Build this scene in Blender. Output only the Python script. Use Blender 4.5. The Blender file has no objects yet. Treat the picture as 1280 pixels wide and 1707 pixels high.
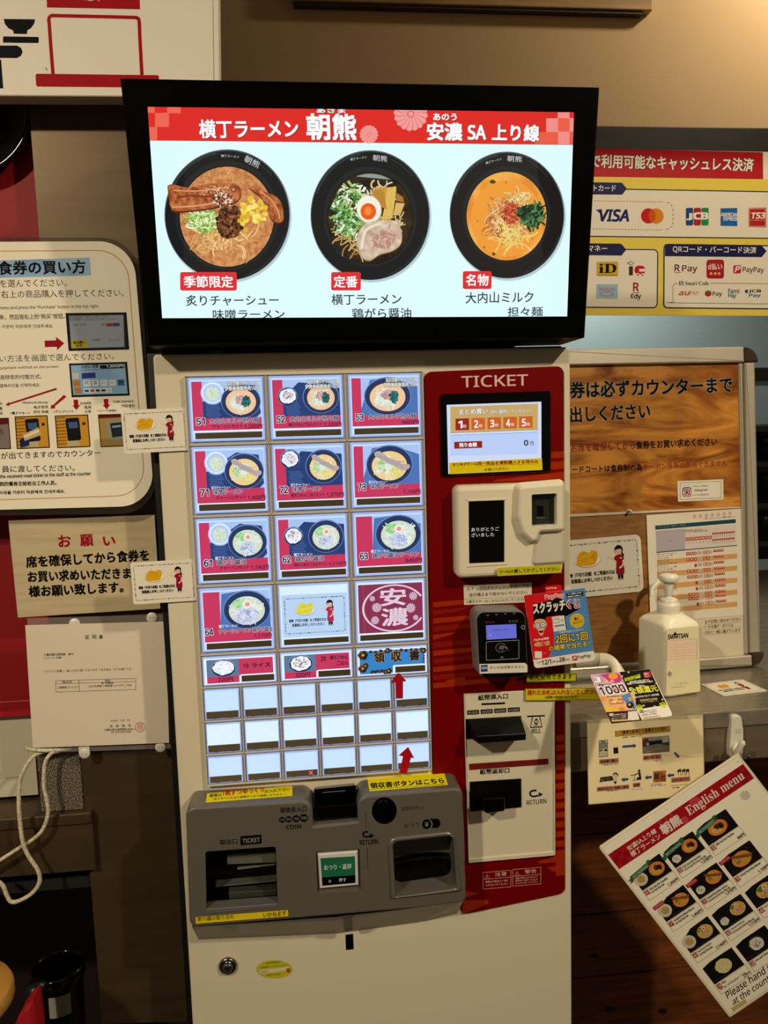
import bpy, bmesh, math, random
from mathutils import Vector, Matrix
random.seed(7)
SC = bpy.context.scene
COL = SC.collection
R = math.radians

# ------------------------------------------------------------------ camera
F_PX, CX, CY = 1282.0, 640.0, 853.5            # focal length and centre of a 1280x1707 picture
YAW, PITCH, ROLL = R(5.816), R(6.124), R(1.629)
CAM = Vector((0.0, -1.1907, 1.5))
fwd = Vector((math.sin(YAW)*math.cos(PITCH), math.cos(YAW)*math.cos(PITCH), -math.sin(PITCH)))
_r = Vector((math.cos(YAW), -math.sin(YAW), 0)); _d = fwd.cross(_r)
RIGHT = math.cos(ROLL)*_r + math.sin(ROLL)*_d
DOWN = -math.sin(ROLL)*_r + math.cos(ROLL)*_d
cd = bpy.data.cameras.new('camera'); cam = bpy.data.objects.new('camera', cd); COL.objects.link(cam)
cd.sensor_fit = 'VERTICAL'; cd.sensor_height = 36.0; cd.lens = 36.0*F_PX/1707.0; cd.clip_start = 0.02
m3 = Matrix((RIGHT, -DOWN, -fwd)).transposed()
cam.matrix_world = Matrix.Translation(CAM) @ m3.to_4x4()
SC.camera = cam

# ------------------------------------------------------------------ world, lamps, exposure
SC.view_settings.view_transform = 'Standard'; SC.view_settings.look = 'None'
SC.view_settings.exposure = 0.0; SC.view_settings.gamma = 1.0; SC.view_settings.use_curve_mapping = False
w = bpy.data.worlds.new('world'); SC.world = w; w.use_nodes = True
bg = w.node_tree.nodes['Background']; bg.inputs[0].default_value = (1.0, 0.80, 0.58, 1); bg.inputs[1].default_value = 0.10

def area(name, loc, target, size, power, col, spread=180):
    l = bpy.data.lights.new(name, 'AREA'); l.shape = 'DISK'; l.size = size; l.energy = power; l.color = col; l.spread = R(spread)
    o = bpy.data.objects.new(name, l); COL.objects.link(o); o.location = loc
    o.rotation_euler = (Vector(target)-Vector(loc)).to_track_quat('-Z', 'Y').to_euler(); return o
WARM = (1.0, 0.885, 0.68)
area('ceiling_lamp_left', (-1.60, -2.2, 3.0), (-0.30, 0.0, 1.25), 0.14, 11.0, WARM, 80)
area('ceiling_lamp_right', (1.7, -2.0, 3.0), (0.45, 0.0, 1.15), 0.14, 9.8, WARM, 80)
area('ceiling_lamp_wall', (1.25, 0.20, 2.75), (1.0, 0.5, 2.0), 0.10, 7.5, (1.0, 0.84, 0.60))
area('kitchen_lamp', (1.1, 1.3, 2.3), (1.1, 1.4, 0.9), 0.6, 10.5, (0.95, 1.0, 0.86))

# ------------------------------------------------------------------ rays, frames
def ray(x, y): return RIGHT*((x-CX)/F_PX) + DOWN*((y-CY)/F_PX) + fwd
def hit(x, y, p, n):
    d = ray(x, y); t = (Vector(p)-CAM).dot(n)/d.dot(n); return CAM + d*t
class Frame:
    """A flat place in the room: origin, unit u, unit v; n = u x v looks at the viewer's side."""
    def __init__(s, o, u, v):
        s.o = Vector(o); s.u = Vector(u).normalized(); v = Vector(v); s.v = (v - s.u*v.dot(s.u)).normalized(); s.n = s.u.cross(s.v)
    def uv(s, x, y):
        p = hit(x, y, s.o, s.n) - s.o; return (p.dot(s.u), p.dot(s.v))
    def W(s, u, v, w=0.0): return s.o + s.u*u + s.v*v + s.n*w
def wall(Y): return Frame((0, Y, 0), (1, 0, 0), (0, 0, 1))
def at(x, y, Y): return hit(x, y, (0, Y, 0), Vector((0, -1, 0)))
def atz(x, y, z): return hit(x, y, (0, 0, z), Vector((0, 0, 1)))

# ------------------------------------------------------------------ materials
def lin(h):
    if isinstance(h, str):
        h = h.lstrip('#'); c = [int(h[i:i+2], 16)/255 for i in (0, 2, 4)]
    else: c = list(h)
    return tuple(x/12.92 if x <= .04045 else ((x+.055)/1.055)**2.4 for x in c) + (1.0,)
_mats = {}
def mat(c, rough=.5, metal=0.0, emit=0.0, spec=.5, trans=0.0, name=None, alpha=1.0, coat=0.0, sss=0.0):
    k = (c, rough, metal, emit, spec, trans, name, alpha, coat, sss)
    if k in _mats: return _mats[k]
    m = bpy.data.materials.new(name or 'paint_' + str(len(_mats))); m.use_nodes = True
    b = m.node_tree.nodes['Principled BSDF']; L = lin(c)
    b.inputs['Roughness'].default_value = rough; b.inputs['Metallic'].default_value = metal
    b.inputs['Specular IOR Level'].default_value = spec
    b.inputs['Coat Weight'].default_value = coat
    if emit > 0:
        b.inputs['Base Color'].default_value = (0.01, 0.01, 0.01, 1)
        b.inputs['Emission Color'].default_value = L; b.inputs['Emission Strength'].default_value = emit
    else: b.inputs['Base Color'].default_value = L
    if trans: b.inputs['Transmission Weight'].default_value = trans
    if alpha < 1: b.inputs['Alpha'].default_value = alpha
    if sss:
        b.inputs['Subsurface Weight'].default_value = sss; b.inputs['Subsurface Radius'].default_value = (.02, .016, .01)
    _mats[k] = m; return m
def P(c, rough=.55): return mat(c, rough, spec=.06)                # ink or paper
def E(c, s=1.0): return mat(c, .35, emit=s, spec=.15)             # lit screen
def two_tone(name, c1, c2, scale, stretch=(1, 1, 1), detail=6, rough=(.4, .6), metal=0.0, lo=.35, hi=.65, kind='noise', emit=0.0, dist=0.0, bump=0.0, spec=.5):
    m = bpy.data.materials.new(name); m.use_nodes = True; nt = m.node_tree; b = nt.nodes['Principled BSDF']
    tc = nt.nodes.new('ShaderNodeTexCoord'); mp = nt.nodes.new('ShaderNodeMapping'); mp.inputs['Scale'].default_value = stretch
    nt.links.new(tc.outputs['Object'], mp.inputs['Vector'])
    if kind == 'noise':
        t = nt.nodes.new('ShaderNodeTexNoise'); t.inputs['Scale'].default_value = scale; t.inputs['Detail'].default_value = detail
        t.inputs['Distortion'].default_value = dist; out = t.outputs['Fac']
    elif kind == 'wave':
        t = nt.nodes.new('ShaderNodeTexWave'); t.inputs['Scale'].default_value = scale; t.inputs['Distortion'].default_value = dist
        t.inputs['Detail'].default_value = detail; t.inputs['Detail Scale'].default_value = 1.2; t.bands_direction = 'Z'; out = t.outputs['Fac']
    else:
        t = nt.nodes.new('ShaderNodeTexVoronoi'); t.inputs['Scale'].default_value = scale; out = t.outputs['Distance']
    nt.links.new(mp.outputs['Vector'], t.inputs['Vector'])
    r = nt.nodes.new('ShaderNodeValToRGB'); r.color_ramp.elements[0].position = lo; r.color_ramp.elements[1].position = hi
    r.color_ramp.elements[0].color = lin(c1); r.color_ramp.elements[1].color = lin(c2)
    nt.links.new(out, r.inputs['Fac'])
    if emit:
        b.inputs['Base Color'].default_value = (.01, .01, .01, 1)
        nt.links.new(r.outputs['Color'], b.inputs['Emission Color']); b.inputs['Emission Strength'].default_value = emit
    else: nt.links.new(r.outputs['Color'], b.inputs['Base Color'])
    mr = nt.nodes.new('ShaderNodeMapRange'); mr.inputs['To Min'].default_value = rough[0]; mr.inputs['To Max'].default_value = rough[1]
    nt.links.new(out, mr.inputs['Value']); nt.links.new(mr.outputs['Result'], b.inputs['Roughness'])
    b.inputs['Metallic'].default_value = metal; b.inputs['Specular IOR Level'].default_value = spec
    if bump:
        bu = nt.nodes.new('ShaderNodeBump'); bu.inputs['Strength'].default_value = bump; bu.inputs['Distance'].default_value = .002
        nt.links.new(out, bu.inputs['Height']); nt.links.new(bu.outputs['Normal'], b.inputs['Normal'])
    return m

# ------------------------------------------------------------------ mesh collecting
class MB:
    def __init__(s): s.v = []; s.f = []; s.m = []; s.mats = []; s.smooth = set()
    def mi(s, m):
        if m not in s.mats: s.mats.append(m)
        return s.mats.index(m)
    def add(s, vs, fs, m, smooth=False):
        b = len(s.v); k = s.mi(m); s.v += [Vector(q) for q in vs]
        for f in fs:
            if smooth: s.smooth.add(len(s.f))
            s.f.append([b+i for i in f]); s.m.append(k)
    def box(s, x0, x1, y0, y1, z0, z1, m):
        s.add([(x, y, z) for z in (z0, z1) for y in (y0, y1) for x in (x0, x1)],
              [(0, 2, 3, 1), (4, 5, 7, 6), (0, 1, 5, 4), (2, 6, 7, 3), (0, 4, 6, 2), (1, 3, 7, 5)], m)
    def obox(s, c, ax, ay, az, m):          # oriented box from a corner and three edge vectors
        c = Vector(c); ax = Vector(ax); ay = Vector(ay); az = Vector(az)
        s.add([c+ax*i+ay*j+az*k for k in (0, 1) for j in (0, 1) for i in (0, 1)],
              [(0, 2, 3, 1), (4, 5, 7, 6), (0, 1, 5, 4), (2, 6, 7, 3), (0, 4, 6, 2), (1, 3, 7, 5)], m)
    def prism(s, fr, out, prof, m, back=True, front=True, mfront=None, smooth=False):
        """outline in (u, v), swept through prof = [(inset, w), ...] from back to front"""
        rings = []
        for ins, wv in prof:
            o = offset(out, ins) if ins else out
            rings.append([fr.W(u, v, wv) for u, v in o])
        n = len(out); vs = [q for r_ in rings for q in r_]; fs = []
        for k in range(len(rings)-1):
            for i in range(n):
                j = (i+1) % n; fs.append((k*n+i, k*n+j, (k+1)*n+j, (k+1)*n+i))
        s.add(vs, fs, m, smooth)
        if back: s.add(rings[0], [tuple(range(n))[::-1]], m)
        if front: s.add(rings[-1], [tuple(range(n))], mfront or m)
    def tube(s, pts, r, m, n=10, cap=True):
        pts = [Vector(p) for p in pts]; rr = r if isinstance(r, (list, tuple)) else [r]*len(pts); rings = []
        up = None
        for i, p in enumerate(pts):
            t = (pts[min(i+1, len(pts)-1)]-pts[max(i-1, 0)]).normalized()
            if up is None: up = t.orthogonal().normalized()
            up = (up - t*up.dot(t)).normalized(); q = t.cross(up)
            rings.append([p + (up*math.cos(2*math.pi*k/n)+q*math.sin(2*math.pi*k/n))*rr[i] for k in range(n)])
        vs = [q for r_ in rings for q in r_]; fs = []
        for a in range(len(rings)-1):
            for k in range(n):
                j = (k+1) % n; fs.append((a*n+k, a*n+j, (a+1)*n+j, (a+1)*n+k))
        s.add(vs, fs, m, True)
        if cap: s.add(rings[0], [tuple(range(n))[::-1]], m); s.add(rings[-1], [tuple(range(n))], m)
    def lathe(s, c, prof, m, n=40, axis=None, xdir=None):
        c = Vector(c); az = Vector(axis or (0, 0, 1)).normalized(); ax = Vector(xdir) if xdir else az.orthogonal().normalized(); ay = az.cross(ax)
        vs = []; fs = []
        for r_, z in prof:
            vs += [c + az*z + (ax*math.cos(2*math.pi*k/n)+ay*math.sin(2*math.pi*k/n))*max(r_, 1e-5) for k in range(n)]
        for a in range(len(prof)-1):
            for k in range(n):
                j = (k+1) % n; fs.append((a*n+k, a*n+j, (a+1)*n+j, (a+1)*n+k))
        s.add(vs, fs, m, True)
def area2(p): return sum(p[i][0]*p[(i+1) % len(p)][1]-p[(i+1) % len(p)][0]*p[i][1] for i in range(len(p)))/2
def ccw(p): return p if area2(p) > 0 else p[::-1]
def offset(p, d):
    """shrink an anticlockwise outline by d"""
    n = len(p); out = []
    for i in range(n):
        a = Vector(p[i-1]); b = Vector(p[i]); c = Vector(p[(i+1) % n])
        e1 = (b-a).normalized(); e2 = (c-b).normalized(); n1 = Vector((-e1.y, e1.x)); n2 = Vector((-e2.y, e2.x))
        k = n1+n2; l = k.length_squared
        q = b + (k*(2*d/l) if l > .3 else n1*d); out.append((q.x, q.y))
    return out
def rpoly(p, r, n=6):
    """round the corners of an outline; r one radius or one per corner"""
    p = [Vector(q) for q in ccw([tuple(x) for x in p])]; N = len(p); out = []
    rs = r if isinstance(r, (list, tuple)) else [r]*N
    for i in range(N):
        a, b, c = p[i-1], p[i], p[(i+1) % N]; e1 = (a-b).normalized(); e2 = (c-b).normalized(); rr = rs[i]
        if rr <= 1e-6: out.append(tuple(b)); continue
        ang = math.acos(max(-1, min(1, e1.dot(e2)))); t = min(rr/math.tan(ang/2), (a-b).length*.49, (c-b).length*.49)
        rr = t*math.tan(ang/2); ctr = b + (e1+e2).normalized()*(rr/math.sin(ang/2))
        s0 = b+e1*t-ctr; s1 = b+e2*t-ctr; a0 = math.atan2(s0.y, s0.x); a1 = math.atan2(s1.y, s1.x); dl = a1-a0
        while dl > math.pi: dl -= 2*math.pi
        while dl < -math.pi: dl += 2*math.pi
        for k in range(n+1): out.append((ctr.x+rr*math.cos(a0+dl*k/n), ctr.y+rr*math.sin(a0+dl*k/n)))
    return out
def rect(u0, v0, u1, v1): return [(u0, v0), (u1, v0), (u1, v1), (u0, v1)]
def spline(pts, k=8):
    p = [Vector(q) for q in pts]; out = []
    for i in range(len(p)-1):
        a, b, c, d = p[max(i-1, 0)], p[i], p[i+1], p[min(i+2, len(p)-1)]
        for j in range(k):
            t = j/k; out.append(.5*((2*b)+(c-a)*t+(2*a-5*b+4*c-d)*t*t+(3*b-a-3*c+d)*t**3))
    return out + [p[-1]]

# ------------------------------------------------------------------ lettering
_gl = {}
def plain(t):
    """digits and Latin letters in an even sans-serif cut"""
    o = ''
    for ch in t:
        k = ord(ch)
        o += chr(0x1D7E2+k-48) if 48 <= k <= 57 else chr(0x1D5A0+k-65) if 65 <= k <= 90 else chr(0x1D5BA+k-97) if 97 <= k <= 122 else ch
    return o
def roman(t):
    """Latin letters in a serif cut"""
    return ''.join(chr(0x1D400+ord(c)-65) if 'A' <= c <= 'Z' else chr(0x1D41A+ord(c)-97) if 'a' <= c <= 'z' else c for c in t)
def glyphs(txt, res=2):
    txt = plain(txt)
    k = (txt, res)
    if k not in _gl:
        c = bpy.data.curves.new('lettering', 'FONT'); c.body = txt; c.resolution_u = res; c.fill_mode = 'FRONT'
        o = bpy.data.objects.new('lettering', c); me = bpy.data.meshes.new_from_object(o)
        vs = [(v.co.x, v.co.y) for v in me.vertices]; fs = [tuple(p.vertices) for p in me.polygons]
        bpy.data.objects.remove(o); bpy.data.curves.remove(c); bpy.data.meshes.remove(me)
        if not vs: vs = [(0, 0), (1, 1)]
        xs = [v[0] for v in vs]; ys = [v[1] for v in vs]
        _gl[k] = (vs, fs, min(xs), max(xs), min(ys), max(ys))
    return _gl[k]

class Sheet(MB):
    """flat print on a frame, drawn in picture or zoom coordinates; every layer lies a hair above the last"""
    STEP = 0.000025
    def __init__(s, fr, z=(0, 0, 1), base=0.0): super().__init__(); s.fr = fr; s.Z = z; s.k = 0; s.base = base; s.tr = None; s.c = 0
    def zoom(s, ox, oy, sc): s.Z = (ox, oy, sc); return s
    def up(s, n=1): s.k += n; return s
    def q(s, p):
        if s.tr: p = s.tr(p)
        return s.fr.uv(s.Z[0]+p[0]/s.Z[2], s.Z[1]+p[1]/s.Z[2])
    def w(s, dk=0): s.c = (s.c+1) % 29; return s.base + (s.k+dk)*s.STEP + s.c*8e-7    # never two pieces of ink in one plane
    def uvpoly(s, uv, m, dk=0):
        uv = ccw(uv); wz = s.w(dk); s.add([s.fr.W(u, v, wz) for u, v in uv], [tuple(range(len(uv)))], m)
    def poly(s, pts, m, dk=0): s.uvpoly([s.q(p) for p in pts], m, dk)
    def quad(s, x0, y0, x1, y1, m, dk=0): s.poly([(x0, y0), (x1, y0), (x1, y1), (x0, y1)], m, dk)
    def rr(s, x0, y0, x1, y1, r, m, dk=0, sk=0): s.poly(rpoly([(x0, y0), (x1, y0+sk), (x1, y1+sk), (x0, y1)], r), m, dk)
    def ell(s, cx, cy, rx, ry, m, dk=0, n=40, rot=0, a0=0, a1=360):
        c, sn = math.cos(R(rot)), math.sin(R(rot)); pts = []
        for i in range(n if a1-a0 == 360 else n+1):
            t = R(a0+(a1-a0)*i/n); x, y = rx*math.cos(t), ry*math.sin(t); pts.append((cx+x*c-y*sn, cy+x*sn+y*c))
        s.poly(pts, m, dk)
    def line(s, pts, wd, m, dk=0, closed=False):
        p = [Vector(q) for q in pts]
        if closed: p = p+[p[0]]
        L = []; Rr = []; N = len(p)
        for i in range(N):
            if closed and i in (0, N-1): t = (p[1]-p[-2])
            else: t = p[min(i+1, N-1)]-p[max(i-1, 0)]
            t = t.normalized() if t.length else Vector((1, 0)); n = Vector((-t.y, t.x))*wd/2; L.append(p[i]+n); Rr.append(p[i]-n)
        wz = s.w(dk); q = [s.fr.W(*s.q(x), wz) for x in L+Rr]; fs = []
        up_ = (q[1]-q[0]).cross(q[N]-q[0]).dot(s.fr.n) if N > 1 else 1
        for i in range(N-1): fs.append((i, i+1, N+i+1, N+i) if up_ > 0 else (i, N+i, N+i+1, i+1))
        s.add(q, fs, m)
    def frame_line(s, x0, y0, x1, y1, wd, m, dk=0, sk=0, r=0):
        p = [(x0, y0), (x1, y0+sk), (x1, y1+sk), (x0, y1)]
        if r: s.line([Vector(a) for a in rpoly(p, r)], wd, m, dk, True); return
        for i in range(4):
            a, b = Vector(p[i]), Vector(p[(i+1) % 4]); e = (b-a).normalized()*wd/2; s.line([a-e, b+e], wd, m, dk)
    def text(s, t, x0, y0, x1, y1, m, h=None, b=0.0, dk=0, res=2, it=0.0):
        """ink box of the words runs from (x0, y0) to (x1, y1) along its bottom; h = ink height in drawing units; b = boldness"""
        vs, fs, ax, bx, ay, by = glyphs(t, res)
        q0 = Vector(s.q((x0, y0))); q1 = Vector(s.q((x1, y1))); e = q1-q0; L = e.length; e.normalize(); nn = Vector((-e.y, e.x))
        sx = L/(bx-ax)
        if h:
            d = Vector((x1-x0, y1-y0)).normalized(); hh = (Vector(s.q((x0+d.y*h, y0-d.x*h)))-q0).length; sy = hh/(by-ay)
        else: sy = sx
        sh = [(0, 0)] if not b else [(b*a*.5, b*c*.5) for a, c in ((-1, -1), (1, -1), (-1, 1), (1, 1))]
        for dx, dy in sh:
            pts = []; wz = s.w(dk)
            for x, y in vs:
                u = (x-ax+dx + it*(y-ay))*sx; v = (y-ay+dy)*sy; p = q0+e*u+nn*v; pts.append(s.fr.W(p.x, p.y, wz))
            s.add(pts, fs, m)
    def body(s, pts, th, m, r=0.0, uv=False):
        """the sheet of paper, card or board itself"""
        o = pts if uv else [s.q(p) for p in pts]
        o = rpoly(o, r) if r else ccw(o)
        s.prism(s.fr, o, [(0, s.base-th), (0, s.base)], m); s.k = max(s.k, 1)

# ------------------------------------------------------------------ linking
def origin_of(p):
    o = Vector((0, 0, 0))
    while p is not None: o += p.location; p = p.parent
    return o
def obj(name, mb, parent=None, label=None, cat=None, group=None, kind=None, bevel=0.0, solid=0.0, auto=False):
    if parent is None:
        xs = [v.x for v in mb.v]; ys = [v.y for v in mb.v]; zs = [v.z for v in mb.v]
        org = Vector(((min(xs)+max(xs))/2, (min(ys)+max(ys))/2, min(zs)))
    else: org = origin_of(parent)
    me = bpy.data.meshes.new(name); me.from_pydata([tuple(v-org) for v in mb.v], [], mb.f)
    for m in mb.mats: me.materials.append(m)
    me.polygons.foreach_set('material_index', mb.m)
    me.polygons.foreach_set('use_smooth', [i in mb.smooth for i in range(len(mb.f))]); me.update()
    o = bpy.data.objects.new(name, me); COL.objects.link(o)
    if parent is not None: o.parent = parent
    else: o.location = org
    tag(o, label, cat, group, kind)
    if bevel:
        b = o.modifiers.new('soft_edge', 'BEVEL'); b.width = bevel; b.segments = 3; b.limit_method = 'ANGLE'; b.angle_limit = R(35); b.harden_normals = False
    return o
def tag(o, label=None, cat=None, group=None, kind=None):
    for k, v in (('label', label), ('category', cat), ('group', group), ('kind', kind)):
        if v: o[k] = v
    return o
def thing(name, loc, label, cat, group=None):
    o = bpy.data.objects.new(name, None); COL.objects.link(o); o.location = loc; o.empty_display_size = .05
    return tag(o, label, cat, group)
def join_print(o, s):
    """put printed marks into the mesh of the part that carries them"""
    me = o.data; org = origin_of(o.parent) if o.parent else o.location
    vs = [tuple(v.co) for v in me.vertices]+[tuple(v-org) for v in s.v]; n0 = len(me.vertices)
    mats = list(me.materials); fs = [tuple(p.vertices) for p in me.polygons]; mi = [p.material_index for p in me.polygons]; sm = [p.use_smooth for p in me.polygons]
    for m in s.mats:
        if m not in mats: mats.append(m)
    for i, f in enumerate(s.f): fs.append(tuple(n0+k for k in f)); mi.append(mats.index(s.mats[s.m[i]])); sm.append(i in s.smooth)
    n = bpy.data.meshes.new(me.name); n.from_pydata(vs, [], fs)
    for m in mats: n.materials.append(m)
    n.polygons.foreach_set('material_index', mi); n.polygons.foreach_set('use_smooth', sm); n.update(); o.data = n
def cut(o, *cutters):
    """carve openings out of a body, then drop the cutters"""
    for c in cutters:
        md = o.modifiers.new('opening', 'BOOLEAN'); md.operation = 'DIFFERENCE'; md.solver = 'EXACT'; md.object = c
    bpy.context.view_layer.update()
    me = bpy.data.meshes.new_from_object(o.evaluated_get(bpy.context.evaluated_depsgraph_get()))
    old = o.data; o.modifiers.clear(); o.data = me; me.name = old.name
    for c in cutters:
        d = c.data; bpy.data.objects.remove(c); bpy.data.meshes.remove(d)
def cutter(fr, out, w0, w1, m):
    b = MB(); b.prism(fr, ccw(out), [(0, w0), (0, w1)], m); return obj('opening', b)
# ================================================================== the room
ZC = 0.998                                     # height of the steel counter
def structure(name, mb, **k): return obj(name, mb, kind='structure', **k)
BEIGE = mat('#cbae84', .8, spec=.2, name='beige_plaster')
DARKWOOD = two_tone('dark_trim_wood', '#0d0806', '#1c120b', 14, (1, 6, 6), rough=(.45, .6))
STEEL_D = two_tone('brushed_steel', '#4e3e2a', '#56462f', 3, (1, 1, 9), rough=(.34, .46), metal=.55, spec=.3)
STEEL_C = two_tone('counter_steel', '#8a8170', '#a39880', 12, (2, 40, 2), rough=(.22, .34), metal=.55)
STEEL_A = two_tone('apron_steel', '#82725a', '#8e7e66', 3, (1, 1, 12), rough=(.30, .42), metal=.6)
STEEL_K = mat('#9fb0b8', .45, .3, name='kitchen_steel')
RED_CLOTH = mat('#8c0a0c', .6, spec=.3, name='red_vinyl')
b = MB(); b.box(-1.6, 2.2, .5, .56, 1.925, 3.0, BEIGE); structure('wall_back', b)
b = MB(); p0 = at(1000, 211, .47); b.box(.30, 2.2, .455, .50, at(1130, 252, .455).z, at(1130, 211, .455).z, DARKWOOD); structure('trim_1', b, bevel=.002)
b = MB(); b.box(-1.6, -.33, .20, .25, at(70, 1400, .2).z, 2.4, RED_CLOTH); structure('wall_left', b)
b = MB(); b.box(-.2, 2.4, 1.75, 1.8, 0, 2.2, STEEL_K); structure('wall_kitchen', b)
FLOORM = two_tone('floor_boards', '#2a1508', '#3c200d', 3, (2, 14, 1), rough=(.35, .5))
b = MB(); b.box(-1.6, 2.4, -3, 1.8, -.04, 0, FLOORM); structure('floor', b)
b = MB(); b.box(-1.8, 2.4, -.16, -.06, 2.29, 3.0, mat('#8a7a62', .8, name='shade_beam')); structure('trim_shade_beam', b)   # added beam out of view, keeps the front lamps off the upper wall
# steel-clad pillar behind the notices
b = MB(); fr = wall(.09)
pl = [fr.uv(*q) for q in ((47, 163), (330, 163), (400, 1700), (170, 1707))]
b.prism(fr, ccw(pl), [(0, -.12), (0, 0)], STEEL_D); structure('pillar', b, bevel=.003)
# ================================================================== counter to the right
cnt = thing('service_counter', (.9, .4, 0), 'long stainless steel counter carrying the sanitizer pump bottle and the framed board', 'counter')
b = MB(); b.box(.425, 2.2, .03, 1.2, ZC-.03, ZC, STEEL_C); obj('worktop', b, cnt, bevel=.003)
b = MB(); b.box(.425, 2.2, .034, .06, ZC-.092, ZC-.0305, STEEL_A); obj('apron', b, cnt, bevel=.002)
WOODB = two_tone('under_counter_planks', '#5a2a0a', '#7c3f10', 4, (2, 3, 16), detail=8, rough=(.45, .6), dist=.6)
b = MB(); fr = wall(.34)
ys = [1265, 1385, 1518, 1622, 1760]
for i in range(4):
    z1 = at(1050, ys[i]+1, .34).z if i else ZC-.031; z0 = at(1050, ys[i+1]-1, .34).z if i < 3 else 0.002
    b.box(.40, 2.2, .34, .36, z0+.001, z1-.001, WOODB)
KNOT = mat('#1c0d05', .6, name='wood_knot')
s = Sheet(wall(.34), (940, 1220, 3.506), base=.0003)
for x, y, r_ in ((178, 1308, 26), (268, 1620, 34), (575, 1632, 30), (400, 1140, 10)):
    s.ell(x, y, r_, r_*.55, KNOT, n=18); s.ell(x, y, r_*.55, r_*.3, mat('#0c0502', .6), dk=1, n=14)
o = obj('front_panel', b, cnt); join_print(o, s)
# kitchen shelf rack seen past the framed board
rk = thing('kitchen_rack', (1.35, 1.3, 0), 'dark metal kitchen rack in the pass-through beyond the framed board', 'rack')
BLK = mat('#0a0a0b', .35, name='black_metal')
b = MB(); b.box(.98, 1.8, 1.05, 1.4, 1.615, 1.655, BLK); obj('top_rail', b, rk, bevel=.004)
for z in (1.10, 1.22, 1.35, 1.46):
    b = MB(); b.box(.99, 1.8, 1.06, 1.4, z, z+.018, mat('#3a3d40', .3, .8)); obj('shelf', b, rk, bevel=.002)
b = MB(); b.box(.99, 1.8, 1.385, 1.4, ZC, 1.48, BLK); obj('back_panel', b, rk)
for x in (1.0, 1.76):
    b = MB(); b.box(x, x+.025, 1.055, 1.08, ZC, 1.615, BLK); obj('post', b, rk)
for i, (x, z, h) in enumerate(((1.46, 1.3685, .075), (1.47, 1.2385, .08), (1.45, 1.1185, .07), (1.58, 1.3685, .06))):
    b = MB(); b.lathe((x+.05, 1.2, z), [(0, 0), (.045, 0), (.05, h*.9), (.052, h), (.047, h), (.044, .01), (0, .008)], mat('#16181b', .25), n=24)
    obj('pot', b, None, ['black pot on the upper middle shelf of the dark kitchen rack, beside the framed board', 'black pot one shelf lower on the dark kitchen rack', 'black pot on the lowest shelf of the kitchen rack', 'low black pot on the dark kitchen rack, farthest from the framed board'][i], 'pot', 'pots on the kitchen rack')

# ================================================================== shelf and boards high on the walls
SHELFW = two_tone('pale_shelf_wood', '#8d6f3c', '#b08d50', 6, (1, 12, 12), rough=(.5, .6))
b = MB(); x1 = at(1088, 10, .478).x; xs0 = at(488, 2, .478).x; z0 = at(800, 9, .478).z
b.box(xs0, x1, .478, .4995, z0, z0+.05, SHELFW); sh = thing('wooden_shelf', (.3, .49, z0), 'pale wooden shelf board along the top of the beige wall', 'shelf')
obj('board', b, sh, bevel=.002)
b = MB(); b.box(xs0+.002, x1-.02, .482, .4995, z0-.006, z0-.0005, mat('#3a2a12', .6)); obj('batten', b, sh)

WHITE_B = mat('#dcd0bc', .45, spec=.2, name='white_board')
DRED = '#9c0f14'
s = Sheet(wall(.03), (0, 0, 3.2)); c = [(-1800, -1800), (1148, -1800), (1163, 424), (1163, 515), (-1800, 497)]
fr = s.fr; o_ = [s.q(p) for p in ((-1800, -1800), (1146, -1800), (1170, 517), (-1800, 500))]  # unseen top of the board extended upward to cast shade on the beige wall
s.prism(fr, ccw(o_), [(0, -.03), (0, -.0012), (.0012, 0)], WHITE_B); s.up()
s.line([(1114, -1800), (1142, 515)], 2.5, P('#3a3328')); BK = P('#060606')
s.poly([(248, -40), (745, -40), (747, 50), (250, 40)], P(DRED)); s.text('返却', 452, 5, 542, 8, P('#c9c2b2'), h=60)
s.line(spline([(283, 395), (272, 260), (263, 130), (261, 100), (275, 84), (310, 84), (500, 88), (700, 93), (730, 96), (742, 112), (746, 200), (757, 400)], 4), 19, P(DRED), dk=1)
s.poly(rpoly([(189, 393), (848, 401), (848, 468), (193, 462)], 10), P(DRED), dk=2)
s.poly([(20, 101), (188, 103), (182, 127), (166, 150), (146, 162), (144, 182), (73, 180), (70, 163), (44, 150), (26, 128)], BK)
s.poly(rpoly([(16, 194), (207, 197), (207, 230), (16, 228)], 6), BK)
s.poly(rpoly([(-150, 243), (90, 243), (112, 255), (121, 276), (112, 298), (90, 310), (-150, 308)], 4), BK)
s.poly([(-120, 320), (6, 318), (18, 472), (-120, 470)], BK)
s.poly([(240, 358), (250, 362), (254, 380), (246, 372)], P('#7d7464'))
obj('pictogram_board', s, None, 'white wall board with red tray outline and black bowl pictograms, above the steel pillar', 'board')
# black round tray hanging on the left
b = MB(); cen = at(-62, 180, .128)
b.lathe(cen, [(0, 0), (.095, 0), (.108, .012), (.112, .022), (.106, .024), (.1, .014), (0, .010)], mat('#070606', .18, name='black_lacquer'), n=64, axis=(0, -1, 0))
obj('round_tray', b, None, 'glossy black round tray rim at the left under the pictogram board', 'tray')
# red banner with hem
b = MB(); fr = wall(.135)
z0 = at(20, 1193, .135).z
bx1 = at(122, 1040, .135).x
b.box(-.9, bx1, .135, .139, z0, 2.1, RED_CLOTH)
zA = at(20, 1170, .135).z
b.box(-.9, bx1-.002, .132, .1349, z0, z0+.008, mat('#b01a24', .3)); b.box(-.9, bx1-.002, .1335, .1349, zA, zA+.0015, mat('#c05050', .5))
obj('red_banner', b, None, 'dark red vinyl banner with stitched hem hanging behind the paper notices', 'banner')
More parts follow.
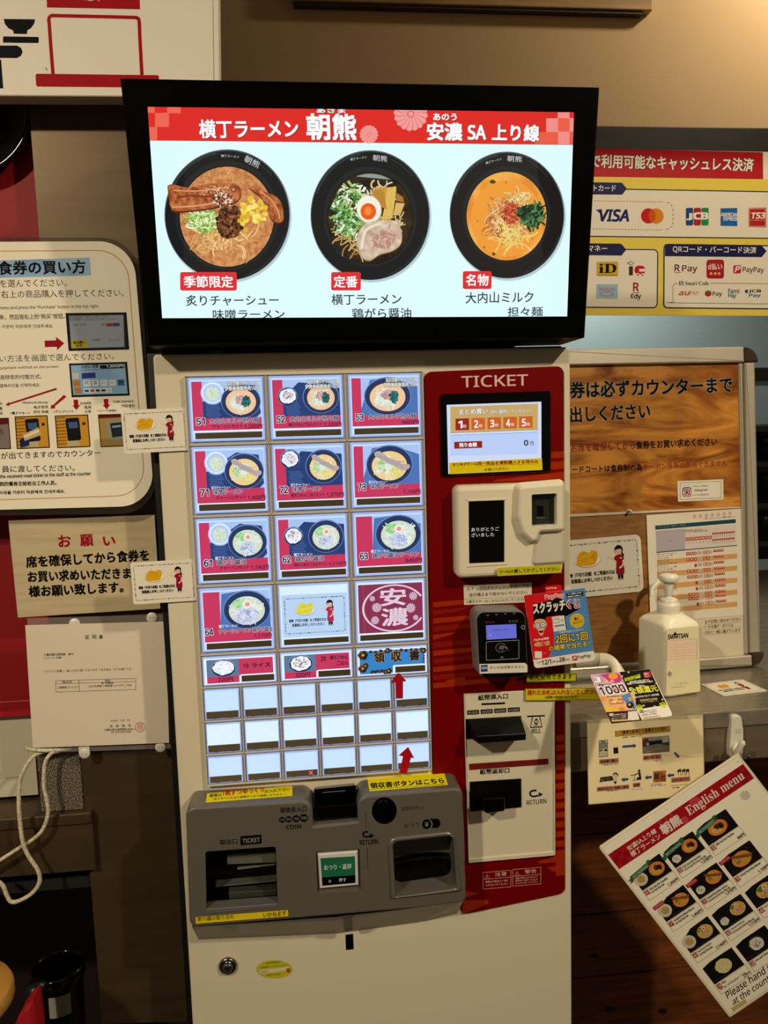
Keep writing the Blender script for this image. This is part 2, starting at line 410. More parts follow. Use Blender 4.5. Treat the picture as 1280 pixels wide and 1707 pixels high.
# tray-return counter at lower left
lc = thing('tray_counter', (-.5, .3, 0), 'dark steel counter under the red banner with the white rope hanging over it', 'counter')
FY = .075; ze = at(70, 1361, FY).z; zb = at(70, 1459, FY).z; xr = at(137, 1300, FY).x + .01
b = MB(); b.box(-1.3, xr, FY, .199, ze-.02, ze, STEEL_D); obj('worktop', b, lc, bevel=.003)
b = MB(); b.box(-1.3, xr, FY+.004, FY+.02, zb, ze-.0205, STEEL_D); obj('apron', b, lc)
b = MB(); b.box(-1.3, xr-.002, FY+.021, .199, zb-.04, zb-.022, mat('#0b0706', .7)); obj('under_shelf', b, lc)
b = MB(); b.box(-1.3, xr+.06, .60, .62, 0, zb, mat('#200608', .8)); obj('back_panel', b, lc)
# cream box standing on the counter
YB = .145; s = Sheet(wall(YB), (0, 1220, 3.506)); xR = at(61, 1290, YB).x; zt = at(20, 1170, YB).z
b = MB(); b.box(-.9, xR, YB, .195, ze+.006, zt, mat('#c8bfa2', .5)); b.box(-.9, xR-.002, YB+.003, .195, ze+.0003, ze+.0058, BK)
cb = thing('cream_box', ((-.9+xR)/2, .17, ze), 'cream box with a small mark standing behind the white rope', 'box')
cbo = obj('body', b, cb)
s.base = .0004
s.line(spline([(35, 275), (48, 268), (60, 272), (72, 264), (84, 270), (96, 262), (108, 264), (112, 258)], 4), 2.2, P('#6c6350')); join_print(cbo, s)
# granite block
GRAN = two_tone('speckled_granite', '#17120c', '#8d8068', 520, detail=3, rough=(.5, .6), lo=.44, hi=.60)
YG = .088; a0 = at(61, 1262, YG); a1 = at(139, 1345, YG)
b = MB(); b.box(a0.x, min(a1.x, xr-.012), YG, YG+.05, ze+.0003, at(90, 1254, YG).z, GRAN); obj('granite_block', b, None, 'speckled black and white granite block beside the steel pillar', 'stone block', bevel=.002)
# white rope
ROPE = two_tone('white_cord', '#a89878', '#d8ccb0', 260, rough=(.7, .8), bump=.4)
b = MB(); Z8 = lambda x, y, Y: at(x/3.506, 1220+y/3.506, Y)
L1 = [(420, 92, .074), (340, 112, .070), (297, 128, .066), (262, 190, .062), (256, 310, .060), (274, 400, .060), (280, 480, .060), (250, 570, .060), (190, 630, .058), (110, 680, .058), (0, 750, .058), (-90, 800, .056)]
L2 = [(300, 105, .074), (215, 130, .068), (165, 180, .062), (118, 280, .058), (110, 400, .054), (116, 520, .052), (135, 650, .050), (170, 730, .050), (222, 810, .050), (230, 880, .050), (185, 945, .050), (110, 988, .050), (65, 992, .050), (40, 955, .050), (10, 890, .050), (-60, 850, .050)]
b.tube(spline([Z8(*q) for q in L1], 8), .0032, ROPE); b.tube(spline([Z8(*q) for q in L2], 8), .0034, ROPE)
L3 = [(150, 88, .066), (170, 100, .066), (250, 108, .066), (330, 106, .068), (400, 98, .074)]
b.tube(spline([Z8(*q) for q in L3], 6), .0032, ROPE)
obj('white_rope', b, None, 'white cord looping down over the steel counter from behind the certificate', 'rope')
# waste bin, stool and red cloth under the counter
YBIN = .40; c = at(98, 1625, YBIN); BINM = mat('#050505', .14, name='black_plastic')
bn = thing('waste_bin', (c.x, YBIN, 0), 'glossy black waste bin with a pale label under the steel counter', 'bin')
r0 = (at(140, 1600, YBIN)-at(60, 1600, YBIN)).length/2; zt = at(98, 1608, YBIN).z
b = MB(); b.lathe((c.x, YBIN, 0), [(0, .001), (r0*.85, .001), (r0*.97, zt-.03), (r0*1.06, zt-.028), (r0*1.08, zt-.004), (r0*1.03, zt), (r0*.98, zt-.006), (r0*.93, zt-.03), (r0*.8, .02), (0, .015)], BINM, n=56); obj('body', b, bn)
s = MB(); n = 14; vs = []; 
for k in range(n+1):
    t = R(-104+56*k/n); 
    for zz, rr_ in ((zt-.085, r0*.96), (zt-.038, r0*.985)): vs.append((c.x+math.cos(t)*rr_*1.02, YBIN+math.sin(t)*rr_*1.02, zz))
s.add(vs, [(2*k, 2*k+2, 2*k+3, 2*k+1) for k in range(n)], P('#b8b09a')); obj('label_sticker', s, bn, 'pale paper label')
STOOLW = two_tone('honey_wood', '#a8742c', '#d09a48', 9, (6, 1, 6), rough=(.3, .45))
YS = -.12; c = at(-30, 1650, YS); rS = (at(19, 1650, YS)-c).length
zt = at(-30, 1650, YS).z; rS = .075
cx = at(18, 1650, YS).x - rS
st = thing('wooden_stool', (cx, YS, 0), 'honey coloured wooden stool at the lower left edge', 'stool')
b = MB(); b.lathe((cx, YS, zt-.03), [(0, 0), (rS*.93, 0), (rS, .008), (rS, .022), (rS*.95, .03), (0, .03)], STOOLW, n=56); obj('seat', b, st)
for k in range(3):
    t = R(60+120*k); b = MB(); b.tube([(cx+rS*.6*math.cos(t), YS+rS*.6*math.sin(t), zt-.03), (cx+rS*.95*math.cos(t), YS+rS*.95*math.sin(t), 0)], [.014, .012], STOOLW); obj('leg', b, st)
# red cloth bag beside the bin
b = MB(); fr = wall(.2); o_ = [fr.uv(*q) for q in ((20, 1720), (28, 1700), (38, 1685), (53, 1672), (56, 1690), (60, 1720), (70, 1900), (20, 1900))]
b.prism(fr, ccw(o_), [(0, -.05), (0, -.008), (.006, 0)], mat('#b00c18', .6)); obj('red_bag', b, None, 'bright red cloth bag end poking up beside the black waste bin', 'bag')
b = MB(); cc = at(60, 1641, .28)
b.lathe(cc-Vector((0, 0, .3)), [(0, 0), (.018, 0), (.02, .29), (.017, .302), (0, .304)], mat('#141414', .35), n=24); obj('bottle', b, None, 'dark capped bottle between the red bag and the waste bin', 'bottle')
# ================================================================== food pictures (print on lit panels and paper)
INK = P('#070504')
class Local(Sheet):
    """drawing in units of its own: (0,0) is the upper left, unit = k metres"""
    def __init__(s, fr, u0, v0, k, base=0.0, ky=None): super().__init__(fr, base=base); s.u0, s.v0, s.kx, s.ky = u0, v0, k, ky or k
    def q(s, p): return (s.u0+p[0]*s.kx, s.v0-p[1]*s.ky)
def strokes(s, cx, cy, rx, ry, n, ln, wd, cols, m, lv=3, curl=1.0, full=True):
    """loose strands scattered in an ellipse, on a few levels"""
    for i in range(n):
        a = random.random()*2*math.pi; r_ = math.sqrt(random.random()); x = cx+rx*r_*math.cos(a); y = cy+ry*r_*math.sin(a)
        t = random.random()*6.28; pts = [(x, y)]; c = (random.random()-.5)*curl
        for k in range(5): x += math.cos(t)*ln/5; y += math.sin(t)*ln/5; t += c; pts.append((x, y))
        s.line(pts, wd*(.7+.6*random.random()), m(random.choice(cols)), dk=random.randrange(lv))
    s.up(lv)
def dots(s, cx, cy, rx, ry, n, r_, cols, m, lv=3, sq=1.0):
    for i in range(n):
        a = random.random()*6.28; q = math.sqrt(random.random()); rr_ = r_*(.6+.7*random.random())
        s.ell(cx+rx*q*math.cos(a), cy+ry*q*math.sin(a), rr_, rr_*sq, m(random.choice(cols)), dk=random.randrange(lv), n=7, rot=random.random()*180)
    s.up(lv)
def blob(s, cx, cy, rx, ry, m, jag=.12, n=26, dk=0, rot=0):
    pts = []
    for i in range(n):
        t = 2*math.pi*i/n; k = 1+(random.random()-.5)*2*jag; x = rx*k*math.cos(t); y = ry*k*math.sin(t); c, sn = math.cos(R(rot)), math.sin(R(rot)); pts.append((cx+x*c-y*sn, cy+x*sn+y*c))
    s.poly(pts, m, dk)
def petals(s, cx, cy, r_, m, n=16, gap=.12, dk=0, clip=None, core=.2, twist=.35):
    for i in range(n):
        a = 2*math.pi*i/n; pts = []
        for k in range(6):
            q = core+(.92-core)*k/5; pts.append((q, a+twist*q))
        pts2 = [(q, t+2*math.pi/n*(1-gap)) for q, t in pts]; o = pts+[(1.0, pts[-1][1]+math.pi/n*(1-gap))]+pts2[::-1]
        xy = [(cx+r_*q*math.cos(t), cy+r_*q*math.sin(t)) for q, t in o]
        if clip is not None: xy = [(x, max(y, clip+(x-cx)*.013)) for x, y in xy]
        s.poly(xy, m, dk)
    if core: s.ell(cx, cy, r_*core*.8, r_*core*.8, m, dk, n=16)
PAL_E = dict(m=lambda c: E(c, 1.0), rim='#20345e', rim2='#6f8cc4', wall='#182a54', soup='#f2c49a', milk='#f0cf8c', nood=['#dfe8dd', '#cfdcc8', '#eef3ea'], leaf=['#1f5e60', '#2d7a70', '#17444e'], mince=['#c79a9e', '#b98a90', '#dbb5b0'], plate='#b4ccf4', rice=['#d6e2d0', '#e8eed0', '#c2d2b0'], meat=['#b9a8a8', '#a8969a'], corn=['#e8e08a', '#d8d070'], scal=['#8fd08a', '#b8e0a8'], cha='#cdd3ea', egg='#f4efe6', yolk='#e89a86', tray='#213d74', table='#a9c4f2', red='#c8345c', dark='#16254a', white='#eaf2fb')
PAL_P = dict(m=lambda c: P(c), rim='#0d0c0c', rim2='#2a2826', wall='#17110e', soup='#c8702c', milk='#cc7a30', nood=['#b58a3c', '#c9a050', '#a87830'], leaf=['#1c1a10', '#2a2a14'], mince=['#5a2c18', '#3c1c10'], plate='#b9b09c', rice=['#b08a4c', '#c09a58'], meat=['#7a4a26', '#684020'], corn=['#b89430'], scal=['#4a6a2c'], cha='#c0906c', egg='#d8cdb8', yolk='#b06038', tray='#121112', table='#b8ad98', red='#8e1420', dark='#0c0b0b', white='#d0c6b4')
def ramen(s, cx, cy, rx, ry, kind, p, d=1.0):
    """a noodle bowl seen from above and in front; d scales the amount of strands"""
    m = p['m']; s.up(); s.ell(cx, cy, rx, ry, m(p['rim2'])); s.ell(cx, cy+ry*.02, rx*.965, ry*.955, m(p['rim']), dk=1); s.up(2)
    ix, iy = rx*.76, ry*.74; jx, jy = cx, cy+ry*.06
    s.ell(jx, jy, ix*1.06, iy*1.08, m(p['wall'])); s.up()
    u = rx/30
    if kind == 'tantan':
        s.ell(jx, jy, ix, iy, m(p['soup'])); s.up()
        blob(s, jx-ix*.08, jy+iy*.05, ix*.62, iy*.64, m(p['nood'][1])); s.up(); strokes(s, jx-ix*.08, jy+iy*.05, ix*.6, iy*.6, int(70*d), 9*u, 1.0*u, p['nood'], m, 3, 1.6)
        blob(s, jx, jy-iy*.18, ix*.33, iy*.36, m(p['mince'][0])); s.up(); dots(s, jx, jy-iy*.16, ix*.34, iy*.36, int(40*d), 1.6*u, p['mince'], m)
        blob(s, jx+ix*.36, jy, ix*.26, iy*.42, m(p['leaf'][0]), .22); s.up(); dots(s, jx+ix*.34, jy, ix*.26, iy*.42, int(24*d), 2.0*u, p['leaf'], m)
    elif kind == 'miso':
        s.ell(jx, jy, ix, iy, m(p['milk'])); s.up(); strokes(s, jx-ix*.05, jy+iy*.05, ix*.72, iy*.74, int(90*d), 7*u, 1.0*u, p['nood'], m, 3, 1.6)
        dots(s, jx-ix*.42, jy-iy*.05, ix*.3, iy*.42, int(30*d), 1.6*u, p['scal'], m); dots(s, jx+ix*.3, jy+iy*.42, ix*.42, iy*.4, int(36*d), 1.7*u, p['corn'], m)
        blob(s, jx-ix*.05, jy-iy*.02, ix*.24, iy*.3, m(p['nood'][0]), .08); s.up()
        q = [(-.85, -.92), (-.55, -1.02), (-.1, -.62), (.35, -.38), (.7, -.12), (1.12, -.05), (1.1, .22), (.75, .34), (.4, .12), (0, -.12), (-.35, -.42), (-.75, -.62)]
        s.poly([(jx+ix*a, jy+iy*b_) for a, b_ in spline_xy(q)], m(p['meat'][0])); s.up()
        for a in (.0, .13): s.line([(jx+ix*(-.7+.02), jy+iy*(-.82+a)), (jx+ix*(.0), jy+iy*(-.40+a)), (jx+ix*.75, jy+iy*(.02+a))], .9*u, m(p['meat'][1]))
        dots(s, jx+ix*.1, jy-iy*.25, ix*.75, iy*.12, int(26*d), 1.0*u, p['meat'], m)
    else:
        s.ell(jx, jy, ix, iy, m(p['nood'][1])); s.up(); strokes(s, jx, jy, ix*.78, iy*.78, int(100*d), 8*u, 1.0*u, p['nood'], m, 3, 1.6)
        dots(s, jx-ix*.42, jy-iy*.5, ix*.3, iy*.3, int(34*d), 2.2*u, p['scal'], m); strokes(s, jx+ix*.45, jy-iy*.2, ix*.28, iy*.4, int(20*d), 8*u, 2.4*u, p['nood'], m, 3, .2)
        big = 1.35 if kind == 'chashu' else 1.0
        blob(s, jx-ix*.02, jy+iy*.35, ix*.52*big, iy*.48*big, m(p['cha']), .05); s.up(); strokes(s, jx-ix*.02, jy+iy*.35, ix*.42*big, iy*.38*big, int(34*d), 8*u, .6*u, [p['white'], p['rim2']], m, 2, 2.0)
        s.ell(jx+ix*.02, jy-iy*.45, ix*.25, iy*.27, m(p['egg'])); s.ell(jx+ix*.04, jy-iy*.44, ix*.14, iy*.15, m(p['yolk']), dk=1); s.up(2)
def spline_xy(q, k=4): return [(v.x, v.y) for v in spline([Vector((a, b_, 0)) for a, b_ in q+q[:1]], k)[:-1]]
def plate(s, cx, cy, rx, ry, p, d=1.0):
    m = p['m']; s.up(); s.ell(cx, cy, rx, ry, m(p['plate'])); s.ell(cx, cy-ry*.02, rx*.9, ry*.88, m(p['white']), dk=1); s.ell(cx, cy, rx*.8, ry*.78, m(p['plate']), dk=2); s.up(3)
    blob(s, cx, cy+ry*.08, rx*.58, ry*.6, m(p['rice'][0]), .05); s.up(); dots(s, cx, cy+ry*.08, rx*.56, ry*.58, int(60*d), rx*.045, p['rice']+[p['scal'][0]], m)
def small_bowl(s, cx, cy, rx, ry, p, d=1.0, plain=False):
    m = p['m']; s.up(); s.ell(cx, cy, rx, ry, m(p['rim2'])); s.ell(cx, cy+ry*.06, rx*.95, ry*.93, m(p['wall']), dk=1); s.up(2)
    blob(s, cx, cy, rx*.84, ry*.8, m(p['white']), .07); s.up()
    if not plain: strokes(s, cx, cy-ry*.05, rx*.55, ry*.5, int(46*d), rx*.24, rx*.05, p['mince']+[p['dark'], p['white']], m, 3, 1.0)
    else: dots(s, cx, cy, rx*.75, ry*.7, int(50*d), rx*.05, [p['white'], p['plate']], m)
def lined(s, t, x0, y0, x1, y1, fill, edge, h=None, b=.10, bi=.02):
    s.text(t, x0, y0, x1, y1, edge, h=h, b=b); s.up(); s.text(t, x0, y0, x1, y1, fill, h=h, b=bi); s.up()
def waitress(s, x, y, h, mode, pose=1):
    """clip-art of a waitress in a dark red apron dress, arm held out to the left; (x, y) is the crown, h her height"""
    m = mode; k = h/100; X = lambda a: x+a*k; Y_ = lambda a: y+a*k
    HAIR, SKIN, DRESS, PANT = m('#15120f'), m('#e8c09c'), m('#8c1426'), m('#171a26')
    s.up(); s.poly([(X(a), Y_(b_)) for a, b_ in ((9, 18), (15, 28), (14, 34), (8, 30))], HAIR)
    s.poly([(X(a), Y_(b_)) for a, b_ in spline_xy([(-9, 36), (-16, 42), (-24, 36), (-33, 33), (-32, 30), (-22, 31), (-15, 35), (-9, 30)])], SKIN)
    s.up(); s.poly([(X(a), Y_(b_)) for a, b_ in ((-7, 78), (10, 78), (9, 95), (2, 95), (1, 82), (0, 95), (-6, 95))], PANT)
    s.ell(X(-3), Y_(97), 4.5*k, 2.4*k, m('#b8aca4'), n=12); s.ell(X(7), Y_(97), 4.5*k, 2.4*k, m('#b8aca4'), n=12)
    s.up(); s.poly([(X(a), Y_(b_)) for a, b_ in spline_xy([(-5, 27), (-13, 32), (-14, 41), (-9, 43), (-9, 55), (-10, 80), (12, 81), (12, 55), (11, 44), (14, 42), (12, 32), (5, 27)])], DRESS)
    s.up(); s.poly([(X(a), Y_(b_)) for a, b_ in spline_xy([(9, 42), (13, 43), (13, 54), (6, 63), (0, 66), (-1, 62), (5, 58), (9, 52)])], SKIN); s.quad(X(2), Y_(35), X(8), Y_(38), m('#e4d4c8'))
    s.ell(X(0), Y_(13.5), 12.5*k, 13.5*k, HAIR, dk=0, n=24); s.up(); s.ell(X(-1), Y_(17), 9.6*k, 9.6*k, SKIN, n=24)
    s.poly([(X(a), Y_(b_)) for a, b_ in ((-11, 13), (-6, 6), (5, 5), (10, 12), (4, 11), (-3, 12))], HAIR, dk=1)
    s.up(2)
    for a in (-5, 4): s.ell(X(a), Y_(16.5), 1.3*k, 1.7*k, HAIR, n=8)
    s.line([(X(-4), Y_(21.5)), (X(-1), Y_(23)), (X(2), Y_(21.5))], 1.0*k, m('#a03040')); s.ell(X(-7), Y_(20), 2*k, 1.3*k, m('#e0a088'), n=8); s.ell(X(6), Y_(20), 2*k, 1.3*k, m('#e0a088'), n=8)
def pickles(s, x, y, w_, m):
    """a dish of yellow pickled radish sticks"""
    k = w_/100; s.up(); s.ell(x+50*k, y+38*k, 50*k, 27*k, m('#9a948a')); s.ell(x+50*k, y+37*k, 48.5*k, 25*k, m('#e8e2d4'), dk=1); s.up(2)
    s.poly([(x+a*k, y+b_*k) for a, b_ in spline_xy([(6, 42), (12, 20), (28, 3), (46, 6), (56, 12), (66, 4), (84, 6), (90, 20), (82, 46), (70, 56), (40, 58), (14, 54)])], m('#d9a018')); s.up()
    for i in range(26):
        a = random.uniform(14, 74); b_ = random.uniform(10, 46); s.line([(x+a*k, y+b_*k), (x+(a+9)*k, y+(b_-4+random.uniform(-3, 3))*k), (x+(a+15)*k, y+(b_-2)*k)], 1.6*k, m(random.choice(['#c48c10', '#e8b830', '#b8820c'])), dk=random.randrange(2))
    s.up(2)
def pickle_print(s, W_, H_, m):
    """the pickles notice; local size W_ x H_ = 110 x 72"""
    kx = W_/110
    def doodle(x, y):
        t = random.randrange(5)
        if t == 0: s.ell(x, y, 1.2, 1.0, m('#17130f'), n=7)
        elif t == 1: s.line([(x-1, y+1), (x+1, y-1)], .6, m('#2a2018'))
        elif t == 2: s.line([(x-1.2, y), (x, y-.8), (x+1.2, y)], .5, m('#3a2c1c'))
        elif t == 3: s.line([(x, y-1.2), (x+.5, y), (x, y+1.2)], .6, m('#17130f'))
        else: s.ell(x, y, 1.0, .7, m('#5a4830'), n=6, rot=40)
    for i in range(38): doodle(6+i*2.6, 6.5); doodle(6+i*2.6, 65.5)
    for i in range(20): doodle(5, 9+i*2.85); doodle(104.5, 9+i*2.85)
    s.up(); pickles(s, 22, 14, 34, m); waitress(s, 80, 11, 45, m)
    s.text('漬物（千切り沢庵）をご希望の方は', 11, 46.5, 73, 46.5, m('#141118'), b=.07, h=5.2); s.text('従業員にお申しつけください', 16, 54, 70, 54, m('#141118'), b=.07, h=5.2); s.up()
def pickle_card(q, Y, label, th=.0008, r=.004, fr=None, dz=None):
    """q = the four corners in the picture: top left, top right, bottom right, bottom left"""
    fr0 = fr or wall(Y); pts = [Vector(fr0.uv(*p)) for p in q]; tl, tr_, br, bl = pts
    o = fr0.W(*tl); u = fr0.W(*tr_)-o; v = o-fr0.W(*bl); f2 = Frame(o, u, v); W_ = ((tr_-tl).length+(br-bl).length)/2; H_ = ((tl-bl).length+(tr_-br).length)/2
    s = Local(f2, 0, 0, W_/110, ky=H_/72); s.body(rect(0, -H_, W_, 0), th, P('#ddd3bd'), r, uv=True)
    pickle_print(s, 110, 72, lambda c: P(c))
    return obj('pickle_card', s, None, label, 'card', 'pickles notice cards')

# ================================================================== the ticket machine
IVORY = mat('#cec2a4', .42, spec=.25, name='ivory_enamel')
CHASSIS = mat('#070605', .45, name='black_chassis')
GREYP = mat('#a39a8c', .45, name='grey_plastic')
SILVER = mat('#746d62', .32, .45, name='silver_paint')
BLACKG = mat('#020202', .16, spec=.3, name='black_gloss')
BLACKS = mat('#030303', .38, spec=.2, name='black_satin')
REDP = mat('#6a0103', .3, spec=.15, name='red_panel')
vm = thing('ticket_machine', (.10, .17, 0), 'tall ivory meal ticket machine with backlit picture buttons and a red payment panel', 'ticket machine')
F0 = wall(0)
ztop = at(300, 590, 0).z; xl = -.2175; xrr = .4227
b = MB(); b.box(xl-.0125, xrr-.006, .022, .36, .0, ztop+.004, CHASSIS); obj('chassis', b, vm, 'black body behind the ivory door', bevel=.002)
b = MB(); b.prism(F0, rpoly(rect(xl, .06, xrr, ztop), .006), [(0, -.020), (0, -.0035), (.001, -.001), (.0035, 0)], IVORY); obj('door', b, vm)
# ---- lit picture buttons
FP = wall(-.006)
pt = dict(t=[627, 742.5, 862, 978, 1092, 1146.5, 1203, 1258.5, 1309], x=[308, 316.5, 325, 333, 338, 341, 345, 348, 351])
zs = [FP.uv(x, y)[1] for x, y in zip(pt['x'], pt['t'])]
ux0 = FP.uv(308.5, 640)[0]; ux1 = FP.uv(704.5, 640)[0]; cw = (ux1-ux0)/6
panel = MB(); panel.prism(FP, rpoly(rect(ux0-.001, zs[-1]-.001, ux1+.001, zs[0]+.001), .002), [(0, -.007), (0, -.001), (.001, 0)], GREYP)
CLR = mat('#c4bcb0', .25, name='panel_rim')
for k in range(9): panel.prism(FP, rect(ux0, zs[k]-.0009, ux1, zs[k]+.0009), [(0, -.001), (0, .0022)], CLR)
for r_ in range(8):
    for c in range(7):
        if r_ < 5 and c % 2: continue
        panel.prism(FP, rect(ux0+c*cw-.0006, zs[r_+1], ux0+c*cw+.0006, zs[r_]), [(0, -.001), (0, .0022)], CLR)
bp = obj('button_panel', panel, vm, 'grey grid panel of lit buttons')
LIT = lambda: E('#9fb8f4', 1.0)
def button(r_, c, span, label):
    u0 = ux0+c*cw; u1 = u0+span*cw; v1, v0 = zs[r_], zs[r_+1]
    il, ib, it = (.0048, .0052, .0034) if span == 2 and r_ < 4 else (.0036, .0040, .0036)
    W_ = u1-u0-2*il; H_ = v1-v0-ib-it
    s = Local(FP, u0+il, v1-it, W_/100, base=.0035)
    s.prism(FP, rpoly(rect(u0+il, v0+ib, u1-il, v1-it), .0015), [(0, -.0005), (0, .0028), (.0007, .0035)], LIT()); s.up(); s.h = H_/s.kx
    def done(): return obj('menu_button', s, bp, label)
    return s, done
em = lambda c: E(c, 1.0)
TXT = E('#0c1430', .9)
def dish(r_, c, num, title, sub, price, kind, side, label):
    s, done = button(r_, c, 2, label); p = PAL_E; h = s.h; k = h/88
    yb = (74.5 if r_ else 73)*k; yr = (58 if sub is None else 56)*k
    s.quad(2.5, 2.5, 97.5, h-2.5, E('#c2dcff', 1.05)); s.up(); lx = 15 if side else 14
    if num in ('63', '64'): lx = 24
    s.quad(4, 5*k, 96.5, yb, em(p['red'])); s.up()
    s.quad(lx+3, 5*k, 96.5, yr, em(p['table'])); s.up()
    if side: s.poly([(lx+3, 30*k), (40, 9*k), (96, 14*k), (96.5, yr), (lx+3, yr)] if side == 'bowl' else [(lx+3, 33*k), (60, 8*k), (90, 12*k), (96, 50*k), (90, yr), (lx+3, yr)], em(p['tray']))
    else: s.poly([(lx+3, 48*k), (30, 8*k), (58, 5*k), (96.5, 18*k), (96.5, yr), (lx+3, yr)], em('#4a72b4'))
    s.up()
    for i in range(9): yy = (36+i*2.2)*k; s.line([(lx+6+i % 3, yy), (lx+24+i % 4, yy+1)], .5, em('#5b80bf'))
    s.up()
    if side == 'plate':
        plate(s, 32, 21*k, 16, 16*k, p); ramen(s, 69.5, 33*k, 27, 24*k, kind, p)
    elif side == 'bowl':
        small_bowl(s, 24.5, 28*k if r_ != 1 else 19*k, 13.5, 13*k, p); ramen(s, 70, 30*k, 25, 23*k, kind, p)
    else: ramen(s, lx+40, 31*k, 33, 27*k, kind, p)
    if r_ == 0:
        s.up(); W2 = em('#f1efcf'); D2 = em('#37508a')
        s.text('当店自慢のオリジナル麺', 52, 11.5*k, 96, 11.5*k, D2, h=6*k, b=.14); s.text('伊勢美稲豚挽肉100%', 49, 18.5*k, 96, 18.5*k, D2, h=6.2*k, b=.14); s.up()
        s.text('当店自慢のオリジナル麺', 52, 11.5*k, 96, 11.5*k, W2, h=6*k, b=.03); s.text('伊勢美稲豚挽肉100%', 49, 18.5*k, 96, 18.5*k, W2, h=6.2*k, b=.03)
    if r_ in (1, 2) or num == '64':
        s.up(); y_ = (56 if r_ < 3 else 55)*k; s.text('炙りチャーシュー' if r_ == 1 else '横丁ラーメン', 24, y_, 50, y_, em('#dfe6f4'), h=4.2*k, b=.04)
    s.up(); n0 = 8.5 if num != '64' else 5
    s.text(num, n0, 64.5*k, n0+11, 64.5*k, E('#e8eefb', .9), h=9*k, b=.16); s.up(); s.text(num, n0, 64.5*k, n0+11, 64.5*k, TXT, h=9*k, b=.05)
    tx = (26, 93) if len(title) > 7 else ((26, 66) if len(title) > 4 else (27, 62))
    if num == '64': tx = (24, 98)
    s.text(title, tx[0], 63.5*k, tx[1], 63.5*k, E('#dfe8fb', .8), h=7*k, b=.12); s.up(); s.text(title, tx[0], 63.5*k, tx[1], 63.5*k, TXT, h=7*k, b=.03)
    if sub: s.text(sub, 24 if len(sub) > 8 else 30, 70.5*k, 70, 70.5*k, TXT, h=5.2*k, b=.03)
    s.text(price, 73, 72*k, 97, 72*k, TXT, h=6*k, b=.03); s.up()
    s.quad(4, yb, 97, yb+1.4, E('#e8f2ff', 1.1)); s.quad(6, 76*k, 96.5, 84.5*k, mat('#4a3f26', .4)); done()
MT = '大内山ミルク担々麺'
dish(0, 0, '51', MT, 'チャーハンセット', '1,260円', 'tantan', 'plate', 'button 51 with fried rice plate and orange noodle soup')
dish(0, 2, '52', MT, '梅ちりめんごはんセット', '1,230円', 'tantan', 'bowl', 'button 52 with small rice bowl and orange noodle soup')
dish(0, 4, '53', MT, None, '960円', 'tantan', None, 'button 53 with one orange noodle soup')
dish(1, 0, '71', '味噌ラーメン', 'チャーハンセット', '1,400円', 'miso', 'plate', 'button 71 with fried rice plate and pork slab noodles')
dish(1, 2, '72', '味噌ラーメン', '梅ちりめんごはんセット', '1,370円', 'miso', 'bowl', 'button 72 with small rice bowl and pork slab noodles')
dish(1, 4, '73', '味噌ラーメン', None, '1,100円', 'miso', None, 'button 73 with one bowl of pork slab noodles')
dish(2, 0, '61', '鶏がら醤油', 'チャーハンセット', '1,140円', 'shoyu', 'plate', 'button 61 with fried rice plate and clear noodles')
dish(2, 2, '62', '鶏がら醤油', '梅ちりめんごはんセット', '1,110円', 'shoyu', 'bowl', 'button 62 with small rice bowl and clear noodles')
dish(2, 4, '63', '鶏がら醤油ラーメン', None, '840円', 'shoyu', None, 'button 63 with one bowl of clear noodles')
dish(3, 0, '64', 'チャーシューメン 鶏がら醤油', None, '1,170円', 'chashu', None, 'button 64 with large pork slices on noodles')
# pickles notice behind a button
s, done = button(3, 2, 2, 'button with the pickles notice'); k = s.h/88
s.quad(2, 2, 98, s.h-2, E('#d6ecff', 1.05)); s.up(); s.quad(4, 14*k, 97, 74*k, E('#b9d4f3', 1.0)); s.up()
lo = Local(FP, s.u0+s.kx*4, s.v0-s.kx*14*k, s.kx*93/110, base=s.w(), ky=s.kx*60*k/72); pickle_print(lo, 110, 72, lambda c: E({'#e8e2d4': '#cfe0f2', '#d9a018': '#dcd23c', '#e8b830': '#f0e870', '#c48c10': '#c8bc28', '#b8820c': '#d0c030', '#8c1426': '#b4264c'}.get(c, c), 1.0))
b0 = len(s.v)
for f, mi in zip(lo.f, lo.m): s.f.append([b0+i for i in f]); s.m.append(s.mi(lo.mats[mi]))
s.v += lo.v; s.quad(5, 76.5*k, 97, 84.5*k, mat('#4a3f26', .4)); done()
# emblem button
s, done = button(3, 4, 2, 'maroon button with the round emblem of two characters'); k = s.h/88
MAR = E('#8c2f50', .95); PNK = E('#e3cadd', 1.0)
s.quad(2, 2, 98, s.h-2, E('#d6e8ff', 1.05)); s.up(); s.quad(4, 5*k, 96.5, 74*k, MAR); s.quad(11, 5*k, 11.8, 74*k, E('#a8506e', .9), dk=1); s.up(2)
def clipc(cx, cy, r0, r1, a0, a1):
    n = 60; o = []
    for rr_ in (r0, r1):
        row = [(cx+rr_*math.cos(R(a0+(a1-a0)*i/n)), cy+rr_*math.sin(R(a0+(a1-a0)*i/n))) for i in range(n+1)]; o += row if rr_ == r0 else row[::-1]
    return o
n = 64; ring = []
for i in range(n):
    t0, t1 = 2*math.pi*i/n, 2*math.pi*(i+1)/n; qd = [(55+r_*math.cos(t), (40+r_*.735*math.sin(t))*k) for r_, t in ((46, t0), (46, t1), (43, t1), (43, t0))]
    if all(5*k <= y <= 74*k and x < 96.4 for x, y in qd): s.poly(qd, PNK)
s.text('安', 36, 36*k, 72, 36*k, PNK, h=24*k, b=.04); s.text('濃', 37, 65*k, 74, 65*k, PNK, h=25*k, b=.04)
for x, y, r_ in ((24, 25, 4), (30, 38, 7), (27, 56, 6), (83, 24, 6), (79, 41, 7), (86, 55, 4)): petals(s, x, y*k, r_, PNK, n=12, gap=.35)
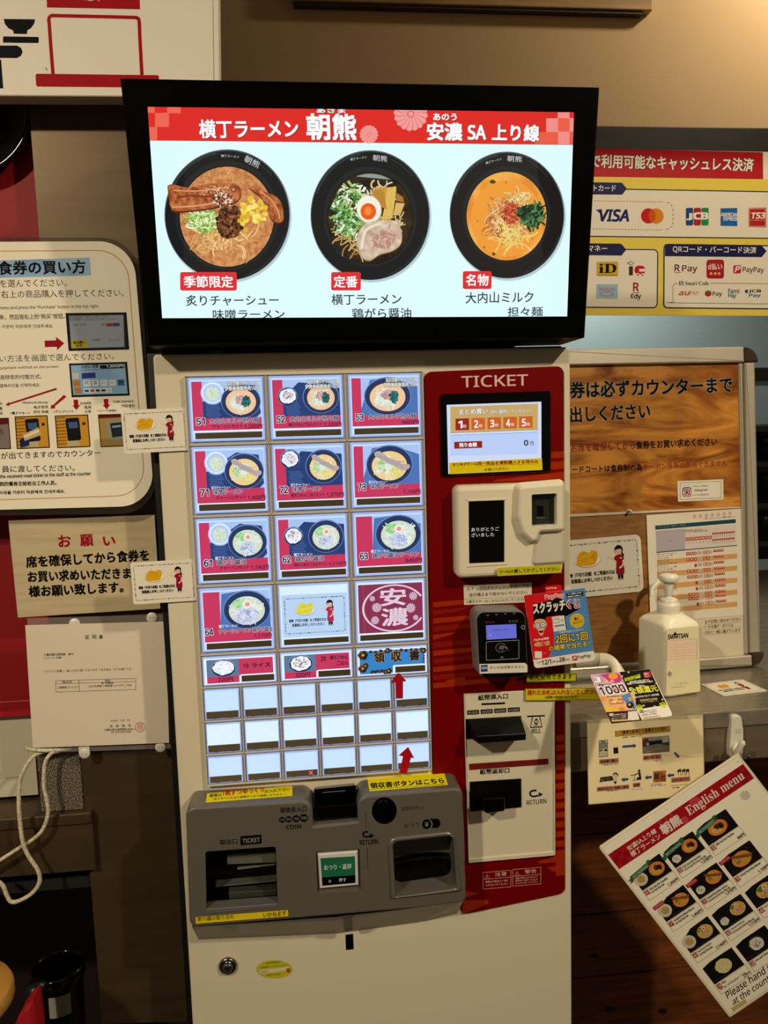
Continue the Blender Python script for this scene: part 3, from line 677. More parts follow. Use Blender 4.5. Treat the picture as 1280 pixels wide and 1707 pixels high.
s.quad(4, 74*k, 97, 75.6*k, E('#e8f2ff', 1.05)); s.quad(5, 76.5*k, 96.5, 84.5*k, mat('#4a3f26', .4)); done()
# half-height buttons
def half(c, t, price, plain, label):
    s, done = button(4, c, 2, label); h = s.h; k = h/43; p = PAL_E
    s.quad(1.5, 1.5, 98.5, h-1.5, E('#dcebff', 1.1)); s.up(); s.quad(5, 4*k, 96, 30*k, em(p['red'])); s.quad(5, 30*k, 49, 40*k, em(p['red'])); s.up(); s.quad(5, 4*k, 49, 30*k, em('#5c7894')); s.up()
    small_bowl(s, 28, 17*k, 17, 13.5*k, dict(p, white='#f2f6f8'), 1.0, plain)
    for i, q in enumerate(t): s.text(q[0], q[1], q[2]*k, q[3], q[2]*k, TXT, h=6.5*k, b=.05)
    s.text(price, 20, 38.5*k, 40, 38.5*k, TXT, h=7*k, b=.04); s.quad(51, 28.5*k, 98, 40*k, E('#dcebff', 1.1), dk=1); s.quad(52, 30.5*k, 97, 40*k, mat('#4a3f26', .4), dk=2); done()
half(0, [('19', 55, 19, 62), ('ライス', 67, 19, 92)], '220円', True, 'button 19 with a bowl of white rice')
half(2, [('20', 56, 15, 63), ('梅ちりめん', 69, 14, 94), ('ごはん', 78, 23, 94)], '320円', False, 'button 20 with a bowl of topped rice')
s, done = button(4, 4, 2, 'blue receipt button with a border of dark blossoms'); h = s.h; k = h/43
s.quad(1.5, 1.5, 98.5, h-1.5, E('#e4f0ff', 1.1)); s.up(); s.quad(4, 4*k, 96.5, 29*k, E('#2f86cc', .95)); s.quad(4, 29*k, 51, 40*k, E('#2f86cc', .95)); s.up()
FL = ['#2a2418', '#1c1812', '#5a2a20', '#3c3020', '#7a5a20']
for x, y, r_ in ((9, 10, 8), (8, 31, 7), (12, 27, 5), (45, 37, 5), (40, 38, 4), (95, 8, 5), (44, 5, 4.5)):
    for j in range(6): t = 1.05*j; s.ell(x+r_*.5*math.cos(t), y*k+r_*.5*math.sin(t), r_*.45, r_*.42, em(FL[j % 5]), dk=j % 2, n=10)
    s.ell(x, y*k, r_*.25, r_*.25, em('#c8a040'), dk=2, n=8)
for i in range(11): dots(s, 20+i*7.2, (5+(i % 2)*1.5)*k, .6, .6, 3, 2.2, FL+['#6a1c18'], em, 2)
for i in range(7): dots(s, 20+i*3, (37-(i % 2))*k, .6, .6, 3, 1.8, FL, em, 2)
for i in range(5): dots(s, 95.5, (12+i*4)*k, .5, .5, 2, 1.6, FL, em, 2)
s.up(2); D = em('#160e0c')
for t, x in (('領', 25), ('収', 49), ('書', 75)): s.text(t, x, 22*k, x+14, 22*k, E('#b8843c', .9), h=15*k, b=.13); 
s.up()
for t, x in (('領', 25), ('収', 49), ('書', 75)): s.text(t, x, 22*k, x+14, 22*k, D, h=15*k, b=.05)
s.quad(52, 28*k, 99, 41*k, E('#dcebff', 1.1), dk=1); s.quad(54, 30.5*k, 97, 40*k, mat('#4a3f26', .4), dk=2); done()
for r_ in (5, 6, 7):
    for c in range(6):
        s, done = button(r_, c, 1, None); h = s.h
        s.quad(2, 2, 98, h*.73, E('#c4ddff' if r_ != 6 else '#d6ecff', 1.08)); s.up(); s.quad(3, h*.73, 97, h-2, mat('#5a4f38', .4)); s.up()
        for x in (20, 70): s.quad(x, h-3, x+12, h-1.5, mat('#2a2418', .5))
        if (r_, c) == (7, 2):
            X_ = E('#ff4a5a', 1.6); s.line([(72, h*.78), (82, h*.92)], 3, X_); s.line([(82, h*.78), (72, h*.92)], 3, X_, dk=1)
        done()
# paper arrows stuck on the buttons
def stick(name, pts, m, Y=-.0105, z=(0, 0, 1), label=None, draw=None, th=.0004, parent=None):
    s = Sheet(wall(Y), z); s.body(pts, th, m)
    if draw: draw(s)
    return obj(name, s, parent or vm, label)
ARR = P('#a50f1c')
stick('arrow_sticker', [(1048, 185), (1090, 230), (1072, 232), (1072, 318), (1036, 320), (1033, 236), (1011, 236)], ARR, z=(320, 1060, 3.048), label='upper red paper arrow')
stick('arrow_sticker', [(1098, 564), (1128, 620), (1112, 620), (1090, 702), (1054, 696), (1072, 612), (1050, 608)], ARR, z=(320, 1060, 3.048), label='lower red paper arrow')
# ---- red payment panel
Y1 = -.003; s = Sheet(wall(Y1)); fr = s.fr
o_ = [fr.uv(*q) for q in ((707, 620), (940, 610), (942, 1489), (771, 1525), (764, 1500), (722, 1330))]
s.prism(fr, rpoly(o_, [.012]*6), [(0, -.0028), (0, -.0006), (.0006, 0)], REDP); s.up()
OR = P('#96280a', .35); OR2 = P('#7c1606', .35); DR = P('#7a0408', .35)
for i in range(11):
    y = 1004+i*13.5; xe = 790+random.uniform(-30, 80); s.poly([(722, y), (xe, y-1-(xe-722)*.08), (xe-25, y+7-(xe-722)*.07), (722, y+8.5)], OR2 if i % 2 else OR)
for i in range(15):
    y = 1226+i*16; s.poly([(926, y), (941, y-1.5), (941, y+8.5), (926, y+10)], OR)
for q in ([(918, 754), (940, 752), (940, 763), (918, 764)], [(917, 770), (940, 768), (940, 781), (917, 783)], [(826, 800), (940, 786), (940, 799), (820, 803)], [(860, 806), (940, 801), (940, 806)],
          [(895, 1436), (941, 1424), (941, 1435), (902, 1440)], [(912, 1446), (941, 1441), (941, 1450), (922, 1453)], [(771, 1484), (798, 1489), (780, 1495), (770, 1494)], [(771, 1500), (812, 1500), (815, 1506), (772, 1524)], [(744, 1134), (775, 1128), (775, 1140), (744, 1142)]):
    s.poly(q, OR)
s.up(); s.zoom(700, 590, 4.923)
LP = P('#d6b2a4'); 
def stroke_text(paths, wd, m):
    for p in paths: s.line(p, wd, m)
s.text('TICKET', 342, 275, 886, 258, LP, h=92, b=.02)
s.zoom(740, 1120, 4.065); s.up()
for x0, y0, x1, y1 in ((264, 1360, 453, 1344), (466, 1340, 656, 1324)):
    sk = y1-y0
    s.frame_line(x0, y0, x1, y0+112, 2.2, LP, sk=sk); s.line([(x0, y0+46), (x1, y0+46+sk)], 2.2, LP, dk=1)
    s.line([(x0+28, y0+12), (x0+12, y0+38), (x0+46, y0+36)], 2.2, LP, dk=1, closed=True); s.line([(x0+29, y0+20), (x0+29, y0+32)], 2.5, LP, dk=1)
s.text('注意', 345, 1386, 425, 1380, LP, h=26); s.text('警告', 548, 1368, 625, 1361, LP, h=26)
s.text('硬貨は10枚以上一度に', 280, 1431, 437, 1420, LP, h=15); s.text('入れないでください', 280, 1453, 437, 1442, LP, h=15)
for i, t in enumerate(('故障の原因となりますので', '紙幣は一枚ずつ入れて', '水をかけないでください')): s.text(t, 484, 1405+i*17, 634, 1394+i*17, LP, h=12)
obj('payment_panel', s, vm, 'glossy red panel with orange streaks')
# ---- touch screen
ts = thing('touch_screen', vm.location, None, None); ts.parent = vm; ts.location = (0, 0, 0)
s = Sheet(wall(-.0075), (700, 590, 4.923)); fr = s.fr
b = MB(); o_ = rpoly([fr.uv(700+x/4.923, 590+y/4.923) for x, y in ((168, 332), (1070, 304), (1072, 970), (178, 1006))], .004); b.prism(fr, o_, [(0, -.005), (0, -.001), (.001, 0)], BLACKG); obj('bezel', b, ts)
s.base = .0004
s.poly([(218, 418), (995, 392), (996, 952), (232, 985)], E('#cdd8f2', 1.0)); s.up()
s.poly([(248, 434), (967, 408), (967, 622), (250, 648)], E('#cfae6a', .9)); s.poly([(248, 668), (970, 642), (968, 822), (250, 836)], E('#b9cdf6', 1.0)); s.up(); s.line([(248, 648), (967, 622)], 3, E('#8c7848', .8)); s.line([(248, 668), (970, 642)], 3, E('#7a90b8', .8))
s.text('まとめ買い', 322, 498, 555, 490, E('#8c6a34', .8), b=.12, h=44); s.text('(先に選択してください)', 575, 494, 905, 482, E('#8c6a34', .8), b=.12, h=32); s.up(); s.text('まとめ買い', 322, 498, 555, 490, E('#eef2fa', 1.0), b=.03, h=44); s.text('(先に選択してください)', 575, 494, 905, 482, E('#eef2fa', 1.0), h=32, b=.02)
for i, (x, y, c) in enumerate(((290, 531, '#9c1f18'), (420, 527, '#d0601c'), (552, 522, '#d0601c'), (682, 518, '#d0601c'), (811, 514, '#d0601c'))):
    s.poly([(x, y), (x+112, y-3), (x+113, y+93), (x+1, y+96)], E(c, .95)); s.text('12345'[i], x+26, y+78, x+56, y+77, E('#f2ecea', 1.0), h=58, b=.06, dk=1); s.text('枚', x+62, y+76, x+92, y+75, E('#f2ecea', 1.0), h=28, dk=1)
s.up(); s.poly([(280, 722), (509, 714), (510, 770), (281, 778)], E('#98180f', .9)); s.text('残り金額', 322, 765, 466, 760, E('#f0f0f0', 1.0), h=34, b=.06, dk=1)
s.text('0', 854, 752, 886, 751, E('#0a1020', 1.0), h=44, b=.05); s.text('円', 905, 752, 931, 751, E('#0a1020', 1.0), h=34, b=.03); obj('screen', s, ts, 'lit purchase screen')
YEL = P('#dcc414'); 
def d_(s):
    RD = P('#7c2c10'); s.text('まとめボタンは', 272, 920, 470, 912, INK, h=24, b=.04); s.text('同一商品を複数購入する時のみ', 474, 914, 970, 896, RD, h=30, b=.06); s.line([(474, 919), (970, 902)], 2.5, RD); s.text('お使いください', 530, 962, 726, 952, INK, h=24, b=.04)
stick('notice_sticker', [(240, 893), (1000, 856), (1005, 952), (242, 987)], YEL, Y=-.0088, z=(700, 590, 4.923), label='yellow label under the touch screen', draw=d_)
# ---- code reader
cr = thing('code_reader', (0, 0, 0), None, None); cr.parent = vm
RY = -.032; fr = wall(RY); z2 = (740, 790, 5.818); pz = lambda x, y, f=None: (f or fr).uv(z2[0]+x/z2[2], z2[1]+y/z2[2])
b = MB(); o_ = rpoly([pz(*q) for q in ((112, 118), (1166, 80), (1166, 970), (128, 1024))], .010, 7)
WHITE_R = mat('#d4c8aa', .4, spec=.25, name='white_reader'); 
b.prism(fr, o_, [(0, -.029), (0, -.010), (.0012, -.005), (.004, -.0014), (.008, 0)], WHITE_R, smooth=False)
hb = obj('housing', b, cr)
cut(hb, cutter(fr, [pz(*q) for q in ((238, 268), (588, 255), (588, 858), (244, 872))], -.004, .02, BLACKS))
s = Sheet(wall(RY+.0036), z2); s.base = 0; s.poly([(236, 266), (590, 253), (590, 860), (242, 874)], BLACKG); s.up(); W2 = E('#dfe2e4', .85)
s.text('ありがとうご', 264, 560, 535, 550, W2, h=38); s.text('ざいました', 266, 612, 486, 605, W2, h=38); obj('screen', s, cr, 'black screen with white words')
for x0, y0, x1, y1, x2, y2, x3, y3 in ((215, 250, 610, 232, 588, 255, 238, 268), (215, 905, 615, 880, 588, 858, 244, 872)): 
    b = MB(); o_ = ccw([pz(*q) for q in ((x0, y0), (x1, y1), (x2, y2), (x3, y3))]); b.prism(fr, o_, [(0, 0), (0, .0006), (.0006, .0012)], WHITE_R); obj('screen_ledge', b, cr)
b = MB(); fr2 = wall(RY-.013); o_ = rpoly([pz(x, y, fr2) for x, y in ((735, 128), (1160, 92), (1158, 545), (930, 560), (885, 680), (770, 575), (722, 420))], [.004, .012, .006, .006, .003, .004, .006][::1], 5)
b.prism(fr2, o_, [(-.006, -.0132), (-.003, -.007), (0, -.002), (.003, 0)], WHITE_R); sb = obj('scanner_hood', b, cr)
win = [pz(x, y, fr2) for x, y in ((850, 200), (1095, 188), (1095, 492), (852, 506))]
cut(sb, cutter(fr2, rpoly(win, .002), -.0128, .01, BLACKS))
s = Sheet(wall(RY-.0006), z2); s.poly([(845, 195), (1100, 182), (1100, 498), (848, 512)], mat('#1e211b', .3)); s.up(); s.quad(900, 310, 965, 410, BLACKG); s.line([(895, 428), (985, 424)], 5, P('#6a6a5c')); obj('scanner_window', s, cr, 'dark scanner window')
b = MB(); fr3 = wall(RY-.004); o_ = rpoly([pz(x, y, fr3) for x, y in ((905, 575), (1160, 552), (1160, 860), (870, 878))], .004); b.prism(fr3, ccw(o_), [(-.003, -.004), (.002, 0)], mat('#c0b49c', .45)); obj('lower_ramp', b, cr)
def d_(s): s.text('3～4cm離してかざしてください', 540, 968, 1115, 938, INK, h=38, b=.04)
stick('notice_sticker', [(515, 912), (1138, 878), (1140, 958), (517, 992)], P('#b8b01c'), Y=RY-.0046, z=z2, label='yellow green label on the code reader', draw=d_)
def d_(s):
    s.text('ICチップ付きのクレジットカードは', 225, 1130, 823, 1102, INK, h=34, b=.03); s.text('音が鳴るまで抜かないでください', 245, 1192, 808, 1165, INK, h=34, b=.03)
    s.line([(195, 1215), (850, 1190)], 2.5, INK); s.text('↓電子マネーはこちらにかざしてください', 215, 1256, 800, 1228, INK, h=28, b=.03)
stick('notice_sticker', [(190, 1080), (850, 1053), (852, 1243), (195, 1272)], P('#c9bda6'), Y=-.0042, z=z2, label='white label above the card reader', draw=d_)
# ---- card reader
kr = thing('card_reader', (0, 0, 0), None, None); kr.parent = vm
z3 = (780, 1000, 11.636); KY = -.046; fr = wall(KY); pk = lambda x, y, f=None: (f or fr).uv(z3[0]+x/z3[2], z3[1]+y/z3[2])
b = MB(); o_ = rpoly([pk(*q) for q in ((150, 232), (1122, 222), (1172, 1520), (222, 1530))], .013, 8)
b.prism(fr, o_, [(-.001, -.043), (0, -.004), (.0012, -.001)], mat('#77716a', .35), mfront=BLACKG); b.prism(fr, offset(o_, .0014), [(0, -.002), (0, -.0005), (.0012, .0006)], BLACKG); kh = obj('housing', b, kr)
s = Sheet(fr, z3, base=.0008)
s.poly([(345, 492), (930, 465), (942, 738), (358, 772)], E('#6a70d8', .85)); s.up(); NV = E('#26307a', .8)
s.text('支払い中', 475, 615, 770, 590, NV, h=44); s.ell(435, 678, 14, 10, E('#c8d0f4', .8), n=10); obj('screen', s, kr, 'small violet lit screen')
s = Sheet(fr, z3, base=.0008); GR = P('#b8b8b4')
for i in range(3): s.rr(335+i*62, 415+i*-2, 380+i*62, 450-i*2, 8, mat('#5a1414', .4)); s.rr(790+i*62, 396-i*2, 832+i*62, 432-i*2, 8, mat('#46521e', .4))
s.up(); s.frame_line(352, 812, 985, 1170, 6, GR, sk=-34, r=12)
for x, y in ((350, 285), (520, 272), (690, 258), (860, 250)): s.poly([(x, y), (x+60, y-3), (x+48, y+22), (x+16, y+24)], mat('#5e605e', .25))
s.line([(640+105*math.cos(R(a)), 925+85*math.sin(R(a))) for a in range(40, 325, 12)], 4, GR)
for i in range(4): s.line([(595+i*24, 950+i*8), (608+i*24, 928), (598+i*24, 898-i*8)], 5, GR)
s.line(spline([(700, 895), (740, 905), (770, 940)], 4), 4, GR); s.line(spline([(715, 925), (745, 945), (775, 975)], 4), 4, GR); s.line([(690, 915), (740, 930)], 4, GR)
s.frame_line(1045, 495, 1095, 562, 6, GR); s.line([(1010, 530), (1042, 530)], 6, GR); s.text('PAY', 632, 1125, 684, 1122, GR, h=26); join_print(kh, s)
def d_(s):
    s.poly([(245, 1268), (380, 1258), (384, 1390), (250, 1398)], P('#123a78')); s.up(); s.text('AMERICAN', 255, 1322, 376, 1314, P('#c8cdd2'), h=22, b=.05); s.text('EXPRESS', 268, 1350, 376, 1342, P('#c8cdd2'), h=22, b=.05)
    s.text('タッチ決済使えません', 420, 1345, 1095, 1322, INK, h=56, b=.02)
stick('notice_sticker', [(220, 1245), (1100, 1222), (1150, 1262), (1155, 1405), (228, 1432)], P('#d8cfb8'), Y=KY-.0009, z=z3, label='white strip label across the card reader', draw=d_)
# ---- bill unit
bu = thing('bill_unit', (0, 0, 0), None, None); bu.parent = vm
z4 = (740, 1120, 4.065); BY = -.0048; fr = wall(BY); pb = lambda x, y, f=None: (f or fr).uv(z4[0]+x/z4[2], z4[1]+y/z4[2])
s = Sheet(fr, z4); o_ = ccw([pb(*q) for q in ((134, 150), (748, 118), (752, 1240), (164, 1292))]); s.prism(fr, o_, [(0, -.004), (0, -.0005), (.0005, 0)], IVORY); s.up()
s.text('紙幣挿入口', 232, 195, 432, 182, INK, h=36, b=.06); s.rr(253, 213, 415, 226, 6, INK, sk=-7)
for i, t in enumerate(('¥1000', '¥2000', '¥5000', '¥10000')):
    x = 155+i*92; y = 262-i*6; s.poly([(x, y), (x+82, y-5), (x+84, y+25), (x+2, y+30)], INK); s.text(t, x+9, y+25-1, x+75, y+19, P('#b8ae98'), h=16, dk=1)
s.line([(563, 302), (684, 297)], 10, INK); s.line([(600, 306), (584, 376), (664, 372), (648, 304)], 7, INK, dk=1); s.line([(584, 376), (664, 372)], 8, INK, dk=2); s.poly([(626, 312), (638, 330), (612, 332)], INK, dk=1)
s.text('￥', 606, 366, 642, 364, INK, h=30, b=.03); s.text('BILL', 594, 416, 656, 412, INK, h=28, b=.05)
s.text('紙幣返却口', 244, 696, 442, 684, INK, h=34, b=.06)
s.line(spline([(628, 803), (600, 806), (584, 818), (588, 838), (610, 844), (640, 838)], 5), 12, INK); s.poly([(640, 816), (672, 828), (644, 848)], INK, dk=1); s.text('RETURN', 560, 902, 694, 890, INK, h=30, b=.03)
obj('plate', s, bu)
b = MB()
for q in (((134, 150), (140, 150), (170, 1292), (164, 1292)), ((741, 118), (748, 118), (752, 1240), (742, 1240)), ((165, 1264), (742, 1214), (752, 1240), (164, 1292))):
    b.prism(fr, ccw([pb(*t) for t in q]), [(0, 0), (0, .0018), (.0006, .0024)], IVORY)
obj('rim', b, bu)
def hull(back, front, yb, yf, m, f=pb):
    q = MB(); fb, ff = wall(yb), wall(yf); A = [fb.W(*f(x, y, fb)) for x, y in back]; B = [ff.W(*f(x, y, ff)) for x, y in front]
    q.add(A+B, [(3, 2, 1, 0), (4, 5, 6, 7), (0, 1, 5, 4), (1, 2, 6, 5), (2, 3, 7, 6), (3, 0, 4, 7)], m); return q
q = MB(); q.prism(fr, ccw([pb(*t) for t in ((143, 320), (520, 298), (522, 432), (146, 452))]), [(0, 0), (0, .002)], BLACKS); obj('slot_plate', q, bu)
obj('bill_slot', hull([(160, 322), (519, 300), (520, 428), (170, 446)], [(222, 436), (558, 418), (556, 464), (230, 487)], BY-.002, -.043, BLACKS), bu, 'black bill mouth', bevel=.002)
q = MB(); q.prism(fr, ccw([pb(*t) for t in ((174, 744), (520, 722), (523, 912), (176, 943))]), [(0, 0), (0, .002)], BLACKS); obj('return_plate', q, bu)
obj('bill_return', hull([(240, 835), (425, 822), (425, 905), (240, 925)], [(266, 862), (408, 852), (410, 946), (284, 963)], BY-.002, -.038, BLACKG), bu, 'black bill return lip', bevel=.003)
def d_(s): s.text('濡れた紙幣・折れた紙幣は入れないでください', 225, 652, 695, 612, P('#4a0c0c'), h=20)
stick('notice_sticker', [(170, 624), (706, 588), (707, 626), (172, 665)], P('#6e1a1a'), Y=-.0056, z=z4, label='dark red strip label between the bill slots', draw=d_)
def d_(s): s.frame_line(577, 808, 986, 868, 5, INK, sk=-4); s.text('新札使用できます', 604, 854, 952, 846, INK, h=42, b=.05)
stick('notice_sticker', [(574, 806), (986, 798), (988, 864), (577, 874)], P('#b0a81c'), Y=-.0072, z=(760, 960, 4.923), label='narrow olive yellow label about new notes', draw=d_)
def d_(s): s.frame_line(568, 926, 1184, 1022, 4, INK, sk=-6); s.text('濡れたお札は入れないでください', 584, 978, 1168, 970, P('#a0180c'), h=40, b=.07); s.text('（故障の原因になります）', 730, 1008, 1000, 1003, INK, h=22, b=.05)
stick('notice_sticker', [(566, 924), (1185, 918), (1178, 1020), (568, 1027)], P('#c8b41c'), Y=-.0080, z=(760, 960, 4.923), label='yellow label with red words about wet notes', draw=d_)
# ---- coin and ticket unit
cu = thing('coin_unit', (0, 0, 0), None, None); cu.parent = vm
CYY = -.056; fr = wall(CYY); pc = lambda x, y, f=None: (f or fr).uv(x, y)
pts = [(309, 1347), (520, 1334.5), (522.5, 1377.6), (596.5, 1369.8), (595, 1328), (771, 1313), (777.5, 1504), (700, 1514), (316, 1547)]
rad = [.013, .018, .002, .002, .018, .013, .010, .05, .012]
b = MB(); o_ = [pc(*q) for q in pts]; 
if area2(o_) < 0: o_ = o_[::-1]; rad = rad[::-1]
o_ = rpoly(o_, rad, 8); b.prism(fr, o_, [(0, -.0555), (0, -.0034), (.0010, -.0012), (.0034, 0)], SILVER)
hs = obj('housing', b, cu)
z6 = (300, 1290, 4.923); z7 = (500, 1270, 4.414); p6 = lambda x, y, f=None: (f or fr).uv(300+x/4.923, 1290+y/4.923); p7 = lambda x, y, f=None: (f or fr).uv(500+x/4.414, 1270+y/4.414)
tk = rpoly([p6(*q) for q in ((208, 638), (786, 596), (802, 1075), (218, 1128))], .004)
ch = rpoly([p7(*q) for q in ((682, 585), (1126, 538), (1148, 928), (704, 992))], [.002, .002, .012, .012] if area2([p7(*q) for q in ((682, 585), (1126, 538), (1148, 928), (704, 992))]) > 0 else [.014, .014, .002, .002][::1])
lv = [p7(620+92*math.cos(R(a)), 360-100*math.sin(R(a))) for a in range(0, 360, 10)]
gb = [p7(*q) for q in ((118, 662), (440, 640), (450, 948), (128, 972))]
cut(hs, cutter(fr, tk, -.052, .02, BLACKS), cutter(fr, ch, -.050, .02, BLACKS), cutter(fr, lv, -.022, .02, BLACKS), cutter(fr, gb, -.004, .02, SILVER))
# lower lip of the unit
b = MB(); q = [(320, 1549), (560, 1538), (700, 1516), (772, 1506)]; q2 = [(331, 1566), (560, 1556), (700, 1537), (762, 1522)]
f1, f2 = wall(CYY+.003), wall(-.0006); A = [f1.W(*f1.uv(x, y-4)) for x, y in q]; B = [f2.W(*f2.uv(x, y)) for x, y in q2]; A2 = [v+Vector((0, .052, 0)) for v in A]
n = 4; vs = A+B+A2; fs = []
for i in range(3): fs += [(i+1, i, n+i, n+i+1), (n+i+1, n+i, 2*n+i, 2*n+i+1), (i, i+1, 2*n+i+1, 2*n+i)]
fs += [(0, 2*n, n), (n-1, 2*n-1, 3*n-1)]; b.add(vs, fs, SILVER); obj('lower_lip', b, cu)
s = Sheet(fr, z6, base=.00012); K = INK
s.text('硬貨投入口', 822, 322, 1036, 308, K, h=44, b=.03)
for x, y, r_, t in ((838, 377, 25, '10'), (891, 373, 27, '50'), (953, 368, 30, '100'), (1017, 362, 34, '500')):
    s.ell(x, y, r_, r_*.98, K, n=24); s.text(t, x-r_*.66, y+r_*.38, x+r_*.66, y+r_*.34, P('#8a857c'), h=r_*.75, dk=1)
s.text('COIN', 872, 456, 992, 448, K, h=34, b=.05); s.text('取出口', 328, 582, 470, 572, K, h=42, b=.03)
s.poly([(494, 512), (668, 498), (670, 572), (496, 586)], K); s.text('TICKET', 514, 568, 656, 556, P('#8a857c'), h=34, b=.03, dk=1)
s.zoom(*z7)
s.text('返却ボタン', 744, 362, 914, 350, K, h=34); s.text('おつり', 766, 488, 880, 480, K, h=36)
for x in (1000, 966): s.ell(x, 452, 33, 36, K, n=24); s.up()
s.ell(934, 458, 40, 40, P('#8a857c'), n=24); s.up(); s.ell(932, 458, 36, 38, K, n=24); s.text('¥', 918, 478, 946, 476, P('#8a857c'), h=36, dk=1)
s.line([(505, 372), (482, 373), (486, 490)], 2.6, K); s.line([(494, 632), (500, 784), (476, 786)], 2.6, K)
s.line(spline([(502, 514), (474, 517), (464, 532), (472, 548), (495, 552), (515, 547)], 5), 13, K); s.poly([(512, 524), (546, 542), (518, 562)], K, dk=1); s.text('RETURN', 441, 612, 573, 602, K, h=34, b=.04)
join_print(hs, s)
def pocket(name, out, w0, w1, m, parent, label=None):
    """inner lining of an opening: walls and a back"""
    q = MB(); o = [fr.W(u, v, w1) for u, v in out]; bk = [fr.W(u, v, w0) for u, v in out]; n = len(out); q.add(o+bk, [(i, n+i, n+(i+1) % n, (i+1) % n) for i in range(n)]+[tuple(n+i for i in range(n))], m); return obj(name, q, parent, label)
slot = pocket('ticket_slot', offset(tk, .0003), -.0518, -.0005, BLACKG, cu, 'dark ticket outlet')
OLV = mat('#5c5b4c', .3, name='clear_chute')
def inner(name, q4, Y, th, m, f, parent, bev=.0008):
    g = wall(Y); q = MB(); q.prism(g, ccw([f(x, y, g) for x, y in q4]), [(0, -th), (0, -bev), (bev, 0)], m); return obj(name, q, parent)
inner('chute', [(385, 660), (786, 640), (787, 728), (388, 746)], -.030, .02, OLV, p6, slot)
inner('chute', [(398, 972), (792, 955), (793, 1042), (404, 1066)], -.030, .02, mat('#34342a', .3), p6, slot)
inner('ledge', [(470, 780), (776, 742), (776, 752), (470, 790)], -.026, .02, OLV, p6, slot)
inner('ledge', [(290, 925), (790, 878), (790, 884), (290, 932)], -.022, .02, mat('#4a4a40', .3), p6, slot)
inner('ledge', [(216, 1112), (798, 1066), (802, 1098), (222, 1152)], -.0575, .02, mat('#b8b4a8', .15, .8), p6, slot)
tr_ = pocket('change_tray', offset(ch, .0003), -.0498, -.0005, mat('#5a544c', .35), cu, 'change tray opening')
g = wall(-.02); b = MB(); oo = [p7(x, y, g) for x, y in spline_xy([(690, 740), (900, 700), (1120, 705), (1125, 800), (1090, 880), (1000, 915), (860, 925), (740, 905), (692, 860)])]
b.prism(g, ccw(oo), [(0, -.025), (.001, -.002), (.004, 0)], BLACKG); obj('coin_cup', b, tr_)
b = MB(); out = ccw([p7(*q) for q in rpoly([(646, 560), (1135, 508), (1188, 945), (666, 1003)], [60, 60, 20, 20])]); inn = ccw([p7(*q) for q in rpoly([(684, 588), (1124, 540), (1146, 926), (706, 990)], [40, 40, 10, 10])])
n = len(out)
if len(inn) == n:
    st0 = min(range(n), key=lambda i: (Vector(inn[i])-Vector(out[0])).length); inn = inn[st0:]+inn[:st0]
    rings = [[fr.W(u, v, .0) for u, v in out], [fr.W(u, v, .0028) for u, v in offset(out, .0012)], [fr.W(u, v, .0028) for u, v in offset(inn, -.0012)], [fr.W(u, v, -.006) for u, v in inn]]
    vs = [v for r_ in rings for v in r_]; b.add(vs, [(k*n+i, k*n+(i+1) % n, (k+1)*n+(i+1) % n, (k+1)*n+i) for k in range(3) for i in range(n)], SILVER, True); obj('tray_rim', b, cu)
pocket('return_recess', offset(lv[::1] if area2(lv) > 0 else lv[::-1], .0003), -.0218, -.0005, BLACKS, cu)
g = wall(CYY+.006); b = MB(); b.prism(g, ccw([p7(618+70*math.cos(R(a)), 352-76*math.sin(R(a)), g) for a in range(0, 360, 10)]), [(0, -.014), (0, -.002), (.003, 0)], BLACKG); obj('return_lever', b, cu, 'round black return lever')
b = MB(); b.prism(fr, ccw([p7(*q) for q in ((130, 678), (424, 656), (430, 906), (146, 932))]), [(0, -.004), (0, -.0002), (.0016, .0014)], mat('#c9c4b8', .3)); rb = obj('return_button', b, cu, 'green lit change return button in a pale frame')
s = Sheet(fr, z7, base=.0016); s.poly([(150, 706), (403, 690), (408, 886), (164, 908)], BLACKG); s.up(); s.poly([(152, 708), (402, 692), (404, 830), (160, 846)], mat('#0d7a48', .3, emit=.30)); s.up()
s.text('おつり・返却', 178, 794, 376, 782, P('#e8ece4'), h=38); s.text('押す', 286, 880, 340, 876, P('#d8d8d0'), h=28); s.ell(219, 874, 11, 12, P('#7a7874'), n=14); obj('button_face', s, rb)
cs = hull([(523, 1312), (591, 1305), (596, 1366), (527, 1372)], [(523, 1316), (593, 1309), (596, 1338), (526, 1342)], -.006, -.030, BLACKG, pc); co_ = obj('coin_slot', cs, cu, 'black coin slot', bevel=.0015)
cs = hull([(527, 1340), (594, 1335), (595, 1364), (528, 1369)], [(527, 1344), (594, 1339), (595, 1362), (529, 1367)], -.02, -.047, BLACKG, pc); obj('slot_lip', cs, co_, bevel=.003)
s = Sheet(wall(-.0305), z7); s.line([(168, 226), (332, 212)], 3.5, P('#8a8a86')); join_print(co_, s)
# labels lying on the top of the unit
A_ = fr.W(*pc(309, 1347)); B_ = fr.W(*pc(520, 1334.5))
topf = Frame(A_+Vector((0, 0, .0008)), B_-A_, (0, 1, 0))
def d_(s): s.text('硬貨は', 240, 192, 340, 184, INK, h=26, b=.04); s.text('1枚ずつゆっくり', 346, 180, 690, 150, P('#b01810'), h=42, b=.07); s.text('お入れ下さい', 697, 158, 905, 138, INK, h=26, b=.04); s.text('（まとめて入れると硬貨がつまり故障になります！）', 268, 216, 872, 176, INK, h=20, b=.03)
s = Sheet(topf, z6); s.body([(222, 160), (922, 98), (922, 180), (210, 236)], .0003, P('#d8c414')); d_(s); obj('notice_sticker', s, vm, 'long yellow label lying above the coin slot')
A_ = fr.W(*pc(595, 1328)); B_ = fr.W(*pc(771, 1313))
topf = Frame(A_+Vector((0, 0, .0008)), B_-A_, (0, 1, 0))
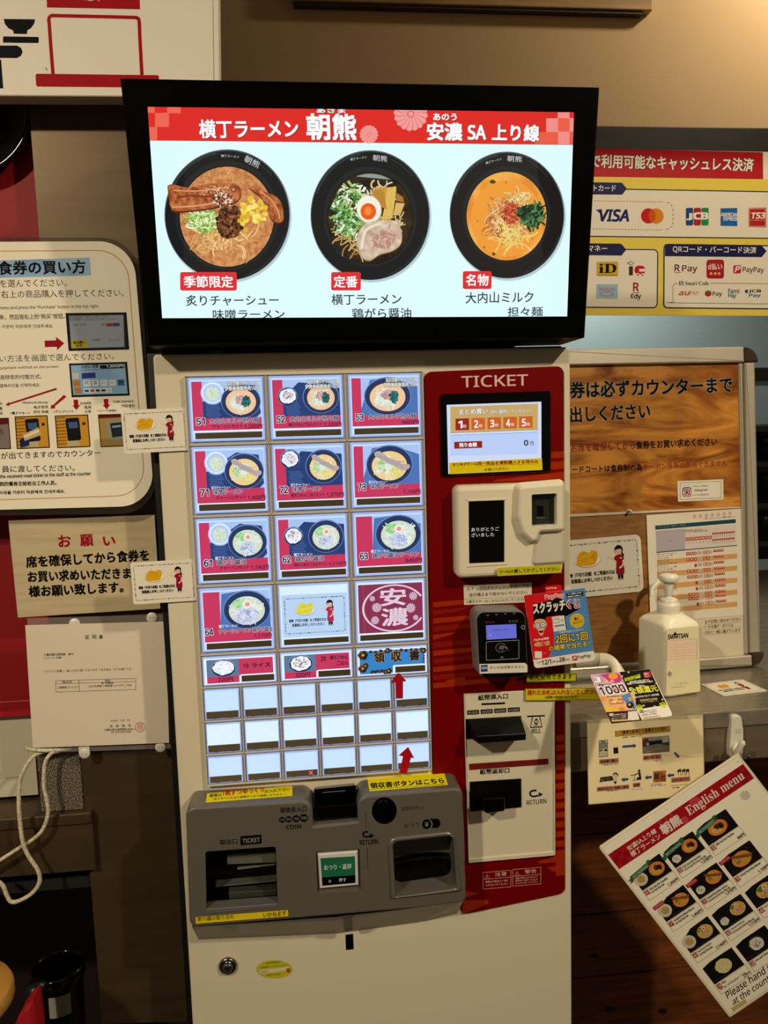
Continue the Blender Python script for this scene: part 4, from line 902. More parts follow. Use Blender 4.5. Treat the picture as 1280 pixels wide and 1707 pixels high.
s = Sheet(topf, z7); s.body([(494, 116), (1058, 70), (1088, 168), (512, 216)], .0003, P('#e0cc10')); s.text('領収書ボタンはこちら', 520, 196, 1064, 156, INK, h=40, b=.07); s.line([(514, 203), (1070, 163)], 3, INK); obj('notice_sticker', s, vm, 'bright yellow label under the lower arrow')
def d_(s):
    s.text('釣り銭の取り忘れ', 146, 1212, 446, 1188, INK, h=36, b=.03); s.text('いかねます', 684, 1178, 872, 1160, INK, h=36, b=.03)
stick('notice_sticker', [(128, 1178), (886, 1120), (888, 1168), (130, 1230)], P('#d8bc18'), Y=CYY-.0006, z=z6, label='worn yellow strip under the ticket outlet', draw=d_)
# ---- lock, seal and sensor windows on the door
b = MB(); c = at(380, 1609, -.001); b.lathe(c, [(.0145, 0), (.0145, .003), (.0125, .005), (.011, .005), (.0105, .003), (.008, .003), (.008, .008), (.0065, .0095), (0, .0095)], mat('#8a847a', .22, 1.0), n=32, axis=(0, -1, 0)); lk = obj('door_lock', b, vm, 'chrome key lock')
b = MB(); c2 = c+Vector((0, -.0096, 0)); b.box(c2.x-.0008, c2.x+.0008, c2.y-.0003, c2.y+.0002, c2.z-.004, c2.z+.004, BLACKS); obj('keyhole', b, lk)
s = Sheet(wall(-.0003), (310, 1500, 3.282)); s.ell(483, 380, 99, 50, P('#b4aa20'), n=48); s.up(); s.poly([(402, 385), (566, 365), (568, 385), (404, 405)], P('#c9bfa0')); s.up()
s.text('故障連絡先', 440, 352, 520, 345, INK, h=11); s.text('お客様サービスセンター', 408, 376, 552, 362, INK, h=10); s.text('電話番号', 410, 400, 452, 395, P('#8a2010'), h=10); s.text('株式会社代理店', 440, 418, 520, 410, INK, h=9); s.ell(560, 386, 12, 13, P('#a84a18'), n=16); obj('oval_seal', s, vm, 'oval yellow seal on the lower door')
b = MB(); qs = [at(574, 1533, -.0560), at(587, 1531.5, -.0560), at(588, 1546, -.0340), at(575, 1547.5, -.0340)]; b.add(qs+[v+Vector((0, .004, .004)) for v in qs], [(0, 1, 2, 3), (4, 7, 6, 5), (0, 4, 5, 1), (1, 5, 6, 2), (2, 6, 7, 3), (3, 7, 4, 0)], mat('#2c261e', .3)); obj('sensor_window', b, vm)
s = Sheet(wall(-.0004), (310, 1500, 3.282)); s.body(((872, 192), (914, 186), (917, 270), (875, 275)), .0003, BLACKG, .0006); obj('sensor_window', s, vm)
# ---- paper cards taped to the left edge of the door
pickle_card(((201, 684), (311, 679), (317, 750), (209, 757)), -.0032, 'upper pickles card taped to the left edge of the ticket machine beside button 51')
pickle_card(((217, 938), (322, 932), (329, 1001), (220, 1008)), -.0032, 'lower pickles card taped to the left edge of the ticket machine beside button 64')
# ================================================================== lit menu display on top of the machine
md = thing('menu_display', (.10, -.03, ztop+.0045), 'wide black framed lit menu screen showing three noodle bowls, on top of the ticket machine', 'display')
yb, yt = -.055, -.117
zb_ = at(245, 577, yb).z; zt_ = at(200, 130, yt).z
DF = Frame((0, yb, zb_), (1, 0, 0), (0, yt-yb, zt_-zb_))
yb2, yt2 = -.030, -.058
SF = Frame((0, yb2, at(270, 530, yb2).z), (1, 0, 0), (0, yt2-yb2, at(246, 178, yt2).z-at(270, 530, yb2).z))
FRM = mat('#010101', .4, spec=.04, name='black_frame')
outer = [DF.uv(*q) for q in ((245, 577), (975, 563), (1000, 145), (200, 130))]
inner_ = [DF.uv(*q) for q in ((270, 530.5), (946, 527.5), (957.5, 186.5), (245.5, 177.5))]
scr = [SF.uv(*q) for q in ((269, 531.5), (947, 528.5), (959, 185.5), (244.5, 176.5))]
b = MB(); e_ = .003
o0 = [DF.W(u, v, -.003) for u, v in outer]; o1 = [DF.W(u, v, 0) for u, v in offset(outer, .003)]; i1 = [DF.W(u, v, 0) for u, v in offset(inner_, -.002)]; i0 = [DF.W(u, v, -.002) for u, v in inner_]; i2 = [SF.W(u, v, -.0006) for u, v in scr]
bk = [Vector((p.x*.99+.001, .05, p.z)) for p in o0]
vs = o0+o1+i1+i0+i2+bk; fs = []
for a, c in ((0, 1), (1, 2), (2, 3), (3, 4)): fs += [(a*4+i, a*4+(i+1) % 4, c*4+(i+1) % 4, c*4+i) for i in range(4)]
fs += [(20+i, 20+(i+1) % 4, (i+1) % 4, i) for i in range(4)]+[(23, 22, 21, 20)]; b.add(vs, fs, FRM); obj('frame', b, md)
b = MB(); b.box(-.12, .34, -.01, .05, ztop+.0045, zb_+.03, FRM); obj('foot', b, md)
s = Sheet(SF, (240, 160, 3.368)); e = lambda c: E(c, 1.0)
s.Z = (0, 0, 1); s.uvpoly(scr, E('#e0fcfe', 1.0)); s.up(); s.Z = (240, 160, 3.368)
A2 = (240, 160, 3.368); A3 = (600, 160, 3.368); a3 = lambda x, y: (x+360*3.368, y)
RB = e('#dd3028'); s.poly([(14, 50), (1215+1212.5, 84), (1203+1212.5, 275), (30, 250)], RB); s.up()
LO = e('#ea6a54')
for q in ((18, 58, 60, 95), (130, 60, 206, 97), (62, 95, 140, 174), (30, 174, 74, 251)): s.quad(*q, LO)
PK = e('#f2908a'); PO = e('#ea6048')
for q in ((1045, 125, 1112, 202), (1110, 92, 1176, 125), (1176, 124, 1206, 200), (1112, 200, 1176, 272), (980, 202, 1045, 270)): s.quad(q[0]+1212.5, q[1], q[2]+1212.5, q[3], PK if q[0] != 980 else PO)
for q in ((1112, 125, 1176, 200), (1045, 202, 1112, 271), (1176, 200, 1204, 273)): s.quad(q[0]+1212.5, q[1], q[2]+1212.5, q[3], PO)
s.up(); petals(s, 285+1212.5, 102, 97, e('#f2a09a'), n=16, gap=.10, clip=77); petals(s, 50+1212.5, 216, 53, e('#f2a09a'), n=16, gap=.12)
s.up(); DK_ = e('#7c1410'); WH = e('#fbfdfd')
HT = [('横丁ラーメン', 315, 236, 866, 232, 100, .05), ('朝熊', 917, 243, 1190, 245, 142, .06), ('あさま', 970, 95, 1130, 95, 26, .05)]
HT += [(t, x0+1212.5, y0, x1+1212.5, y1, h, b_) for t, x0, y0, x1, y1, h, b_ in (('安濃', 378, 247, 572, 250, 96, .06), ('SA', 607, 243, 705, 244, 78, .06), ('上り線', 742, 249, 1003, 254, 90, .06), ('あのう', 412, 136, 542, 137, 38, .05))]
for t, x0, y0, x1, y1, h, b_ in HT: s.text(t, x0+3, y0+3, x1+3, y1+3, DK_, h=h, b=b_, res=3)
s.up()
for t, x0, y0, x1, y1, h, b_ in HT: s.text(t, x0, y0, x1, y1, WH, h=h, b=b_, res=3)
s.up()
def noise_soup(name, c1, c2, sc): return two_tone(name, c1, c2, sc, detail=8, emit=1.0, lo=.38, hi=.62, rough=(.3, .4), spec=.15)
def big_bowl(cx, cy, rx, ry, ix, iy, jx, jy, soup, rim='#16181a'):
    s.ell(cx+6, cy+10, rx*1.01, ry*1.01, e('#b4cdd2'), n=72); s.up(); s.ell(cx, cy, rx, ry, e('#4a5254'), n=72); s.up(); s.ell(cx, cy+3, rx*.985, ry*.985, e(rim), n=72); s.up()
    s.ell(jx, jy-8, ix*1.10, iy*1.09, e('#1f2426'), n=64); s.up(); s.ell(jx, jy, ix*1.02, iy*1.02, e('#0d0f10'), n=64); s.up(); s.ell(jx, jy, ix, iy, soup, n=64); s.up()
    for a0, a1, k, c in ((200, 262, .955, '#39464c'), (292, 322, .93, '#2c363a'), (20, 75, .965, '#2a3234')): s.line([(cx+rx*k*math.cos(R(a)), cy+ry*k*math.sin(R(a))) for a in range(a0, a1, 4)], 5, e(c))
    s.up()
# bowl one: orange miso soup with two pork slabs
big_bowl(467, 668, 352, 368, 264, 281, 465, 678, noise_soup('miso_soup', '#b8703c', '#d89a62', 160))
strokes(s, 490, 815, 130, 70, 52, 95, 7, ['#e6bc76', '#d8a558', '#f0cf92', '#c8914a'], e, 5, 1.1)
strokes(s, 345, 790, 55, 45, 22, 70, 6, ['#e6c480', '#d8a860'], e, 3, .9)
dots(s, 470, 560, 200, 130, 70, 5, ['#e8b884', '#c08048', '#a86838'], e)
blob(s, 335, 700, 84, 62, e('#9cb458'), .18); s.up(); strokes(s, 335, 698, 86, 62, 110, 44, 8, ['#6f9c34', '#b8d070', '#dfe8b0', '#86b048', '#eef0d0'], e, 5, .8)
MEAT = noise_soup('roast_pork', '#8c3e1c', '#c87844', 130)
def pork(q):
    s.poly(spline_xy([(x, y+9) for x, y in q]), e('#5a2410')); s.up(); s.poly(spline_xy(q), MEAT); s.up()
PORK = [(132, 507), (158, 496), (240, 515), (330, 500), (420, 490), (498, 492), (545, 520), (540, 568), (500, 602), (440, 610), (400, 626), (300, 640), (178, 648), (150, 622), (138, 560)]
pork(PORK); s.line(spline([(185, 572), (260, 560), (340, 565), (420, 556)], 5), 13, e('#7c3818')); s.line(spline([(165, 530), (300, 534), (480, 512)], 5), 7, e('#e09c68')); s.line(spline([(160, 625), (290, 618), (400, 600)], 5), 8, e('#e0a070')); s.up()
pork([(586, 508), (640, 514), (690, 542), (742, 566), (775, 612), (783, 690), (765, 709), (735, 706), (708, 680), (690, 620), (655, 565), (610, 530)]); s.line(spline([(650, 535), (710, 580), (750, 640), (762, 690)], 5), 8, e('#e09864')); s.up()
dots(s, 330, 540, 150, 40, 40, 4, ['#8c4020', '#d8925c'], e)
dots(s, 445, 585, 60, 42, 90, 7, ['#e8d8b8', '#2a2018', '#c8b088', '#f0e6d0', '#3c2c1c'], e, 4, .6)
dots(s, 420, 525, 90, 22, 40, 4.5, ['#e8d8b8', '#c8b088'], e, 3, .6)
blob(s, 480, 708, 74, 92, e('#6a3a20'), .08); s.up(); dots(s, 480, 706, 76, 94, 170, 9, ['#8a5230', '#4a2412', '#a86a40', '#70401e', '#2e160a'], e, 5)
dots(s, 590, 670, 58, 112, 36, 15, ['#f0d44c', '#e6c030', '#f8e47c', '#dcae28'], e, 4, .85); dots(s, 650, 655, 36, 80, 16, 14, ['#f0d44c', '#e6c030', '#f8e47c'], e, 4, .85)
# bowl two: clear soup with egg
X2 = lambda x: x+1212.5
cx2, cy2 = (616.7-240)*3.368, (359-160)*3.368
big_bowl(cx2, cy2, 334, 364, 238, 256, cx2, cy2+16, noise_soup('clear_soup', '#1e150c', '#3c2a16', 60))
s.ell(cx2, cy2+16, 230, 248, e('#8f9a94'), a0=250, a1=300, n=20); s.up()
strokes(s, cx2-60, cy2+80, 120, 115, 150, 80, 7, ['#d6b870', '#c4a058', '#e6d098', '#a8843c', '#b89a60'], e, 5, .8)
strokes(s, cx2+40, cy2-115, 90, 55, 60, 55, 8, ['#e8ddb0', '#d8c890', '#cfc8a8'], e, 4, .8)
strokes(s, cx2-105, cy2-25, 95, 145, 230, 38, 11, ['#2f6a34', '#5f9a44', '#a8c878', '#dfe8c8', '#184a28', '#86b060', '#eef2e0'], e, 6, 1.4)
dots(s, cx2-115, cy2+10, 85, 135, 70, 11, ['#2a6a34', '#4a8c44', '#8fb868'], e, 4, .6)
for q, c in (([(85, 520), (150, 512), (160, 560), (150, 600), (60, 560)], '#c8963c'), ([(150, 515), (203, 512), (200, 560), (180, 690), (120, 700), (140, 610)], '#ddb85c'), ([(60, 530), (130, 530), (150, 640), (110, 620)], '#b88434'), ([(200, 600), (250, 605), (225, 670), (185, 672)], '#d8b468'), ([(205, 545), (240, 570), (245, 600), (200, 590)], '#a87430')):
    s.poly([(X2(x), y) for x, y in q], e(c)); s.up()
s.ell(X2(50), 640, 70, 80, e('#cfc6a8'), rot=-15); s.up(); s.ell(X2(49), 636, 66, 75, e('#f4efe0'), rot=-15); s.up(); s.ell(X2(46), 650, 44, 47, e('#d8701c')); s.up(); s.ell(X2(46), 650, 38, 41, e('#e85a14')); s.up(); blob(s, X2(44), 648, 20, 24, e('#f08a34'), .15); s.up()
strokes(s, X2(205), 720, 35, 45, 24, 45, 6, ['#d8c894', '#c0a868'], e, 3, .5)
POR2 = noise_soup('pork_slice', '#c8ac94', '#e0ccb4', 110)
q = [(-5, 760), (40, 712), (120, 700), (200, 705), (232, 760), (228, 830), (180, 870), (110, 890), (60, 922), (20, 915), (0, 880), (-20, 820)]
s.poly(spline_xy([(X2(x), y+6) for x, y in q]), e('#8a6e52')); s.up(); s.poly(spline_xy([(X2(x), y) for x, y in q]), POR2); s.up()
blob(s, X2(135), 805, 66, 52, e('#b98a78'), .12, rot=-20); s.up(); strokes(s, X2(130), 800, 70, 55, 30, 60, 4, ['#e0c8b4', '#a87868', '#d0b09c'], e, 3, .8); s.line(spline([(X2(8), 860), (X2(30), 760), (X2(110), 716)], 6), 14, e('#ece0cc')); s.up()
# bowl three: orange milk soup
s.tr = lambda p: (p[0]+1212.5, p[1])
big_bowl(822, 670, 321, 355, 224, 248, 820, 676, noise_soup('milk_soup', '#e08a2c', '#f2ae4e', 34), '#1c1817')
s.ell(820, 690, 200, 215, e('#ef9c38'), n=48); s.up()
dots(s, 820, 690, 190, 215, 16, 9, ['#5a6a20', '#3c4a14', '#c8741c'], e, 3, .5)
blob(s, 742, 484, 16, 11, e('#3c4a14')); blob(s, 748, 888, 10, 9, e('#4a5018')); s.up()
blob(s, 830, 705, 112, 112, e('#c88a4c'), .10); s.up(); strokes(s, 828, 690, 112, 120, 170, 70, 6, ['#e0b070', '#c07838', '#a8542c', '#d8984c', '#f0cc94'], e, 6, 1.5)
strokes(s, 850, 800, 80, 36, 40, 80, 6, ['#f0d880', '#e6c868'], e, 3, .8); strokes(s, 895, 575, 60, 34, 50, 46, 6, ['#f0e2b0', '#e8c880', '#d0a050'], e, 4, .8)
blob(s, 850, 660, 50, 58, e('#b8432c'), .16); s.up(); strokes(s, 850, 660, 54, 60, 70, 26, 5, ['#c8402c', '#e0705c', '#90301c', '#d89050'], e, 4, 1.0)
blob(s, 962, 668, 68, 66, e('#1c3a24'), .2); s.up(); strokes(s, 962, 670, 66, 70, 90, 34, 11, ['#24502c', '#14301c', '#3c6c3c', '#56844c', '#0e2414'], e, 5, .9)
s.tr = None
# rim lettering
SM = e('#cfd6d6')
s.text('横丁ラーメン', 434, 346, 535, 352, SM, h=14); s.text('朝熊', 560, 370, 640, 412, SM, h=40)
s.text('横丁ラーメン', 1158, 368, 1250, 352, SM, h=14); s.text('朝熊', X2(70), 366, X2(150), 374, SM, h=34); s.text('横丁ラーメン', X2(704), 388, X2(792), 362, SM, h=14); s.text('朝熊', X2(822), 370, X2(904), 376, SM, h=34); s.up()
for q, t, tx in (((205, 990, 522, 1094), '季節限定', (228, 1076, 502, 1076)), ((1050, 990, 1216, 1093), '定番', (1066, 1076, 1197, 1076)), ((X2(574), 985, X2(735), 1085), '名物', (X2(592), 1066, X2(717), 1066))):
    s.rr(*q, 12, e('#dd2e33')); s.up(); s.text(t, *tx, WH, h=64, b=.035, res=3); s.up()
DKT = e('#2a3338')
for t, x0, y0, x1, y1, h in (('炙りチャーシュー', 240, 1180, 757, 1176, 60), ('味噌ラーメン', 390, 1254, 790, 1252, 54), ('横丁ラーメン', 1053, 1174, X2(230), 1170, 60), ('鶏がら醤油', 1168, 1252, X2(285), 1248, 58), ('大内山ミルク', X2(590), 1166, X2(968), 1160, 62), ('担々麺', X2(825), 1238, X2(1020), 1236, 52)):
    s.text(t, x0, y0, x1, y1, DKT, h=h, b=.02, res=3)
obj('screen', s, md, 'lit menu picture')
# ================================================================== notices on the left
PAPER = P('#e6dac2')
pr = lambda c: P(c)
YS_ = .055; s = Sheet(wall(YS_)); fr = s.fr
ACR = mat('#3a342c', .08, spec=.5, name='acrylic', alpha=.35)
AC = rpoly([fr.uv(*q) for q in ((-170, 396), (229, 396), (263, 856), (-170, 862))], [.002, .055, .055, .002] if area2([fr.uv(*q) for q in ((-170, 396), (229, 396), (263, 856), (-170, 862))]) > 0 else [.002, .055, .055, .002][::-1], 12)
sg = thing('instruction_sign', (-.35, YS_, fr.uv(0, 856)[1]), 'large white rounded sign with gold outline, red arrows and small payment photos', 'sign')
def rad_fix(pts, r): return [fr.uv(*q) for q in pts][::(1 if area2([fr.uv(*q) for q in pts]) > 0 else -1)], (r if area2([fr.uv(*q) for q in pts]) > 0 else r[::-1])
b = MB(); b.prism(fr, AC, [(0, -.005), (0, -.0006)], ACR); obj('acrylic_plate', b, sg)
o_, r_ = rad_fix(((-165, 404), (221.5, 402), (258.5, 843), (-165, 854)), [.002, .052, .052, .002]); body = rpoly(o_, r_, 12)
s.prism(fr, body, [(0, -.0004), (0, .0002)], PAPER); s.base = .0002; s.up()
GOLD = P('#b8862c')
o_, r_ = rad_fix(((-155, 419), (212, 416.5), (243.5, 826), (-155, 839)), [.002, .045, .045, .002]); g_ = rpoly(o_, r_, 12); gi = offset(g_, .0013); n = len(g_)
s.add([fr.W(u, v, s.w()) for u, v in g_+gi], [(i, (i+1) % n, n+(i+1) % n, n+i) for i in range(n)], GOLD); s.up()
s.zoom(0, 390, 3.879); RDA = P('#96101a')
s.poly([(-300, 182), (580, 152), (589, 268), (-300, 292)], two_tone('blue_band', '#4a7ca8', '#8fb0c8', 22, lo=.3, hi=.7)); s.up()
s.text('食券の買い方', -8, 264, 555, 254, INK, h=86, b=.05)
s.text('を選んでください。', 2, 346, 432, 338, INK, h=48); s.text('右上の商品購入を押してください。', 8, 416, 802, 404, INK, h=50)
s.text('Select from the menu and press the “Purchase” button in the top right.', -195, 498, 640, 482, INK, h=27, b=.02); s.text('单，然后按右上的“购买”按钮。', -2, 556, 420, 548, INK, h=34, b=.02); s.text('카운터 직원에게 건네주세요.', 14, 612, 345, 607, INK, h=24, b=.02)
s.text('い方法を画面で選んでください。', 0, 830, 738, 812, INK, h=46); s.text('payment method on the screen.', 4, 880, 382, 870, INK, h=22, b=.02); s.text('选择您的付款方式。', 2, 942, 270, 936, INK, h=29, b=.02); s.text('결제수단을 선택하세요.', 0, 994, 262, 988, INK, h=24, b=.02)
s.poly([(288, 690), (363, 688), (361, 665), (416, 707), (369, 752), (368, 730), (291, 732)], RDA)
BRD = P('#15130f')
s.poly([(424, 512), (818, 507), (836, 748), (444, 757)], BRD); s.poly([(440, 524), (804, 519), (818, 736), (458, 744)], P('#2a2c30'), dk=1); s.poly([(446, 530), (798, 524), (804, 730), (462, 740)], P('#8a8e98'), dk=2)
s.up(3); s.poly([(460, 690), (562, 684), (566, 731), (466, 738)], P('#a89c20')); s.text('商品購入', 474, 712, 552, 708, INK, h=18, b=.06, dk=1); s.text('決定', 492, 730, 534, 728, INK, h=15, b=.06, dk=1)
s.text('購入商品を選択し、決定ボタンを押してください', 450, 548, 700, 540, P('#20242c'), h=14); s.text('内容を確認してから決定ボタンを押してください。', 452, 562, 755, 556, P('#20242c'), h=13); s.text('合計ご注文点', 476, 596, 556, 592, P('#1c2040'), h=14); s.text('1枚', 648, 594, 682, 591, P('#1c2040'), h=14)
s.poly([(686, 578), (728, 577), (729, 597), (687, 598)], P('#8c3426')); s.poly([(730, 577), (774, 575), (775, 595), (731, 597)], P('#2c3a74')); s.text('ご利用明細', 592, 694, 648, 690, P('#20242c'), h=13); s.text('キャンセル', 706, 692, 772, 688, P('#20242c'), h=13)
s.poly([(446, 838), (822, 827), (839, 1045), (464, 1056)], BRD); s.poly([(458, 850), (808, 840), (826, 1032), (474, 1042)], two_tone('blue_screen', '#4a7fae', '#84aac4', 16, lo=.3, hi=.7), dk=1); s.up(2)
s.text('お支払い金額', 528, 870, 636, 864, INK, h=20, b=.04); s.poly([(646, 850), (804, 845), (806, 868), (648, 873)], P('#101216')); s.text('1,850円', 690, 866, 800, 862, P('#c8ccc8'), h=16, b=.03, dk=1); s.text('お支払方法を選択してください', 528, 888, 720, 880, P('#8a2020'), h=15)
s.poly([(528, 900), (616, 896), (620, 930), (530, 936)], P('#2a3080'))
for x, y, c in ((466, 900, '#b8b4a8'), (474, 948, '#b06a20'), (482, 994, '#b06a20')): s.poly([(x, y), (x+42, y-2), (x+46, y+36), (x+3, y+38)], P(c))
for i in range(5): s.poly([(538+i*55, 946-i), (582+i*55, 944-i), (586+i*55, 984-i), (542+i*55, 986-i)], P('#c2c4c2' if i < 4 else '#2a5a94')); s.text(('R', '=', 'G+', 'ic', '-')[i], 550+i*55, 972-i, 574+i*55, 971-i, P('#3a3a3a' if i != 3 else '#a01c1c'), h=18, dk=1)
s.poly([(540, 1000), (724, 994), (727, 1024), (543, 1030)], P('#c2c4c2'))
for i, c in enumerate(('#1c4a34', '#a02838', '#24262c', '#2a2a2c', '#a8a8a8')): s.poly([(548+i*36, 1008-i), (574+i*36, 1007-i), (575+i*36, 1021-i), (549+i*36, 1022-i)], P(c), dk=1)
s.poly([(362, 996), (372, 1006), (62, 1104), (60, 1113), (36, 1106), (58, 1086), (58, 1094)], RDA); s.poly([(414, 1040), (430, 1053), (352, 1116), (360, 1126), (328, 1131), (332, 1104), (342, 1108)], RDA)
for x, y in ((491, 1072), (686, 1068)): s.poly([(x-16, y), (x+14, y-1), (x+15, y+35), (x+28, y+34), (x+4, y+66), (x-22, y+38), (x-12, y+37)], RDA)
for t, x0, x1, y, h in (('Electronic Money', 147, 312, 1102, 19), ('电子货币', 220, 312, 1131, 20), ('전자 화폐', 218, 312, 1161, 19), ('<電子マネー>', 66, 195, 1168, 17), ('credit', 520, 590, 1104, 20), ('信用', 546, 590, 1131, 20), ('신용', 548, 590, 1159, 19), ('<クレジット>', 345, 475, 1157, 17), ('Code payment', 733, 865, 1094, 18), ('代码支付', 785, 873, 1122, 20), ('<コード決済>', 628, 757, 1152, 17), ('Cash', -40, 16, 1108, 20), ('现金', -26, 18, 1140, 22), ('현금', -26, 18, 1170, 20)): s.text(t, x0, y, x1, y-2, INK, h=h, b=.03)
s.up(); s.zoom(0, 640, 3.765)
kp = s.k
def photo(q, kind):
    s.k = kp
    (x0, y0), (x1, y1), (x2, y2), (x3, y3) = q; s.poly(q, BRD); s.up()
    L = lambda a, b_: (x0+(x1-x0)*a+(x3-x0)*b_+(x2-x1-x3+x0)*a*b_, y0+(y1-y0)*a+(y3-y0)*b_+(y2-y1-y3+y0)*a*b_)
    G = lambda pts, c, dk=0: s.poly([L(*p) for p in pts], P(c), dk)
    base = {'cash': '#7a6a60', 'emoney': '#c08a28', 'card': '#c08a28', 'code': '#9c7c3c'}[kind]
    G([(.03, .03), (.97, .03), (.97, .97), (.03, .97)], base); s.up()
    if kind in ('emoney', 'card'):
        for i in range(9): G([(.03, .06+i*.1), (.3, .05+i*.1), (.3, .09+i*.1), (.03, .10+i*.1)], '#8c5a14')
        s.up(); G(rpoly([(.3, .10), (.72, .08), (.74, .78), (.34, .80)], .06), '#14141a'); G([(.38, .22), (.66, .21), (.67, .4), (.40, .41)], '#3c5878', 1)
        G([(.8, .24), (.90, .23), (.90, .31), (.81, .32)], '#2c1c30', 1); G([(.30, .8), (.66, .78), (.68, .95), (.32, .96)], '#b0a478', 1); s.up(2)
        if kind == 'emoney': G([(.10, .72), (.36, .60), (.40, .9), (.12, .97)], '#16244a'); G([(.20, .56), (.70, .36), (.78, .6), (.26, .76)], '#c0a070', 1); G([(.24, .6), (.70, .42), (.72, .5), (.26, .68)], '#e0cfae', 2)
    elif kind == 'code':
        G([(.03, .03), (.97, .03), (.97, .10), (.03, .12)], '#5a1414'); G([(.2, .18), (.95, .14), (.95, .8), (.26, .86)], '#8a8468', 1); G([(.36, .28), (.8, .25), (.82, .68), (.40, .72)], '#1c2430', 2); G([(.42, .36), (.7, .34), (.7, .4), (.43, .42)], '#7a90b0', 3); G([(.9, .4), (1.0, .38), (1.0, .9), (.8, .96), (.84, .6)], '#5a3a28', 4); s.up(3)
    else: G([(.03, .03), (.97, .03), (.97, .2), (.03, .25)], '#5c1414'); s.text('不', x1-60, y2-80, x1-28, y2-82, P('#24201c'), h=40)
    s.up(3)
photo([(-110, 218), (55, 212), (70, 408), (-100, 412)], 'cash'); photo([(92, 205), (298, 196), (314, 400), (106, 409)], 'emoney'); photo([(344, 199), (553, 192), (569, 395), (360, 403)], 'card'); photo([(615, 192), (812, 186), (826, 390), (632, 397)], 'code')
s.text('が出てきますのでカウンター', 8, 472, 632, 452, INK, h=42); s.text('員に渡してください。', 14, 556, 470, 546, INK, h=42, b=.0); s.text('the received meal ticket to the staff at the counter.', 0, 592, 575, 572, INK, h=22, b=.03); s.text('到的餐券交给柜台工作人员。', 0, 642, 355, 634, INK, h=28, b=.03); s.text('식사권을 카운터 직원에게 건네주세요.', -30, 694, 408, 684, INK, h=22, b=.03)
obj('printed_sheet', s, sg)

# request notice on wood-grain paper
NPAP = two_tone('woodgrain_paper', '#b39e76', '#bfac86', 7, (1.2, 1, 14), rough=(.5, .6))
s = Sheet(wall(.078), (0, 640, 3.765)); s.body([(52, 858), (969, 821), (1006, 1410), (112, 1466)], .0008, NPAP); MR = P('#8c1418')
for t, x0, x1 in (('お', 370, 446), ('願', 508, 586), ('い', 652, 724)): s.text(t, x0, 1024-(x0-370)*.03, x1, 1022-(x1-370)*.03, MR, h=72 if t != 'い' else 54, b=.06)
s.text('席を確保してから食券を', 168, 1154, 936, 1108, INK, h=70, b=.07); s.text('お買い求めいただきます', 178, 1245, 890, 1218, INK, h=68, b=.07); s.text('様お願い致します。', 185, 1338, 775, 1308, INK, h=68, b=.07)
obj('request_notice', s, None, 'wood-grain paper notice with red heading asking guests to take seats first', 'notice')
# certificate in its clear holder
YC_ = .066; ch_ = thing('clear_holder', (-.28, YC_, at(150, 1250, YC_).z), 'clear acrylic holder with four white knobs fixed to the steel pillar, carrying the certificate', 'sign holder')
fr = wall(YC_); p7a = lambda x, y: fr.uv(x/3.765, 1000+y/3.765)
b = MB(); b.prism(fr, ccw([p7a(*q) for q in ((168, 118), (1052, 92), (1075, 935), (208, 962))]), [(0, -.003), (0, -.0012)], mat('#b8b0a4', .1, name='clear_sheet', alpha=.16)); obj('clear_panel', b, ch_)
KN = mat('#d0c8b8', .35, name='white_knob')
for x, y in ((468, 150), (953, 112), (530, 965), (1007, 925)):
    c = fr.W(*p7a(x, y), -.0011); b = MB(); b.lathe(c, [(.0088, 0), (.0088, .001), (.008, .002), (.003, .0026), (0, .0026)], KN, n=28, axis=(0, -1, 0))
    if (x, y) == (530, 965): b.box(c.x-.0086, c.x+.0086, c.y-.0016, c.y, c.z, c.z+.012, KN)
    for dx in (-.003, .003): b.lathe(c+Vector((dx, -.0023, 0)), [(.001, 0), (.001, .0006), (0, .0006)], mat('#8a8478', .5), n=8, axis=(0, -1, 0))
    obj('knob', b, ch_)
s = Sheet(wall(YC_-.0028), (0, 1000, 3.765)); s.body([(158, 159), (1040, 135), (1061, 897), (206, 929)], .0004, P('#d6c6ae'))
for t, x0 in (('証', 535), ('明', 579), ('書', 621)): s.text(t, x0, 246-(x0-535)*.02, x0+25, 246-(x0-535)*.02, INK, h=25, b=.03)
s.text('三重県観光開発㈱　御中', 275, 353, 462, 348, INK, h=16, b=.03); s.text('（レストラン安濃）', 275, 371, 385, 368, INK, h=13, b=.03); s.text('レストラン安濃へ、納入させて頂いております うるち米は、以下の通りです。', 278, 457, 828, 441, INK, h=16, b=.02)
s.frame_line(350, 508, 852, 578, 2.6, INK, sk=-15); s.line([(350, 527), (853, 512)], 2.4, INK, dk=1); s.line([(496, 504), (498, 574)], 2.4, INK, dk=1)
s.text('商品名', 392, 523, 452, 521, INK, h=14, b=.03); s.text('規格', 658, 515, 690, 514, INK, h=13, b=.03); s.text('第一等検査', 636, 530, 710, 528, INK, h=12, b=.03); s.text('三重県産コシヒカリ', 358, 558, 495, 554, INK, h=15, b=.03); s.text('2025年度産 三重県産コシヒカリ 10kg', 556, 552, 826, 543, INK, h=16, b=.03)
s.text('2025年　12月　1日', 695, 766, 815, 761, INK, h=13, b=.03); s.text('吉　林　商　店', 690, 802, 822, 796, INK, h=17, b=.03); s.text('三重県津市高野尾町4983-1', 652, 824, 850, 817, INK, h=15, b=.03); s.text('TEL.059-230-0000', 694, 837, 822, 833, INK, h=14, b=.03)
s.up(); ST = P('#b06a58'); s.line([(880+30*math.cos(R(a)), 798+30*math.sin(R(a))) for a in range(0, 360, 12)], 4, ST, closed=True)
for i in range(3): s.text(('吉林', '商店', '之印')[i], 862, 788+i*15, 898, 787+i*15, ST, h=13, b=.05)
obj('certificate_sheet', s, None, 'grey-white printed certificate with a small table and red seal, above the white cord', 'notice')
